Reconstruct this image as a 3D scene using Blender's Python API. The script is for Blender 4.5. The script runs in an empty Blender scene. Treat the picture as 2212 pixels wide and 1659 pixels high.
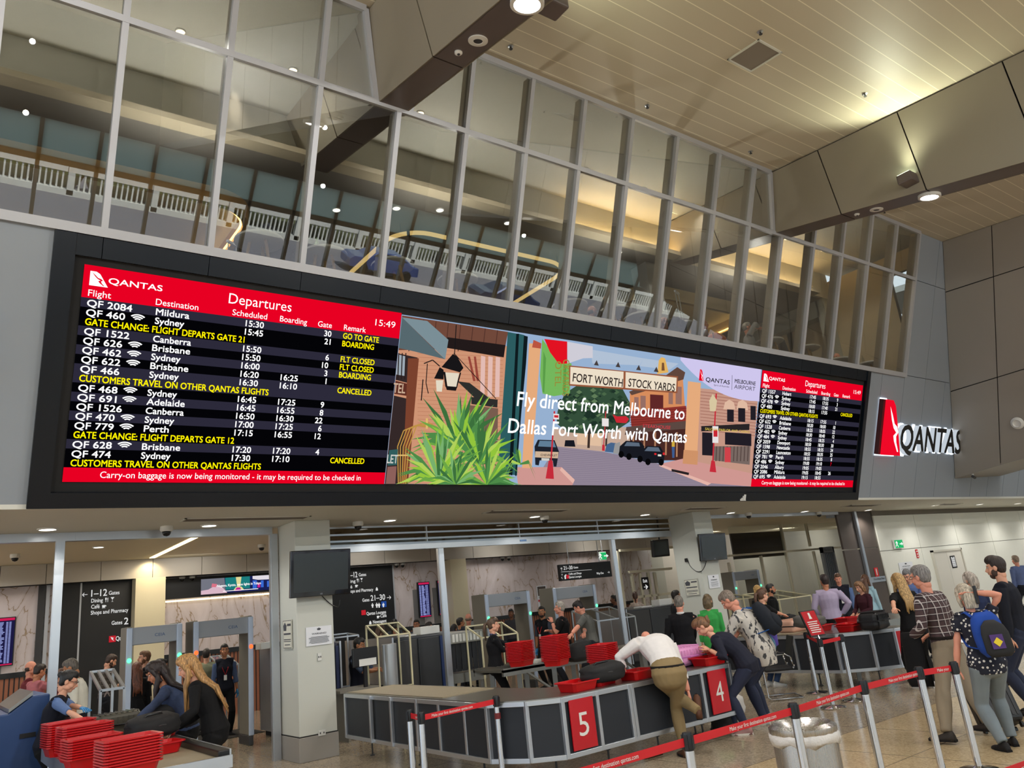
import bpy, bmesh, math, random
from mathutils import Vector as V, Matrix as M, Quaternion
random.seed(7)
SC = bpy.context.scene; COL = SC.collection
R_ = math.radians
# ---------------------------------------------------------------- camera, world, view
IW, IH, F = 2212, 1659, 1660.63
YAW, PITCH, ROLL, LEAN = 0.65889, 0.27826, -0.10694, 0.34743
CAM = V((0, 0, 1.85))
_cy, _sy, _cp, _sp = math.cos(YAW), math.sin(YAW), math.cos(PITCH), math.sin(PITCH)
FW = V((_cp*_sy, _cp*_cy, _sp)); _r0 = V((_cy, -_sy, 0)); _u0 = _r0.cross(FW)
RT = math.cos(ROLL)*_r0 + math.sin(ROLL)*_u0; UP = -math.sin(ROLL)*_r0 + math.cos(ROLL)*_u0
cam = bpy.data.cameras.new('camera'); cam_o = bpy.data.objects.new('camera', cam); COL.objects.link(cam_o)
cam.sensor_width = 36; cam.lens = 36*F/IW; cam.clip_end = 300; cam.clip_start = .05
cam_o.matrix_world = M(((RT.x, UP.x, -FW.x, CAM.x), (RT.y, UP.y, -FW.y, CAM.y), (RT.z, UP.z, -FW.z, CAM.z), (0, 0, 0, 1)))
SC.camera = cam_o
SC.view_settings.view_transform = 'Standard'; SC.view_settings.look = 'None'
SC.view_settings.exposure = 0; SC.view_settings.gamma = 1; SC.view_settings.use_curve_mapping = False
SC.cycles.max_bounces = 7; SC.cycles.transparent_max_bounces = 16; SC.cycles.caustics_reflective = False
SC.cycles.caustics_refractive = False; SC.cycles.sample_clamp_indirect = 4
wd = bpy.data.worlds.new('sky'); SC.world = wd; wd.use_nodes = True
_bg = wd.node_tree.nodes['Background']; _bg.inputs[0].default_value = (.74, .87, 1, 1); _bg.inputs[1].default_value = 1.8

def light(name, kind, loc, power, color=(1, .93, .82), size=.15, rot=None, spot=None, blend=.6, size_y=None, to=None):
    l = bpy.data.lights.new(name, kind); l.energy = power; l.color = color
    if kind == 'AREA':
        l.size = size
        if size_y: l.shape = 'RECTANGLE'; l.size_y = size_y
        else: l.shape = 'DISK'
    else: l.shadow_soft_size = size
    if kind == 'SPOT': l.spot_size = R_(spot or 100); l.spot_blend = blend
    o = bpy.data.objects.new(name, l); COL.objects.link(o); o.location = loc
    if to is not None: o.rotation_euler = (V(to)-V(loc)).to_track_quat('-Z', 'Y').to_euler()
    elif rot: o.rotation_euler = rot
    return o
WARM, NEUT, GREEN = (1, .9, .74), (1, .97, .91), (.95, 1, .74)
# unseen spot lamps added to brighten the hall walls, roof and floor
for _x in (-7, 1, 9, 17, 25, 33):
    light('hall_fill', 'SPOT', (_x, -6, 7.7), 720, (1, 1, 1), .06, spot=120, to=(_x, 9, 4))
    light('hall_roof_fill', 'SPOT', (_x, -5, 6.0), 560, (1, .93, .8), .06, spot=150, to=(_x, 1, 12))
    light('hall_fill', 'SPOT', (_x+3, 1, 8.3), 400, NEUT, .06, rot=(0, 0, 0), spot=150)

sun = bpy.data.lights.new('sun', 'SUN'); sun.energy = 12; sun.angle = R_(1); sun.color = (1, .95, .88)
sun_o = bpy.data.objects.new('sun', sun); COL.objects.link(sun_o); sun_o.rotation_euler = V((-.25, -.62, -1)).to_track_quat('-Z', 'Y').to_euler()

# ---------------------------------------------------------------- helpers
def ray(x, y): return FW*F + RT*(x-IW/2) - UP*(y-IH/2)
def onpl(x, y, n, d):
    D = ray(x, y); return CAM + D*((d-n.dot(CAM))/n.dot(D))
def at_z(x, y, z): return onpl(x, y, V((0, 0, 1)), z)
def at_y(x, y, Y): return onpl(x, y, V((0, 1, 0)), Y)
def at_x(x, y, X): return onpl(x, y, V((1, 0, 0)), X)
YG, ZG = 10.2, 3.44                         # foot of the leaning screen wall
SL, CL = math.sin(LEAN), math.cos(LEAN)
NOUT = V((0, -CL, -SL)); SUP = V((0, -SL, CL))
def W(x, s, d=0): return V((x, YG - s*SL - d*CL, ZG + s*CL - d*SL))
def S(x, y):
    P = onpl(x, y, V((0, CL, SL)), CL*YG + SL*ZG); return P.x, (P.z-ZG)/CL
def WM(x, s, d=0):
    p = W(x, s, d); return M(((1, 0, 0, p.x), (0, SUP.y, NOUT.y, p.y), (0, SUP.z, NOUT.z, p.z), (0, 0, 0, 1)))

def lin(c):
    return tuple(((v/255)/12.92 if v/255 <= .04045 else ((v/255+.055)/1.055)**2.4) for v in c[:3])
_mats = {}
def pm(name, col, rough=.5, metal=0, noise=0, nscale=8, bump=0, bscale=60, spec=.5, coat=0, alpha=1, emit=None, es=1, wear=0):
    """plain procedural material: colour with soft mottling, optional bump"""
    if name in _mats: return _mats[name]
    m = bpy.data.materials.new(name); m.use_nodes = True; nt = m.node_tree; b = nt.nodes['Principled BSDF']
    c = lin(col); b.inputs['Base Color'].default_value = (*c, 1); b.inputs['Roughness'].default_value = rough
    b.inputs['Metallic'].default_value = metal; b.inputs['Specular IOR Level'].default_value = spec
    if coat: b.inputs['Coat Weight'].default_value = coat
    if emit: b.inputs['Emission Color'].default_value = (*lin(emit), 1); b.inputs['Emission Strength'].default_value = es
    if noise or bump:
        tc = nt.nodes.new('ShaderNodeTexCoord')
        if noise:
            n = nt.nodes.new('ShaderNodeTexNoise'); n.inputs['Scale'].default_value = nscale; n.inputs['Detail'].default_value = 4
            nt.links.new(tc.outputs['Object'], n.inputs['Vector'])
            r = nt.nodes.new('ShaderNodeMapRange'); r.inputs[3].default_value = 1-noise; r.inputs[4].default_value = 1+noise
            nt.links.new(n.outputs['Fac'], r.inputs[0])
            x = nt.nodes.new('ShaderNodeVectorMath'); x.operation = 'SCALE'; x.inputs[0].default_value = c
            nt.links.new(r.outputs[0], x.inputs['Scale']); nt.links.new(x.outputs[0], b.inputs['Base Color'])
        if bump:
            n2 = nt.nodes.new('ShaderNodeTexNoise'); n2.inputs['Scale'].default_value = bscale
            nt.links.new(tc.outputs['Object'], n2.inputs['Vector'])
            bp = nt.nodes.new('ShaderNodeBump'); bp.inputs['Strength'].default_value = bump; bp.inputs['Distance'].default_value = .01
            nt.links.new(n2.outputs['Fac'], bp.inputs['Height']); nt.links.new(bp.outputs[0], b.inputs['Normal'])
    _mats[name] = m; return m
def em(name, col, s=1.0):
    if name in _mats: return _mats[name]
    m = bpy.data.materials.new(name); m.use_nodes = True; nt = m.node_tree; nt.nodes.clear()
    e = nt.nodes.new('ShaderNodeEmission'); e.inputs[0].default_value = (*lin(col), 1); e.inputs[1].default_value = s
    o = nt.nodes.new('ShaderNodeOutputMaterial'); nt.links.new(e.outputs[0], o.inputs[0]); _mats[name] = m; return m
def led(c, s=1.0): return em('led_%d_%d_%d' % tuple(c), c, s)
def glassm(name, tint=(235, 240, 238), r0=.04, rough=0.0, edge=.5):
    """thin clear pane: r0 mirror share seen square on, rising towards grazing view"""
    if name in _mats: return _mats[name]
    m = bpy.data.materials.new(name); m.use_nodes = True; nt = m.node_tree; nt.nodes.clear(); N = nt.nodes.new; L = nt.links.new
    t = N('ShaderNodeBsdfTransparent'); t.inputs[0].default_value = (*lin(tint), 1)
    g = N('ShaderNodeBsdfGlossy'); g.inputs['Roughness'].default_value = rough
    ge = N('ShaderNodeNewGeometry'); d = N('ShaderNodeVectorMath'); d.operation = 'DOT_PRODUCT'; L(ge.outputs['Normal'], d.inputs[0]); L(ge.outputs['Incoming'], d.inputs[1])
    def mt(op, a, b):
        n = N('ShaderNodeMath'); n.operation = op
        for i, v in enumerate((a, b)):
            if v is None: continue
            if isinstance(v, (int, float)): n.inputs[i].default_value = v
            else: L(v, n.inputs[i])
        return n.outputs[0]
    f = mt('MULTIPLY_ADD', mt('POWER', mt('SUBTRACT', 1, mt('ABSOLUTE', d.outputs['Value'], None)), 5), edge); f.node.inputs[2].default_value = r0
    x = N('ShaderNodeMixShader'); o = N('ShaderNodeOutputMaterial'); L(f, x.inputs[0]); L(t.outputs[0], x.inputs[1]); L(g.outputs[0], x.inputs[2]); L(x.outputs[0], o.inputs[0])
    _mats[name] = m; return m
def nodes_mat(name, build):
    """build(nt, bsdf, N, L) wires a procedural principled material"""
    if name in _mats: return _mats[name]
    m = bpy.data.materials.new(name); m.use_nodes = True; nt = m.node_tree
    build(nt, nt.nodes['Principled BSDF'], nt.nodes.new, nt.links.new); _mats[name] = m; return m

class MB:
    def __init__(s): s.v = []; s.f = []; s.mi = []; s.cur = 0
    def face(s, pts):
        n = len(s.v); s.v += [tuple(p) for p in pts]; s.f.append(tuple(range(n, n+len(pts)))); s.mi.append(s.cur); return s
    def add(s, vs, fs, mt=None):
        n = len(s.v)
        s.v += [tuple(mt @ V(p)) for p in vs] if mt is not None else [tuple(p) for p in vs]
        for f in fs: s.f.append(tuple(i+n for i in f)); s.mi.append(s.cur)
        return s
    def hexa(s, p):     # 4 bottom + 4 top, same winding
        return s.add(p, [(3, 2, 1, 0), (4, 5, 6, 7), (0, 1, 5, 4), (1, 2, 6, 5), (2, 3, 7, 6), (3, 0, 4, 7)])
    def box(s, x0, x1, y0, y1, z0, z1, mt=None):
        return s.add([(x0, y0, z0), (x1, y0, z0), (x1, y1, z0), (x0, y1, z0), (x0, y0, z1), (x1, y0, z1), (x1, y1, z1), (x0, y1, z1)],
            [(3, 2, 1, 0), (4, 5, 6, 7), (0, 1, 5, 4), (1, 2, 6, 5), (2, 3, 7, 6), (3, 0, 4, 7)], mt)
    def prism(s, pts, vec):
        n = len(pts); vec = V(vec); a = [V(p) for p in pts]; b = [p+vec for p in a]
        return s.add(a+b, [tuple(range(n))[::-1], tuple(range(n, 2*n))] + [(i, (i+1) % n, n+(i+1) % n, n+i) for i in range(n)])
    def loft(s, rings, caps=True, closed=True, mt=None):
        n = len(rings[0]); vs = [p for r in rings for p in r]; fs = []
        for k in range(len(rings)-1):
            for i in range(n if closed else n-1):
                j = (i+1) % n; fs.append((k*n+i, k*n+j, (k+1)*n+j, (k+1)*n+i))
        if caps: fs += [tuple(range(n))[::-1], tuple(range((len(rings)-1)*n, len(rings)*n))]
        return s.add(vs, fs, mt)
    def tube(s, pts, r, n=8, sq=1, closed=False, up=None):
        """round bar along points; r a radius or a list; sq squashes the second axis"""
        P = [V(p) for p in pts]; k = len(P); rr = r if isinstance(r, (list, tuple)) else [r]*k; rings = []
        d0 = (P[1]-P[0]).normalized(); a = V(up) if up else (V((0, 0, 1)) if abs(d0.z) < .9 else V((0, 1, 0)))
        a = (a - d0*a.dot(d0)).normalized()
        for i in range(k):
            if closed: d = (P[(i+1) % k]-P[i-1]).normalized()
            else:
                d = (P[min(i+1, k-1)]-P[max(i-1, 0)])
                d = d.normalized() if d.length > 1e-9 else d0
            a = a - d*a.dot(d); a = a.normalized() if a.length > 1e-6 else d.orthogonal().normalized()
            b = d.cross(a)
            q = rr[i]; qa, qb = (q if isinstance(q, (tuple, list)) else (q, q*sq))
            rings.append([P[i] + a*(qa*math.cos(t)) + b*(qb*math.sin(t)) for t in [2*math.pi*j/n for j in range(n)]])
        if closed: rings.append(rings[0])
        return s.loft(rings, caps=not closed)
    def lathe(s, prof, c=(0, 0, 0), n=16, mt=None):
        c = V(c); rings = [[c+V((r*math.cos(t), r*math.sin(t), z)) for t in [2*math.pi*j/n for j in range(n)]] for r, z in prof]
        return s.loft(rings, mt=mt)
    def ell(s, c, r, n=12, k=8, mt=None):
        c = V(c); rings = []
        for i in range(k+1):
            ph = math.pi*(i/k); q = max(math.sin(ph), .02)
            rings.append([c+V((r[0]*q*math.cos(t), r[1]*q*math.sin(t), -r[2]*math.cos(ph))) for t in [2*math.pi*j/n for j in range(n)]])
        return s.loft(rings, mt=mt)
    def bar(s, a, b, w, h=None, up=(0, 0, 1)):
        """square bar from a to b, w wide across, h along up"""
        a, b = V(a), V(b); h = h or w; d = (b-a).normalized(); u = V(up); u = u-d*u.dot(d)
        u = u.normalized() if u.length > 1e-4 else d.orthogonal().normalized(); t = d.cross(u)
        q = [t*(-w/2)-u*(h/2), t*(w/2)-u*(h/2), t*(w/2)+u*(h/2), t*(-w/2)+u*(h/2)]
        return s.hexa([a+x for x in q]+[b+x for x in q])
def obj(name, mb, mats, parent=None, smooth=False, bevel=0, bseg=2, label=None, kind=None, cat=None, group=None, auto=None):
    me = bpy.data.meshes.new(name); me.from_pydata(mb.v, [], mb.f)
    ml = mats if isinstance(mats, (list, tuple)) else [mats]
    for m in ml: me.materials.append(m)
    if len(ml) > 1: me.polygons.foreach_set('material_index', mb.mi)
    bm = bmesh.new(); bm.from_mesh(me)
    if smooth or auto: bmesh.ops.remove_doubles(bm, verts=bm.verts, dist=1e-6)
    bmesh.ops.recalc_face_normals(bm, faces=bm.faces); bm.to_mesh(me); bm.free()
    if smooth: me.polygons.foreach_set('use_smooth', [True]*len(me.polygons))
    if auto: me.polygons.foreach_set('use_smooth', [True]*len(me.polygons)); me.set_sharp_from_angle(angle=R_(auto))
    o = bpy.data.objects.new(name, me); COL.objects.link(o)
    if parent: 
        o.parent = parent
        if parent.get('wc'): o.matrix_parent_inverse = M.Translation(-V(parent['wc']))
    if bevel:
        b = o.modifiers.new('edge', 'BEVEL'); b.width = bevel; b.segments = bseg; b.limit_method = 'ANGLE'; b.angle_limit = R_(40)
    return tag(o, label, cat, group, kind)
def tag(o, label=None, cat=None, group=None, kind=None):
    if label: o['label'] = label
    if cat: o['category'] = cat
    if group: o['group'] = group
    if kind: o['kind'] = kind
    return o
def thing(name, loc=(0, 0, 0), label=None, cat=None, group=None, rz=0, kind=None, world=False):
    """an Empty at the thing's base; world=True lets its children be built in world coordinates"""
    o = bpy.data.objects.new(name, None); COL.objects.link(o); o.location = loc; o.rotation_euler = (0, 0, rz); o.empty_display_size = .1
    if world: o['wc'] = tuple(loc)
    return tag(o, label, cat, group, kind)
def dup(root, loc, rz=0, label=None, group=None):
    r = root.copy(); COL.objects.link(r); r.location = loc; r.rotation_euler = (0, 0, rz)
    if label: r['label'] = label
    if group: r['group'] = group
    for ch in list(root.children):
        c = ch.copy(); COL.objects.link(c); c.parent = r
        for g in list(ch.children):
            d = g.copy(); COL.objects.link(d); d.parent = c
    return r
def st(name, mb, m, parent=None, **k): return obj(name, mb, m, parent, kind='structure', **k)
_txt = {}
def glyphs(t):
    if t not in _txt:
        c = bpy.data.curves.new('t', 'FONT'); c.body = t; c.size = 1; c.resolution_u = 3
        o = bpy.data.objects.new('t', c); me = o.to_mesh()
        _txt[t] = ([tuple(v.co) for v in me.vertices], [tuple(p.vertices) for p in me.polygons])
        o.to_mesh_clear(); bpy.data.objects.remove(o); bpy.data.curves.remove(c)
    return _txt[t]
def text(mb, t, mt, size, align='l', w=None, bold=0, dx=0, dy=0, d=0, sx=1):
    """lay lettering t in the plane of mt (x right, y up); size = font size; w fits the width; bold thickens the strokes"""
    vs, fs = glyphs(t)
    if not vs: return 0
    x0 = min(v[0] for v in vs); x1 = max(v[0] for v in vs)
    kx = w/(x1-x0) if w else size*sx
    wd_ = (x1-x0)*kx; off = -x0*kx - (0 if align == 'l' else wd_/2 if align == 'c' else wd_)
    e = bold*size*1.1
    for i, (ox, oy) in enumerate(((0, 0),) if bold <= 0 else ((-e, -e), (e, -e), (e, e), (-e, e))):
        mb.add([(v[0]*kx+off+dx+ox, v[1]*size+dy+oy, d+i*.00003) for v in vs], fs, mt)
    return wd_
def flat(mb, pts, mt, d=0): return mb.face([mt @ V((p[0], p[1], d)) for p in pts])
TAIL = [(0, 0), (.62, 0), (.33, .86), (.2, 1), (0, 1)]     # airline tail fin, unit height
ROO = [(.10, .97), (.20, .74), (.30, .60), (.44, .49), (.36, .43), (.40, .30), (.52, .12), (.565, .10), (.47, .24), (.42, .40), (.50, .50), (.43, .60), (.33, .62), (.21, .80)]
def tail_logo(fin, roo, mt, h, dx=0, dy=0, d=0, sk=1):
    flat(fin, [(dx+x*h*sk, dy+y*h) for x, y in TAIL], mt, d)
    R = [(.06, .93), (.17, .66), (.26, .50), (.36, .42), (.28, .36), (.33, .24), (.46, .06), (.50, .06), (.41, .22), (.37, .36), (.44, .43), (.37, .53), (.27, .58), (.17, .76)]
    flat(roo, [(dx+x*h*sk, dy+y*h) for x, y in R], mt, d+.002)
# ---------------------------------------------------------------- shared materials
def panel_lines(name, col, axis, pitch, wid, line, rough=.45, off=0, noise=.04, axis2=None, pitch2=1, off2=0):
    def b(nt, bs, N, L):
        tc = N('ShaderNodeTexCoord'); sp = N('ShaderNodeSeparateXYZ'); L(tc.outputs['Object'], sp.inputs[0])
        def lines(ax, p, o):
            a = N('ShaderNodeMath'); a.operation = 'ADD'; a.inputs[1].default_value = o+1000*p; L(sp.outputs[ax], a.inputs[0])
            m = N('ShaderNodeMath'); m.operation = 'MODULO'; m.inputs[1].default_value = p; L(a.outputs[0], m.inputs[0])
            c = N('ShaderNodeMath'); c.operation = 'LESS_THAN'; c.inputs[1].default_value = wid; L(m.outputs[0], c.inputs[0]); return c.outputs[0]
        f = lines(axis, pitch, off)
        if axis2 is not None:
            g = lines(axis2, pitch2, off2); mx = N('ShaderNodeMath'); mx.operation = 'MAXIMUM'; L(f, mx.inputs[0]); L(g, mx.inputs[1]); f = mx.outputs[0]
        n = N('ShaderNodeTexNoise'); n.inputs['Scale'].default_value = 1.3; L(tc.outputs['Object'], n.inputs['Vector'])
        r = N('ShaderNodeMapRange'); r.inputs[3].default_value = 1-noise; r.inputs[4].default_value = 1+noise; L(n.outputs['Fac'], r.inputs[0])
        v = N('ShaderNodeVectorMath'); v.operation = 'SCALE'; v.inputs[0].default_value = lin(col); L(r.outputs[0], v.inputs['Scale'])
        x = N('ShaderNodeMix'); x.data_type = 'RGBA'; L(f, x.inputs['Factor']); L(v.outputs[0], x.inputs['A']); x.inputs['B'].default_value = (*lin(line), 1)
        L(x.outputs['Result'], bs.inputs['Base Color']); bs.inputs['Roughness'].default_value = rough
    return nodes_mat(name, b)
m_ceil = panel_lines('ceiling_boards', (196, 186, 166), 1, .295, .014, (238, 230, 210), .5, off=.03)
m_soffit = pm('soffit_paint', (212, 212, 204), .6, noise=.03, nscale=2)
m_panel = pm('wall_panel', (148, 157, 168), .38, noise=.03, nscale=1.5)
m_panelw = pm('wall_panel_warm', (150, 145, 138), .4, noise=.03, nscale=1.5)
m_joint = pm('joint_black', (22, 20, 20), .8)
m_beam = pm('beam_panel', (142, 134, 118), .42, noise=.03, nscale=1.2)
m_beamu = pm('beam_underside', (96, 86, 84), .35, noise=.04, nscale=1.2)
m_alu = pm('satin_aluminium', (196, 200, 206), .32, .85, noise=.04, nscale=4)
m_frame = pm('white_frame', (186, 188, 194), .4, .3)
m_fin = pm('frame_fin', (150, 142, 128), .5)
m_black = pm('black_plastic', (16, 16, 18), .35)
m_blackm = pm('black_matt', (20, 20, 22), .75)
m_cream = pm('cream_wall', (204, 206, 198), .6, noise=.03, nscale=2)
m_chrome = pm('chrome', (214, 216, 220), .09, 1)
m_darkgrey = pm('dark_grey', (58, 58, 60), .5)
m_white = pm('white_paint', (226, 226, 222), .5)
m_lamp = em('lamp_lens', (255, 250, 240), 6)
m_glass = glassm('upper_glazing', (228, 228, 224), .14)
m_clear = glassm('clear_glass', (243, 246, 245), .025)
def _floor(nt, bs, N, L):
    tc = N('ShaderNodeTexCoord'); sp = N('ShaderNodeSeparateXYZ'); L(tc.outputs['Object'], sp.inputs[0])
    n = N('ShaderNodeTexVoronoi'); n.inputs['Scale'].default_value = 55; L(tc.outputs['Object'], n.inputs['Vector'])
    cr = N('ShaderNodeValToRGB'); L(n.outputs['Color'], cr.inputs[0])
    cr.color_ramp.elements[0].color = (*lin((172, 150, 116)), 1); cr.color_ramp.elements[1].color = (*lin((214, 192, 154)), 1)
    cg = N('ShaderNodeValToRGB'); L(n.outputs['Color'], cg.inputs[0])
    cg.color_ramp.elements[0].color = (*lin((136, 122, 104)), 1); cg.color_ramp.elements[1].color = (*lin((186, 170, 146)), 1)
    n2 = N('ShaderNodeTexNoise'); n2.inputs['Scale'].default_value = 1.7; n2.inputs['Detail'].default_value = 6; L(tc.outputs['Object'], n2.inputs['Vector'])
    gt = N('ShaderNodeMath'); gt.operation = 'GREATER_THAN'; gt.inputs[1].default_value = 5.73; L(sp.outputs[1], gt.inputs[0])
    x = N('ShaderNodeMix'); x.data_type = 'RGBA'; L(gt.outputs[0], x.inputs['Factor']); L(cr.outputs[0], x.inputs['A']); L(cg.outputs[0], x.inputs['B'])
    r = N('ShaderNodeMapRange'); r.inputs[3].default_value = .86; r.inputs[4].default_value = 1.1; L(n2.outputs['Fac'], r.inputs[0])
    v = N('ShaderNodeVectorMath'); v.operation = 'SCALE'; L(x.outputs['Result'], v.inputs[0]); L(r.outputs[0], v.inputs['Scale'])
    def jl(ax, p, o):
        a = N('ShaderNodeMath'); a.operation = 'ADD'; a.inputs[1].default_value = o+100*p; L(sp.outputs[ax], a.inputs[0])
        m = N('ShaderNodeMath'); m.operation = 'MODULO'; m.inputs[1].default_value = p; L(a.outputs[0], m.inputs[0])
        c = N('ShaderNodeMath'); c.operation = 'LESS_THAN'; c.inputs[1].default_value = .012; L(m.outputs[0], c.inputs[0]); return c.outputs[0]
    mx = N('ShaderNodeMath'); mx.operation = 'MAXIMUM'; L(jl(0, 1.2, .4), mx.inputs[0]); L(jl(1, 1.2, .27), mx.inputs[1])
    y = N('ShaderNodeMix'); y.data_type = 'RGBA'; L(mx.outputs[0], y.inputs['Factor']); L(v.outputs[0], y.inputs['A']); y.inputs['B'].default_value = (*lin((120, 106, 84)), 1)
    L(y.outputs['Result'], bs.inputs['Base Color']); bs.inputs['Roughness'].default_value = .16
m_floor = nodes_mat('polished_terrazzo', _floor)
def _marble(nt, bs, N, L):
    tc = N('ShaderNodeTexCoord'); n = N('ShaderNodeTexNoise'); n.inputs['Scale'].default_value = 1.1; n.inputs['Detail'].default_value = 7; n.inputs['Distortion'].default_value = 1.6
    mp = N('ShaderNodeMapping'); mp.inputs['Scale'].default_value = (1.3, 1, .55); mp.inputs['Rotation'].default_value = (0, .5, 0)
    L(tc.outputs['Object'], mp.inputs[0]); L(mp.outputs[0], n.inputs['Vector'])
    s = N('ShaderNodeMath'); s.operation = 'SUBTRACT'; s.inputs[1].default_value = .5; L(n.outputs['Fac'], s.inputs[0])
    a = N('ShaderNodeMath'); a.operation = 'ABSOLUTE'; L(s.outputs[0], a.inputs[0])
    r = N('ShaderNodeValToRGB'); L(a.outputs[0], r.inputs[0]); e = r.color_ramp.elements
    e[0].position = 0; e[0].color = (*lin((150, 122, 84)), 1); e[1].position = .012; e[1].color = (*lin((206, 192, 190)), 1)
    q = e.new(.2); q.color = (*lin((222, 210, 210)), 1); L(r.outputs[0], bs.inputs['Base Color']); bs.inputs['Roughness'].default_value = .25
m_marble = nodes_mat('veined_marble', _marble)

# ---------------------------------------------------------------- structure: floor, roof, walls
f = MB(); f.box(-18, 52, -8, 30, -.2, 0); st('floor', f, m_floor)
KC = math.tan(R_(4.95)); YT, ZT = W(0, 6.95).y, W(0, 6.95).z
def zc(y): return ZT + (y-YT)*KC
KB = math.tan(R_(11.2)); YB, ZB_ = W(0, 5.72).y, W(0, 5.72).z
def zb(y): return ZB_ + (y-YB)*KB
c = MB()
for y0, y1 in ((-7.6, YT+.05),):
    c.hexa([(-14, y0, zc(y0)), (24.4, y0, zc(y0)), (24.4, y1, zc(y1)), (-14, y1, zc(y1)), (-14, y0, zc(y0)+.25), (24.4, y0, zc(y0)+.25), (24.4, y1, zc(y1)+.25), (-14, y1, zc(y1)+.25)])
st('ceiling', c, m_ceil)
c = MB(); c.hexa([(24.4, -7.6, zc(-7.6)), (52, -7.6, zc(-7.6)), (52, 12, zc(12)), (24.4, 12, zc(12)), (24.4, -7.6, zc(-7.6)+.2), (52, -7.6, zc(-7.6)+.2), (52, 12, zc(12)+.2), (24.4, 12, zc(12)+.2)])
st('ceiling_east', c, m_soffit)
# tapered roof beams running to the glass and on into the lounge
def beam(x0, x1, t0, t1):
    ys = [-7.5, -4.3, -1.9, -.1, 1.65, 3.4, 5.15, 6.75, YB, 9.6, 11.05]
    e = MB(); u = MB(); k = MB(); g = .012
    for a, b in zip(ys, ys[1:]):
        a2, b2 = a+g, b-g
        def side(xb, xt, w):
            pts = [V((xb, a2, zb(a2))), V((xb, b2, zb(b2))), V((xt, b2, zc(b2)-.03)), V((xt, a2, zc(a2)-.03))]; e.prism(pts, (w, 0, 0))
        side(x0, t0, .03); side(x1, t1, -.03)
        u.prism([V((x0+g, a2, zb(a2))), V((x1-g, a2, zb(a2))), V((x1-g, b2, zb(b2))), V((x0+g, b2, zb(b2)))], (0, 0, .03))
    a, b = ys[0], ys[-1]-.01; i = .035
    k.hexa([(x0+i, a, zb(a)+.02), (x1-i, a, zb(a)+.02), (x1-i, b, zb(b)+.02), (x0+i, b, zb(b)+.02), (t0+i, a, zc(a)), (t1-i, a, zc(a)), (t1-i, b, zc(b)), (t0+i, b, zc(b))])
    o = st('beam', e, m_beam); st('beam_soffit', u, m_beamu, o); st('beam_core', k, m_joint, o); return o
beam(4.53, 5.0, 4.25, 5.25); beam(13.8, 14.33, 13.48, 14.6)
# bulkhead on the east side of the screen wall: a leaning plane running towards the viewer
A_, B_ = W(21.08, 6.95), W(23.2, .587); dY = V((0, 1, KC)).normalized()
nE = (B_-A_).cross(dY).normalized(); dE = nE.dot(A_)
Q = onpl(2212, 990, nE, dE); dB = (Q-B_).normalized()
e = MB(); k = MB(); yl = [0, 1.22, 2.6, 4.0, 5.4, 6.8, 8.2, 9.6, 11, 13]; th = nE*(.03 if nE.x > 0 else -.03)
def ept(t, h):   # t metres towards the viewer along the top, h share of the height
    top = A_ - dY*t; bot = B_ + dB*(t*1.06); return top.lerp(bot, h)
for t0, t1 in zip(yl, yl[1:]):
    for h0, h1 in ((0, .205), (.205, .62), (.62, 1)):
        u, w_ = .012, .002
        e.prism([ept(t0+u, h0+w_), ept(t1-u, h0+w_), ept(t1-u, h1-w_), ept(t0+u, h1-w_)], th)
k.prism([ept(0, 0)+th, ept(13, 0)+th, ept(13, 1)+th, ept(0, 1)+th], th*4)
o = st('wall_east', e, m_panelw); st('wall_east_backing', k, m_joint, o)
# underside return of the bulkhead back to the screen wall
k = MB(); k.prism([B_, ept(13, 1), ept(13, 1)+V((3, 0, .1)), B_+V((3, 0, .1))], (0, 0, .05)); st('wall_east_underside', k, m_panelw)
# screen wall panels left and right of the screen and round the glass
p = MB()
def wpan(x0, x1, s0, s1, t=.04, g=.007): p.hexa([W(x0+g, s0+g, -t), W(x1-g, s0+g, -t), W(x1-g, s1-g, -t), W(x0+g, s1-g, -t), W(x0+g, s0+g, 0), W(x1-g, s0+g, 0), W(x1-g, s1-g, 0), W(x0+g, s1-g, 0)])
for x0, x1 in ((-4, -2.2), (-2.2, -.4), (-.4, .82)): wpan(x0, x1, 0, 3.2)
xs = [18.08, 18.75, 19.85, 20.95, 22.05, 23.15, 24.25, 25.35, 26.45, 27.55, 28.65, 30, 34]
for x0, x1 in zip(xs, xs[1:]): wpan(x0, x1, 0, 3.24)
for s0, s1 in ((3.24, 5.72), (5.72, 6.95)):
    for x0, x1 in ((19.85, 20.95), (20.95, 22.4)): wpan(x0, x1, s0, s1)
o = st('wall_north', p, m_panel)
k = MB(); k.hexa([W(-4, 0, -.2), W(34, 0, -.2), W(34, 3.2, -.2), W(-4, 3.2, -.2), W(-4, 0, -.05), W(34, 0, -.05), W(34, 3.2, -.05), W(-4, 3.2, -.05)])
k.hexa([W(19.83, 3.2, -.2), W(22.4, 3.2, -.2), W(22.4, 6.95, -.2), W(19.83, 6.95, -.2), W(19.83, 3.2, -.05), W(22.4, 3.2, -.05), W(22.4, 6.95, -.05), W(19.83, 6.95, -.05)])
st('wall_north_backing', k, m_joint, o)
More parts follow.
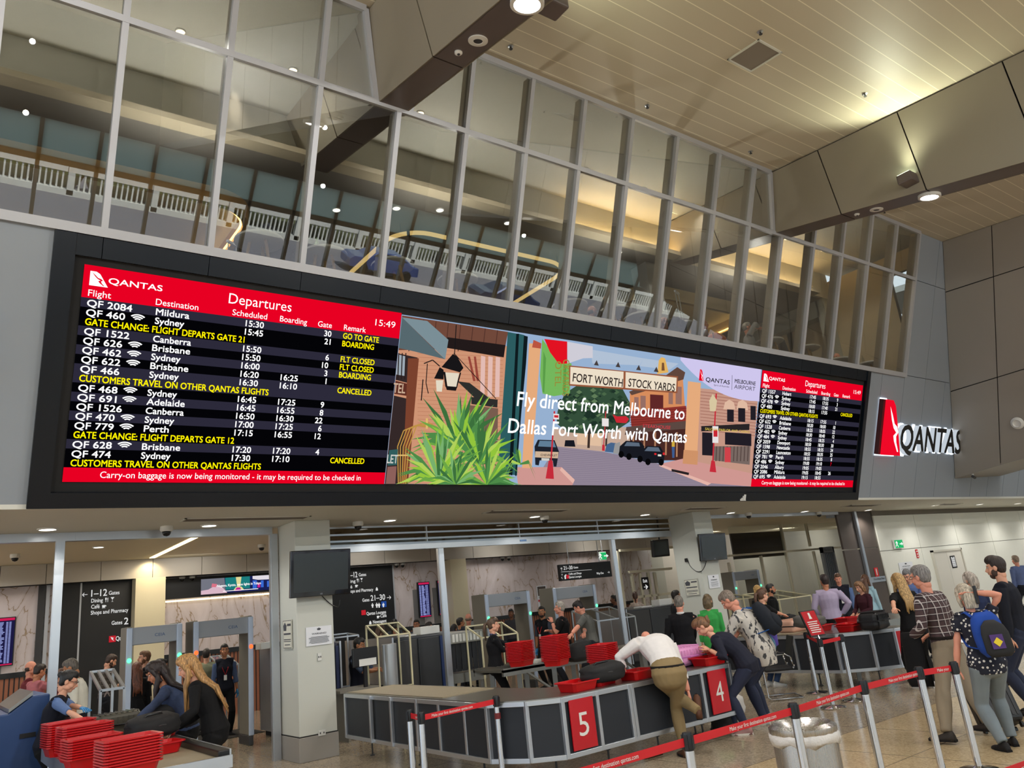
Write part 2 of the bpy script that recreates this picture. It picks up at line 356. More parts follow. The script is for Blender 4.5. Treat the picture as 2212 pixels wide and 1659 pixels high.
# glazed upper wall: three bays of tall panes
mull = [-2.27, -1.08, .11, 1.3, 2.49, 3.68, 4.86, 6.01, 7.15, 8.27, 9.4, 10.58, 11.8, 12.92, 14.04, 15.23, 16.37, 17.5, 18.66, 19.8]
def bay(name, x0, x1, tops, ms, lab):
    """ms: mullions below the transom; tops: (x, s at top) uprights above it"""
    fr = MB(); fi = MB(); gl = MB()
    def up(xa, s0, s1, xb=None, w=.036):
        xb = xa if xb is None else xb
        for (d0, d1, ww, tgt) in ((-.02, .06, w, fr), (-.2, -.021, w*.62, fi)):
            tgt.hexa([W(xa-ww, s0, d0), W(xa+ww, s0, d0), W(xb+ww, s1, d0), W(xb-ww, s1, d0), W(xa-ww, s0, d1), W(xa+ww, s0, d1), W(xb+ww, s1, d1), W(xb-ww, s1, d1)])
    def across(s, w=.038, xa=x0, xb=x1):
        fr.hexa([W(xa, s-w, -.02), W(xb, s-w, -.02), W(xb, s+w, -.02), W(xa, s+w, -.02), W(xa, s-w, .065), W(xb, s-w, .065), W(xb, s+w, .065), W(xa, s+w, .065)])
    for x in ms: up(x, 3.23, 5.72)
    for xa, xb, s1 in tops: up(xa, 5.72, s1, xb)
    across(5.72); across(3.235, .055)
    across(6.93, .045, min(t[1] for t in tops), max(t[1] for t in tops))
    w = st(name, fr, m_frame, label=lab); st('frame_fin', fi, m_fin, w)
    gl.hexa([W(x0, 3.2, -.012), W(x1, 3.2, -.012), W(x1, 5.72, -.012), W(x0, 5.72, -.012), W(x0, 3.2, 0), W(x1, 3.2, 0), W(x1, 5.72, 0), W(x0, 5.72, 0)])
    ta, tb = tops[0], tops[-1]
    gl.hexa([W(ta[0], 5.72, -.012), W(tb[0], 5.72, -.012), W(tb[1], 6.93, -.012), W(ta[1], 6.93, -.012), W(ta[0], 5.72, 0), W(tb[0], 5.72, 0), W(tb[1], 6.93, 0), W(ta[1], 6.93, 0)])
    st('pane', gl, m_glass, w)
bay('window_1', -2.3, 4.9, [(x, x, 6.93) for x in mull[:6]] + [(4.5, 4.2, 6.93)], mull[:7], 'sloping glazed bay of tall panes left of the first roof beam')
bay('window_2', 4.9, 14.04, [(5.03, 5.3, 6.93)] + [(x, x, 6.93) for x in mull[7:14]] + [(13.75, 13.44, 6.93)], mull[7:14], 'sloping glazed bay of tall panes between the two roof beams')
bay('window_3', 14.04, 19.84, [(14.36, 14.65, 6.93)] + [(x, x, 6.93) for x in mull[15:20]], mull[14:20], 'sloping glazed bay of tall panes right of the second roof beam')
# soffit under the screen and security ceiling behind it
p = MB(); p.box(-6, 46, YG-.02, 12.42, ZG, ZG+.3); st('ceiling_soffit', p, m_soffit)
p = MB(); p.box(-6, 46, 12.42, 21.6, 3.77, 3.9); st('ceiling_security', p, pm('security_ceiling', (214, 204, 178), .6, noise=.03))
def pillar(x0, x1):
    y0, y1 = 11.59, 12.32; p = MB(); p.box(x0, x1, y0, y1, .34, ZG); o = st('pillar', p, m_cream, bevel=.01)
    b = MB(); b.box(x0-.012, x1+.012, y0-.012, y1+.012, 0, .33); st('pillar_plinth', b, pm('plinth', (150, 146, 140), .45), o, bevel=.006)
    b = MB(); b.box(x0-.004, x1+.004, y0-.004, y1, .33, .345); st('pillar_joint', b, m_joint, o); return o
pillar(4.46, 5.04); pillar(13.68, 14.3)
# gate heads, guide posts, partly lowered shutter
p = MB(); p.box(-6, 4.36, 12.28, 12.4, 3.325, 3.445)
for x in (1.6, 2.75): p.box(x-.01, x+.01, 12.27, 12.41, 3.33, 3.44)
st('trim_1', p, m_alu, label='aluminium gate head rail left of the wide pillar')
def post(px, py, w=.09, name='guide_post', y=12.3, z1=3.33, lab=''):
    x = at_y(px, py, y).x; p = MB(); p.box(x-w/2, x+w/2, y-.03, y+.05, 0, z1)
    p.box(x-w/2-.012, x-w/2, y-.02, y+.05, 0, z1); return tag(obj(name, p, m_alu), lab, 'post')
post(121, 1350, .1, lab='white aluminium guide post at the far left gate')
post(595, 1400, .11, lab='tall aluminium guide post against the left side of the wide pillar')
post(962, 1330, .1, z1=2.975, lab='aluminium guide post rising behind the lane 5 belt')
post(1331, 1230, .1, z1=2.975, lab='aluminium guide post beside the hanging gates sign')
post(1862, 1180, .1, z1=3.44, lab='aluminium guide post left of the dark fire hose panels')
t = thing('roller_shutter', (9.4, 12.3, 2.98), 'translucent roller shutter drawn up between the two pillars', 'shutter', world=True)
p = MB(); q = MB()
for z, h in ((2.98, .13), (3.15, .03), (3.26, .03), (3.38, .03)): p.box(5.1, 13.64, 12.27, 12.35, z, z+h)
for x in (7.2, 9.3, 11.4): p.box(x-.008, x+.008, 12.28, 12.34, 3.11, 3.41)
for a, b in ((3.11, 3.15), (3.18, 3.26), (3.29, 3.38)): q.box(5.1, 13.64, 12.3, 12.31, a, b)
obj('rail', p, m_alu, t); obj('slat', q, glassm('shutter_slat', (170, 164, 152), .05), t)
p = MB(); x = at_y(1131, 1164, 12.25).x; p.box(x-.08, x+.08, 12.262, 12.268, 3.025, 3.06); obj('maker_plate', p, pm('plate_blue', (70, 96, 132), .4), t)
p = MB(); p.box(14.3, 20.7, 12.26, 12.4, 3.36, 3.445); st('trim_2', p, m_alu, label='aluminium head rail right of the second pillar')
# east concourse wall with door
p = MB(); g = .008
for x0, x1 in ((22.6, 25.0), (25.0, 27.6), (27.6, 30.2), (30.2, 33), (33, 37), (37, 42)):
    for z0, z1 in ((0, 2.25), (2.25, 3.3)): p.box(x0+g, x1-g, 12.3, 12.34, z0+g, z1-g)
o = st('wall_concourse', p, pm('concourse_panel', (236, 236, 226), .5, noise=.02))
k = MB(); k.box(22.6, 42, 12.345, 12.4, 0, 3.44); k.box(22.6, 42, 12.32, 12.345, 3.3, 3.44); st('wall_concourse_joint', k, pm('joint_grey', (120, 114, 104), .8), o)
# dark hose-reel panels between guide post and concourse wall
p = MB()
for x0, x1 in ((20.75, 22.58),):
    for z0, z1 in ((0, .02), (.02, 2.36), (2.38, 3.44)): p.box(x0, x1, 12.36, 12.42, z0+.006, z1-.006)
st('wall_hose_panel', p, pm('brown_panel', (84, 74, 68), .45, noise=.04))
# front of the hall behind the viewer: glazed facade towards the road (seen in the glass)
p = MB(); p.box(-18, 52, -7.4, -7.1, 5.75, 9.6); st('wall_south', p, pm('facade_dark', (70, 64, 58), .6))
p = MB(); q = MB(); z = MB()
x = -18
while x < 52: p.box(x-.05, x+.05, -7.3, -7.1, 0, 5.75); x += 1.5
p.box(-18, 52, -7.3, -7.1, 4.55, 4.72); p.box(-18, 52, -7.3, -7.1, 0, .15)
z.box(-18, 52, -7.2, -7.18, 4.72, 5.75)
fp = nodes_mat('frosted_pane', lambda nt, bs, N, L: [setattr(bs.inputs['Base Color'], 'default_value', (*lin((226, 238, 232)), 1)), setattr(bs.inputs['Roughness'], 'default_value', .5), setattr(bs.inputs['Transmission Weight'], 'default_value', 0), (lambda t, a: (setattr(t.inputs[0], 'default_value', (*lin((226, 238, 232)), 1)), setattr(a.inputs[0], 'default_value', .8), L(bs.outputs[0], a.inputs[1]), L(t.outputs[0], a.inputs[2]), L(a.outputs[0], nt.nodes['Material Output'].inputs[0])))(N('ShaderNodeBsdfTranslucent'), N('ShaderNodeMixShader'))])
w = st('window_4', p, m_fin, label='street front glazing behind the viewer'); st('pane', z, fp, w)
z = MB(); z.box(-18, 52, -7.2, -7.18, .15, 4.55); st('pane', z, m_clear, w)

p = MB(); p.box(20.6, 52, 12.42, 12.6, 3.3, 10.4); p.box(51.8, 52, -7.4, 12.6, 0, 9.5); st('wall_sun_block', p, m_panel)  # unseen wall added to keep the sun out of the east side
# ---------------------------------------------------------------- street outside the front glazing
p = MB(); p.box(-60, 110, -60, -8, -.25, -.05); st('road', p, pm('asphalt', (120, 118, 128), .9, noise=.08, nscale=.6))
t = thing('street_railing', (20, -26.6, 0), 'white railing along the far side of the road, mirrored in the glazing', 'railing', world=True)
p = MB(); p.box(-40, 100, -27.0, -26.5, -.05, .25); p.box(-40, 100, -26.8, -26.6, 1.15, 1.45); obj('rail', p, m_white, t)
p = MB()
for i in range(560): p.box(-40+i*.25, -39.92+i*.25, -26.75, -26.65, .25, 1.15)
for i in range(36): p.box(-40+i*4, -39.7+i*4, -26.85, -26.5, 0, 1.5)
obj('baluster', p, m_white, t)
p = MB()
for i in range(70):
    x = -40+i*2+random.uniform(-.6, .6); p.ell((x, -29+random.uniform(-1, 1), random.uniform(.5, .9)), (1.5, 1.2, random.uniform(.7, 1.1)), 9, 6)
o = obj('hedge', p, pm('hedge_leaf', (86, 92, 58), .8, noise=.4, nscale=6, bump=1, bscale=9)); tag(o, 'row of green bushes behind the white street railing, mirrored in the glazing', 'hedge')
def car(x, y, rz, col, lab):
    t = thing('parked_car', (x, y, -.05), lab, 'car', rz=rz, group=None)
    b = MB(); prof = [(-2.1, .35), (-2.15, .75), (-1.9, .95), (-1.2, 1.0), (-.55, 1.42), (.9, 1.45), (1.65, 1.02), (2.1, .9), (2.15, .4)]
    rings = []
    for yy, k in ((-.86, .9), (-.8, 1), (.8, 1), (.86, .9)): rings.append([(px*k if k < 1 else px, yy*(1-.14*max(0, pz-1)/.45), .35+(pz-.35)*(.96 if k < 1 else 1)) for px, pz in prof])
    b.loft(rings); obj('body', b, pm('car_paint_%d' % col[2], col, .25, .3, coat=1), t)
    for s in (-1, 1):
        g = MB(); g.prism([(-1.05, s*.80, 1.0), (1.5, s*.80, 1.02), (.85, s*.765, 1.38), (-.5, s*.765, 1.36)], (0, s*.03, 0)); obj('window', g, m_black, t)
    for sx in (-1.35, 1.35):
        for sy in (-.8, .8):
            w = MB(); w.tube([(sx, sy-.1, .33), (sx, sy+.1, .33)], .33, 18); obj('wheel', w, m_black, t)
car(19.5, -21.5, .03, (62, 84, 150), 'blue car at the kerb, mirrored in the glazing above the artwork')
car(26.5, -18.5, .03, (36, 50, 92), 'dark blue car nearer the doors, mirrored in the glazing')
# ---------------------------------------------------------------- departures screen
scr = thing('departures_screen', tuple(W(9.4, 0)), 'huge black framed LED departures screen with red headers and a street advert', 'screen', world=True)
p = MB()
X0, X1, s0, s1 = .81, 18.1, .02, 3.17
def slab(mb, xa, xb, sa, sb, da, db): mb.hexa([W(xa, sa, da), W(xb, sa, da), W(xb, sb, da), W(xa, sb, da), W(xa, sa, db), W(xb, sa, db), W(xb, sb, db), W(xa, sb, db)])
slab(p, X0, X1, s0, .2, -.15, .07); slab(p, X0, X0+.22, .2, s1, -.15, .07); slab(p, X1-.14, X1, .2, s1, -.15, .07)
ms = [X0+.22]+[x for x in mull if X0+.4 < x < X1-.3][::1]+[X1-.14]
for a, b in zip(ms, ms[1:]): slab(p, a+.004, b-.004, 2.93, s1, -.15, .05)
obj('bezel', p, pm('screen_bezel', (13, 21, 31), .3, noise=.15, nscale=2, spec=.35), scr)
p = MB(); slab(p, X0+.2, X1-.12, .18, 2.95, -.15, -.01); obj('backing', p, m_blackm, scr)
p = MB(); z = .09; x = S(1600, 1072)[0]; 
for k, (dx, h) in enumerate(((0, .03), (.035, .05), (.075, .09), (.115, .12), (.15, .12))): slab(p, x-.1+dx, x-.1+dx+.028, z-.05, z-.05+h, .07, .075)
slab(p, x-.1, x+.09, z-.06, z-.045, .07, .075); obj('maker_badge', p, m_white, scr)
RED, WHT, YEL = (232, 0, 34), (255, 255, 255), (255, 240, 0)
def board(x0, x1, sb, stp, rows, bold):
    """rows: list of flights; a flight is (no, wifi, city, sched, boarding, gate, remark, note)"""
    w, h = x1-x0, stp-sb; mt = WM(x0, sb, .0)
    b = MB(); flat(b, [(0, 0), (w, 0), (w, h), (0, h)], mt, .004); o = obj('departures_board', b, led((4, 4, 7)), scr)
    hd = .15*h; ft = .067*h; r = MB(); flat(r, [(0, h-hd), (w, h-hd), (w, h), (0, h)], mt, .006); flat(r, [(0, 0), (w, 0), (w, ft), (0, ft)], mt, .006); obj('red_band', r, led(RED), o)
    g = MB(); wt = MB(); yl = MB(); rd = MB(); n = sum(2 if q[7] else 1 for q in rows); rh = (h-hd-ft)/n; y = h-hd; D = .009
    WR = {'GO TO GATE': .134, 'BOARDING': .118, 'FLT CLOSED': .126, 'CANCELLED': .126}
    for i, (no, wifi, city, sch, brd, gate, rem, note) in enumerate(rows):
        k = 2 if note else 1; wt, yl, rd = MB(), MB(), MB()
        if i % 2 == 0: flat(g, [(0, y-k*rh), (w, y-k*rh), (w, y), (0, y)], mt, .006)
        sz = rh*1.02; by = y-rh*.89
        text(wt, no, mt, sz, 'l', w*.0165*len(no), bold, w*.016, by, D); text(wt, city, mt, sz, 'l', w*.0125*len(city)+w*.006, bold, w*.196, by, D)
        for s, xl in ((sch, .459), (brd, .588)):
            if s: text(wt, s, mt, sz, 'l', w*.057, bold, w*xl, by, D)
        if gate: text(rd if gate == '7' else wt, gate, mt, sz, 'r', None, bold, w*.745, by, D)
        if rem: text(yl, rem, mt, sz, 'l', w*WR[rem], bold, w*.788, by, D)
        if wifi:
            cx, cy = w*.149, y-rh*.9
            for ra in (.24, .46, .68):
                t_ = [math.pi*(.25+.5*j/8) for j in range(9)]; r0, r1 = rh*ra, rh*(ra+.14)
                flat(wt, [(cx+r1*math.cos(t)*1.25, cy+r1*math.sin(t)) for t in t_]+[(cx+r0*math.cos(t)*1.25, cy+r0*math.sin(t)) for t in t_[::-1]], mt, D)
        if note: text(yl, note, mt, sz, 'l', w*(.537 if note[0] == 'C' else .444), bold, w*.016, y-rh*1.86, D)
        obj('row_lettering', wt, led(WHT, 1.1), o)
        if yl.v: obj('notice_lettering', yl, led(YEL, 1.05), o)
        if rd.v: obj('gate_lettering', rd, led(RED), o)
        y -= k*rh
    obj('row_stripe', g, led((44, 42, 58)), o)
    tm = MB(); wt = MB()
    tail_logo(wt, tm, mt, h*.066, w*.016, h*.908, D, 1.9); text(wt, 'QANTAS', mt, h*.040, 'l', w*.143, .012, w*.064, h*.927, D)
    text(wt, 'Departures', mt, h*.075, 'l', w*.2, 0, w*.4, h*.916, D); text(wt, '15:49', mt, h*.052, 'l', w*.078, 0, w*.902, h*.908, D)
    for s, k, ww in (('Flight', .016, .058), ('Destination', .193, .12), ('Scheduled', .415, .109), ('Boarding', .566, .091), ('Gate', .695, .049), ('Remark', .788, .081)):
        text(wt, s, mt, h*.043, 'l', w*ww, .004, w*k, h*.859, D)
    text(wt, 'Carry-on baggage is now being monitored - it may be required to be checked in', mt, h*.044, 'c', w*.814, .003, w*.5, h*.02, D)
    obj('header_lettering', wt, led(WHT, 1.1), o); obj('tail_emblem', tm, led(RED), o)
    return o
G1, G2, CU = 'GATE CHANGE: FLIGHT DEPARTS GATE 21', 'GATE CHANGE: FLIGHT DEPARTS GATE 12', 'CUSTOMERS TRAVEL ON OTHER QANTAS FLIGHTS'
FA = [('QF 2084', 0, 'Mildura', '15:30', '', '30', 'GO TO GATE', 0), ('QF 460', 1, 'Sydney', '15:45', '', '21', 'BOARDING', G1), ('QF 1522', 0, 'Canberra', '15:50', '', '6', 'FLT CLOSED', 0),
 ('QF 626', 1, 'Brisbane', '15:50', '', '10', 'FLT CLOSED', 0), ('QF 462', 1, 'Sydney', '16:00', '', '3', 'BOARDING', 0), ('QF 622', 1, 'Brisbane', '16:20', '16:25', '1', '', 0), ('QF 466', 0, 'Sydney', '16:30', '16:10', '', 'CANCELLED', CU),
 ('QF 468', 1, 'Sydney', '16:45', '17:25', '9', '', 0), ('QF 691', 1, 'Adelaide', '16:45', '16:55', '8', '', 0), ('QF 1526', 0, 'Canberra', '16:50', '16:30', '22', '', 0), ('QF 470', 1, 'Sydney', '17:00', '17:25', '6', '', 0),
 ('QF 779', 1, 'Perth', '17:15', '16:55', '12', '', G2), ('QF 628', 1, 'Brisbane', '17:20', '17:20', '4', '', 0), ('QF 474', 0, 'Sydney', '17:30', '17:10', '', 'CANCELLED', CU)]
FB = [('QF 1557', 0, 'Hobart', '17:45', '18:35', '9', '', 0), ('QF 476', 1, 'Sydney', '17:45', '17:55', '3', '', 0), ('QF 478', 1, 'Sydney', '18:00', '17:40', '21', '', 0), ('QF 480', 0, 'Sydney', '18:15', '17:55', '', 'CANCELLED', CU),
 ('QF 693', 1, 'Adelaide', '18:15', '17:55', '1', '', 0), ('QF 632', 1, 'Brisbane', '18:20', '18:00', '10', '', 0), ('QF 1528', 0, 'Canberra', '18:25', '18:05', '22', '', 0), ('QF 482', 1, 'Sydney', '18:30', '18:40', '12', '', 0), ('QF 484', 1, 'Sydney', '18:45', '18:25', '4', '', 0),
 ('QF 2059', 0, 'Devonport', '18:50', '18:30', '30', '', 0), ('QF 1598', 0, 'Newcastle', '18:55', '18:35', '24', '', 0), ('QF 2291', 0, 'Launceston', '18:55', '18:35', '25', '', 0), ('QF 781', 1, 'Perth', '18:55', '18:35', '8', '', 0), ('QF 486', 1, 'Sydney', '19:00', '19:10', '7', '', 0),
 ('QF 2046', 0, 'Albury', '19:05', '19:05', '', '', 0), ('QF 2086', 0, 'Mildura', '19:05', '18:45', '26', '', 0), ('QF 695', 1, 'Adelaide', '19:15', '18:55', '', '', 0)]
board(1.14, 5.25, .318, 2.84, FA, .014); board(13.9, 17.9, .318, 2.81, FB, .014)
# ---- street advert between the boards, laid out on the screen's own surface
adv = MB(); slab(adv, 5.26, 13.89, .322, 2.82, -.005, .002); ADV = obj('street_advert', adv, led((150, 176, 208)), scr)
def AP(X, Y):
    x, s = S(820+X/2.6333, 660+Y/2.6333); return (min(max(x, 5.262), 13.888), min(max(s, .324), 2.818))
_lay = [0]; _last = ['']; ART = {}
def art(name, col, *polys):
    """add flat picture areas; every call lies a hair above the last"""
    if name != _last[0]: _lay[0] += .0004; _last[0] = name
    _lay[0] += .00002; d = .003+_lay[0]
    if name in ('arch_pillar', 'footpath') and len(polys) > 1:
        for pl in polys: art(name, col, pl)
        return
    mb, _ = ART.setdefault((name, tuple(col), _lay[0] if name in ('arch_pillar', 'footpath', 'red_post') else 0), (MB(), 0))
    for pl in polys: mb.face([W(*AP(*q), d) for q in pl])
def rec(x0, y0, x1, y1, sk=.06): return [(x0, y0), (x1, y0+(x1-x0)*sk), (x1, y1+(x1-x0)*sk), (x0, y1)]
def stroke(pts, w):
    out = []
    for (a, b), (c, d) in zip(pts, pts[1:]):
        L = math.hypot(c-a, d-b) or 1; nx, ny = -(d-b)/L*w/2, (c-a)/L*w/2; out.append([(a+nx, b+ny), (c+nx, d+ny), (c-nx, d-ny), (a-nx, b-ny)])
    return out
rnd = random.Random(3)
art('sky_cloud', (176, 192, 212), [(1200, 250), (1500, 300), (1480, 340), (1210, 330)], [(1500, 300), (1700, 330), (1650, 365), (1480, 345)])
art('brick_facade', (206, 148, 116), [(60, 230), (735, 230), (735, 1030), (10, 1030)])
for k in range(34):
    y = 250+k*22; art('brick_course', (188, 126, 98), *stroke([(215, y), (700, y+20)], 3))
art('timber_canopy', (112, 72, 58), [(85, 50), (730, 150), (712, 245), (385, 180), (380, 215), (330, 250), (75, 250)])
for k in range(9): art('canopy_board', (84, 52, 44), *stroke([(110+k*70, 60+k*10), (95+k*70, 260)], 5))
art('canopy_beam', (34, 26, 26), [(385, 180), (715, 225), (705, 295), (375, 240)])
art('canopy_fascia', (122, 142, 150), [(120, 66), (270, 88), (390, 195), (372, 306)])
art('canopy_fascia', (86, 104, 110), [(120, 66), (300, 240), (372, 306), (200, 262), (95, 240), (95, 130)])
art('hotel_window', (52, 40, 40), [(72, 268), (215, 296), (195, 450), (62, 420)], [(60, 510), (160, 530), (130, 1015), (20, 1015)])
art('hotel_window', (156, 168, 178), [(80, 275), (150, 290), (140, 400), (72, 390)])
for k in range(4): art('hotel_window', (40, 30, 30), *stroke([(88+k*20, 270), (82+k*20, 420)], 6))
art('hotel_sign', (94, 46, 36), [(62, 425), (198, 455), (192, 520), (56, 500)])
art('door_frame', (122, 66, 46), [(160, 300), (222, 300), (160, 1015), (128, 1015)])
art('pink_column', (226, 186, 178), *[[(575+k*42, 285+k*3), (600+k*42, 290+k*3), (595+k*42, 520), (570+k*42, 520)] for k in range(3)])
art('balcony', (150, 70, 58), *[[(500+k*34, 290), (512+k*34, 290), (545+k*20, 430), (530+k*20, 430)] for k in range(2)])
art('awning', (46, 46, 44), [(520, 520), (670, 535), (668, 580), (520, 560)], [(440, 430), (510, 440), (640, 540), (560, 545)])
art('awning_shade', (120, 92, 78), [(500, 565), (672, 585), (668, 800), (500, 800)])
art('lamp_post', (24, 22, 24), [(415, 275), (440, 290), (475, 355), (455, 380), (350, 350)], [(360, 375), (372, 378), (384, 465), (372, 462)], [(455, 380), (462, 382), (438, 470), (430, 468)], [(372, 455), (440, 460), (432, 485), (380, 480)],
    [(340, 350), (362, 365), (362, 420), (308, 415)], *stroke([(434, 110), (424, 280)], 5), *stroke([(250, 330), (300, 310), (340, 345)], 6), *stroke([(245, 420), (235, 540)], 6), *stroke([(270, 330), (262, 440), (275, 500)], 5), *stroke([(420, 270), (660, 530)], 4))
art('lamp_glass', (226, 216, 196), [(372, 380), (450, 385), (434, 462), (384, 458)], [(318, 425), (360, 425), (352, 490), (322, 488)])
art('distant_street', (196, 168, 150), [(985, 700), (1460, 690), (1460, 830), (985, 830)])
art('distant_street', (224, 190, 160), [(1120, 690), (1260, 690), (1260, 800), (1120, 790)])
art('tree', (52, 78, 58), [(1010, 600), (1050, 500), (1120, 455), (1250, 450), (1380, 475), (1425, 560), (1420, 660), (1330, 720), (1180, 730), (1060, 720), (1005, 670)])
for k in range(120):
    a, r = rnd.uniform(0, 6.3), rnd.uniform(20, 205); x, y = 1215+r*math.cos(a), 590+r*.62*math.sin(a); s = rnd.uniform(8, 24)
    art('tree_leaf', rnd.choice([(38, 62, 44), (74, 104, 72), (96, 124, 88), (30, 50, 40)]), [(x-s, y), (x, y-s*.7), (x+s, y), (x, y+s*.7)])
art('tree_trunk', (62, 48, 42), *stroke([(1190, 700), (1185, 810)], 14), *stroke([(1290, 690), (1285, 800)], 10))
art('saloon_upper', (214, 140, 92), [(1420, 500), (1500, 470), (1720, 395), (1735, 590), (1420, 610)])
art('saloon_roof', (96, 70, 60), [(1415, 490), (1600, 415), (1690, 350), (1735, 380), (1725, 420), (1430, 510)])
art('saloon_window', (150, 110, 100), rec(1445, 520, 1470, 590), rec(1480, 512, 1510, 590), rec(1640, 470, 1665, 560), rec(1680, 460, 1715, 560))
art('saloon_window', (96, 40, 40), rec(1535, 505, 1610, 590))
art('saloon_gable', (226, 178, 96), [(1585, 310), (1600, 293), (1620, 300), (1640, 380), (1575, 390)]); art('saloon_window', (120, 80, 50), [(1602, 325), (1614, 325), (1618, 370), (1600, 370)])
art('saloon_siding', (142, 52, 46), [(1420, 600), (1740, 570), (1745, 690), (1430, 700)])
for k in range(7): art('siding_line', (104, 34, 32), *stroke([(1420, 612+k*13), (1742, 584+k*15)], 3))
art('porch_roof', (92, 72, 66), [(1400, 690), (1745, 655), (1745, 700), (1390, 735)]); art('porch', (72, 40, 36), [(1420, 725), (1745, 700), (1740, 880), (1560, 880), (1420, 800)])
art('porch_post', (176, 128, 96), *[stroke([(1440+k*62, 720), (1438+k*62, 820+k*10)], 9)[0] for k in range(5)])
art('brick_saloon', (196, 150, 132), [(1815, 470), (2150, 500), (2120, 960), (1800, 900)])
for k in range(13): art('brick_course', (164, 112, 98), *stroke([(1820, 490+k*18), (2145, 525+k*18)], 4))
art('arch', (222, 184, 160), [(1950, 590), (1960, 550), (1985, 535), (2010, 550), (2020, 590)], [(2025, 590), (2035, 548), (2060, 535), (2085, 555), (2092, 595)])
art('saloon_window', (34, 30, 38), rec(1972, 590, 2010, 660), rec(2035, 582, 2075, 660), rec(2105, 570, 2135, 650), rec(1960, 720, 2110, 790), rec(1830, 720, 1900, 850))
art('casino_sign', (40, 36, 38), [(1825, 685), (2100, 672), (2098, 708), (1825, 715)])
art('timber_fence', (120, 104, 98), [(1900, 800), (2105, 798), (2100, 905), (1895, 880)])
for k in range(10): art('fence_gap', (82, 66, 62), *stroke([(1912+k*20, 800), (1908+k*20, 885)], 5))
art('red_poster', (206, 66, 74), rec(1958, 805, 1992, 890, .02))
art('street', (146, 134, 150), [(1000, 800), (1270, 830), (1590, 900), (2120, 1060), (860, 1060)])
for k in range(22): art('cobble_line', (122, 110, 130), *stroke([(1010-k*5, 815+k*11), (1380+k*42, 850+k*11)], 2))
art('footpath', (206, 150, 144), [(770, 918), (1030, 918), (1105, 990), (1090, 1030), (780, 1040)], [(1590, 900), (1720, 870), (2130, 955), (2120, 1060), (1880, 1010)])
art('kerb', (228, 180, 168), [(1030, 918), (1105, 990), (1095, 1012), (1020, 935)], [(1590, 900), (1880, 1010), (1860, 1022), (1585, 912)])
art('kerb_drain', (40, 34, 36), [(1655, 928), (1755, 950), (1752, 964), (1655, 942)])
art('arch_pillar', (228, 170, 124), [(845, 215), (912, 215), (860, 925), (805, 922)], [(1748, 430), (1822, 440), (1798, 900), (1724, 895)])
art('arch_pillar', (206, 146, 104), [(1724, 820), (1806, 826), (1802, 905), (1718, 898)]); art('pillar_cap', (186, 84, 64), [(870, 195), (915, 215), (912, 245), (862, 238)])
art('truck_body', (30, 34, 44), [(895, 762), (990, 765), (1015, 830), (1000, 915), (985, 915), (980, 880), (905, 880), (900, 908), (880, 905), (876, 800)])
art('truck_window', (96, 126, 150), [(905, 768), (985, 770), (998, 805), (895, 800)]); art('truck_stripe', (206, 178, 150), [(880, 828), (1012, 832), (1008, 868), (878, 862)]); art('truck_plate', (206, 206, 200), [(915, 866), (960, 868), (960, 882), (915, 880)])
art('parked_cars', (70, 100, 138), [(1275, 830), (1285, 790), (1310, 778), (1340, 782), (1345, 838)]); art('parked_cars', (150, 150, 150), [(1322, 840), (1332, 785), (1360, 775), (1375, 850)])
art('parked_cars', (24, 26, 34), [(1355, 845), (1360, 800), (1395, 768), (1480, 775), (1500, 800), (1490, 868), (1400, 865)], [(1465, 875), (1475, 830), (1515, 797), (1590, 800), (1615, 845), (1610, 895), (1520, 895)], [(1045, 800), (1050, 765), (1100, 765), (1108, 802)])
art('car_glass', (92, 106, 124), [(1400, 775), (1470, 780), (1475, 800), (1385, 798)], [(1520, 803), (1580, 806), (1592, 830), (1500, 826)]); art('car_wheel', (8, 8, 10), *[[(x+16*math.cos(a*.785), y+20*math.sin(a*.785)) for a in range(8)] for x, y in ((1412, 858), (1520, 888), (1368, 845), (1595, 890), (1475, 872))])
art('car_lamp', (222, 40, 46), rec(1604, 835, 1616, 848), rec(1556, 838, 1568, 848)); art('car_plate', (222, 222, 214), rec(1576, 845, 1596, 856))
art('pedestrian', (62, 92, 142), [(1655, 800), (1672, 800), (1670, 865), (1658, 865)]); art('pedestrian', (206, 170, 66), [(1655, 770), (1672, 770), (1672, 802), (1655, 802)])
art('red_post', (196, 44, 58), *stroke([(988, 600), (968, 890)], 9), [(955, 880), (978, 882), (985, 985), (938, 982)]); art('red_post', (196, 44, 58), *stroke([(1908, 500), (1888, 900)], 8), [(1880, 880), (1900, 884), (1908, 948), (1870, 944)]); art('red_post', (196, 44, 58), *stroke([(1280, 600), (1268, 800)], 5), [(1260, 790), (1274, 792), (1274, 826), (1258, 824)])
art('street_sign', (232, 226, 226), rec(982, 614, 1014, 645), rec(1258, 640, 1296, 685), rec(1886, 685, 1920, 780, .02)); art('street_sign_red', (200, 40, 52), rec(986, 622, 1010, 636), rec(1892, 705, 1915, 745, .02), [(1318, 618), (1345, 630), (1395, 628), (1412, 645), (1395, 668), (1340, 665)])
art('lantern', (214, 198, 160), [(1868, 540), (1888, 502), (1912, 540), (1905, 600), (1872, 600)])
art('hotel_flag', (116, 182, 92), [(918, 190), (1000, 300), (1085, 330), (1075, 500), (985, 515), (920, 500), (905, 400)])
art('flag_fold', (90, 156, 72), [(925, 260), (940, 300), (930, 495), (920, 490)], [(1040, 335), (1056, 338), (1050, 505), (1036, 505)])
art('red_flag', (226, 18, 34), [(930, 190), (1060, 205), (1060, 330), (1012, 332), (962, 265)]); art('white_flag', (206, 204, 214), [(1060, 205), (1205, 232), (1205, 298), (1150, 300), (1062, 330)])
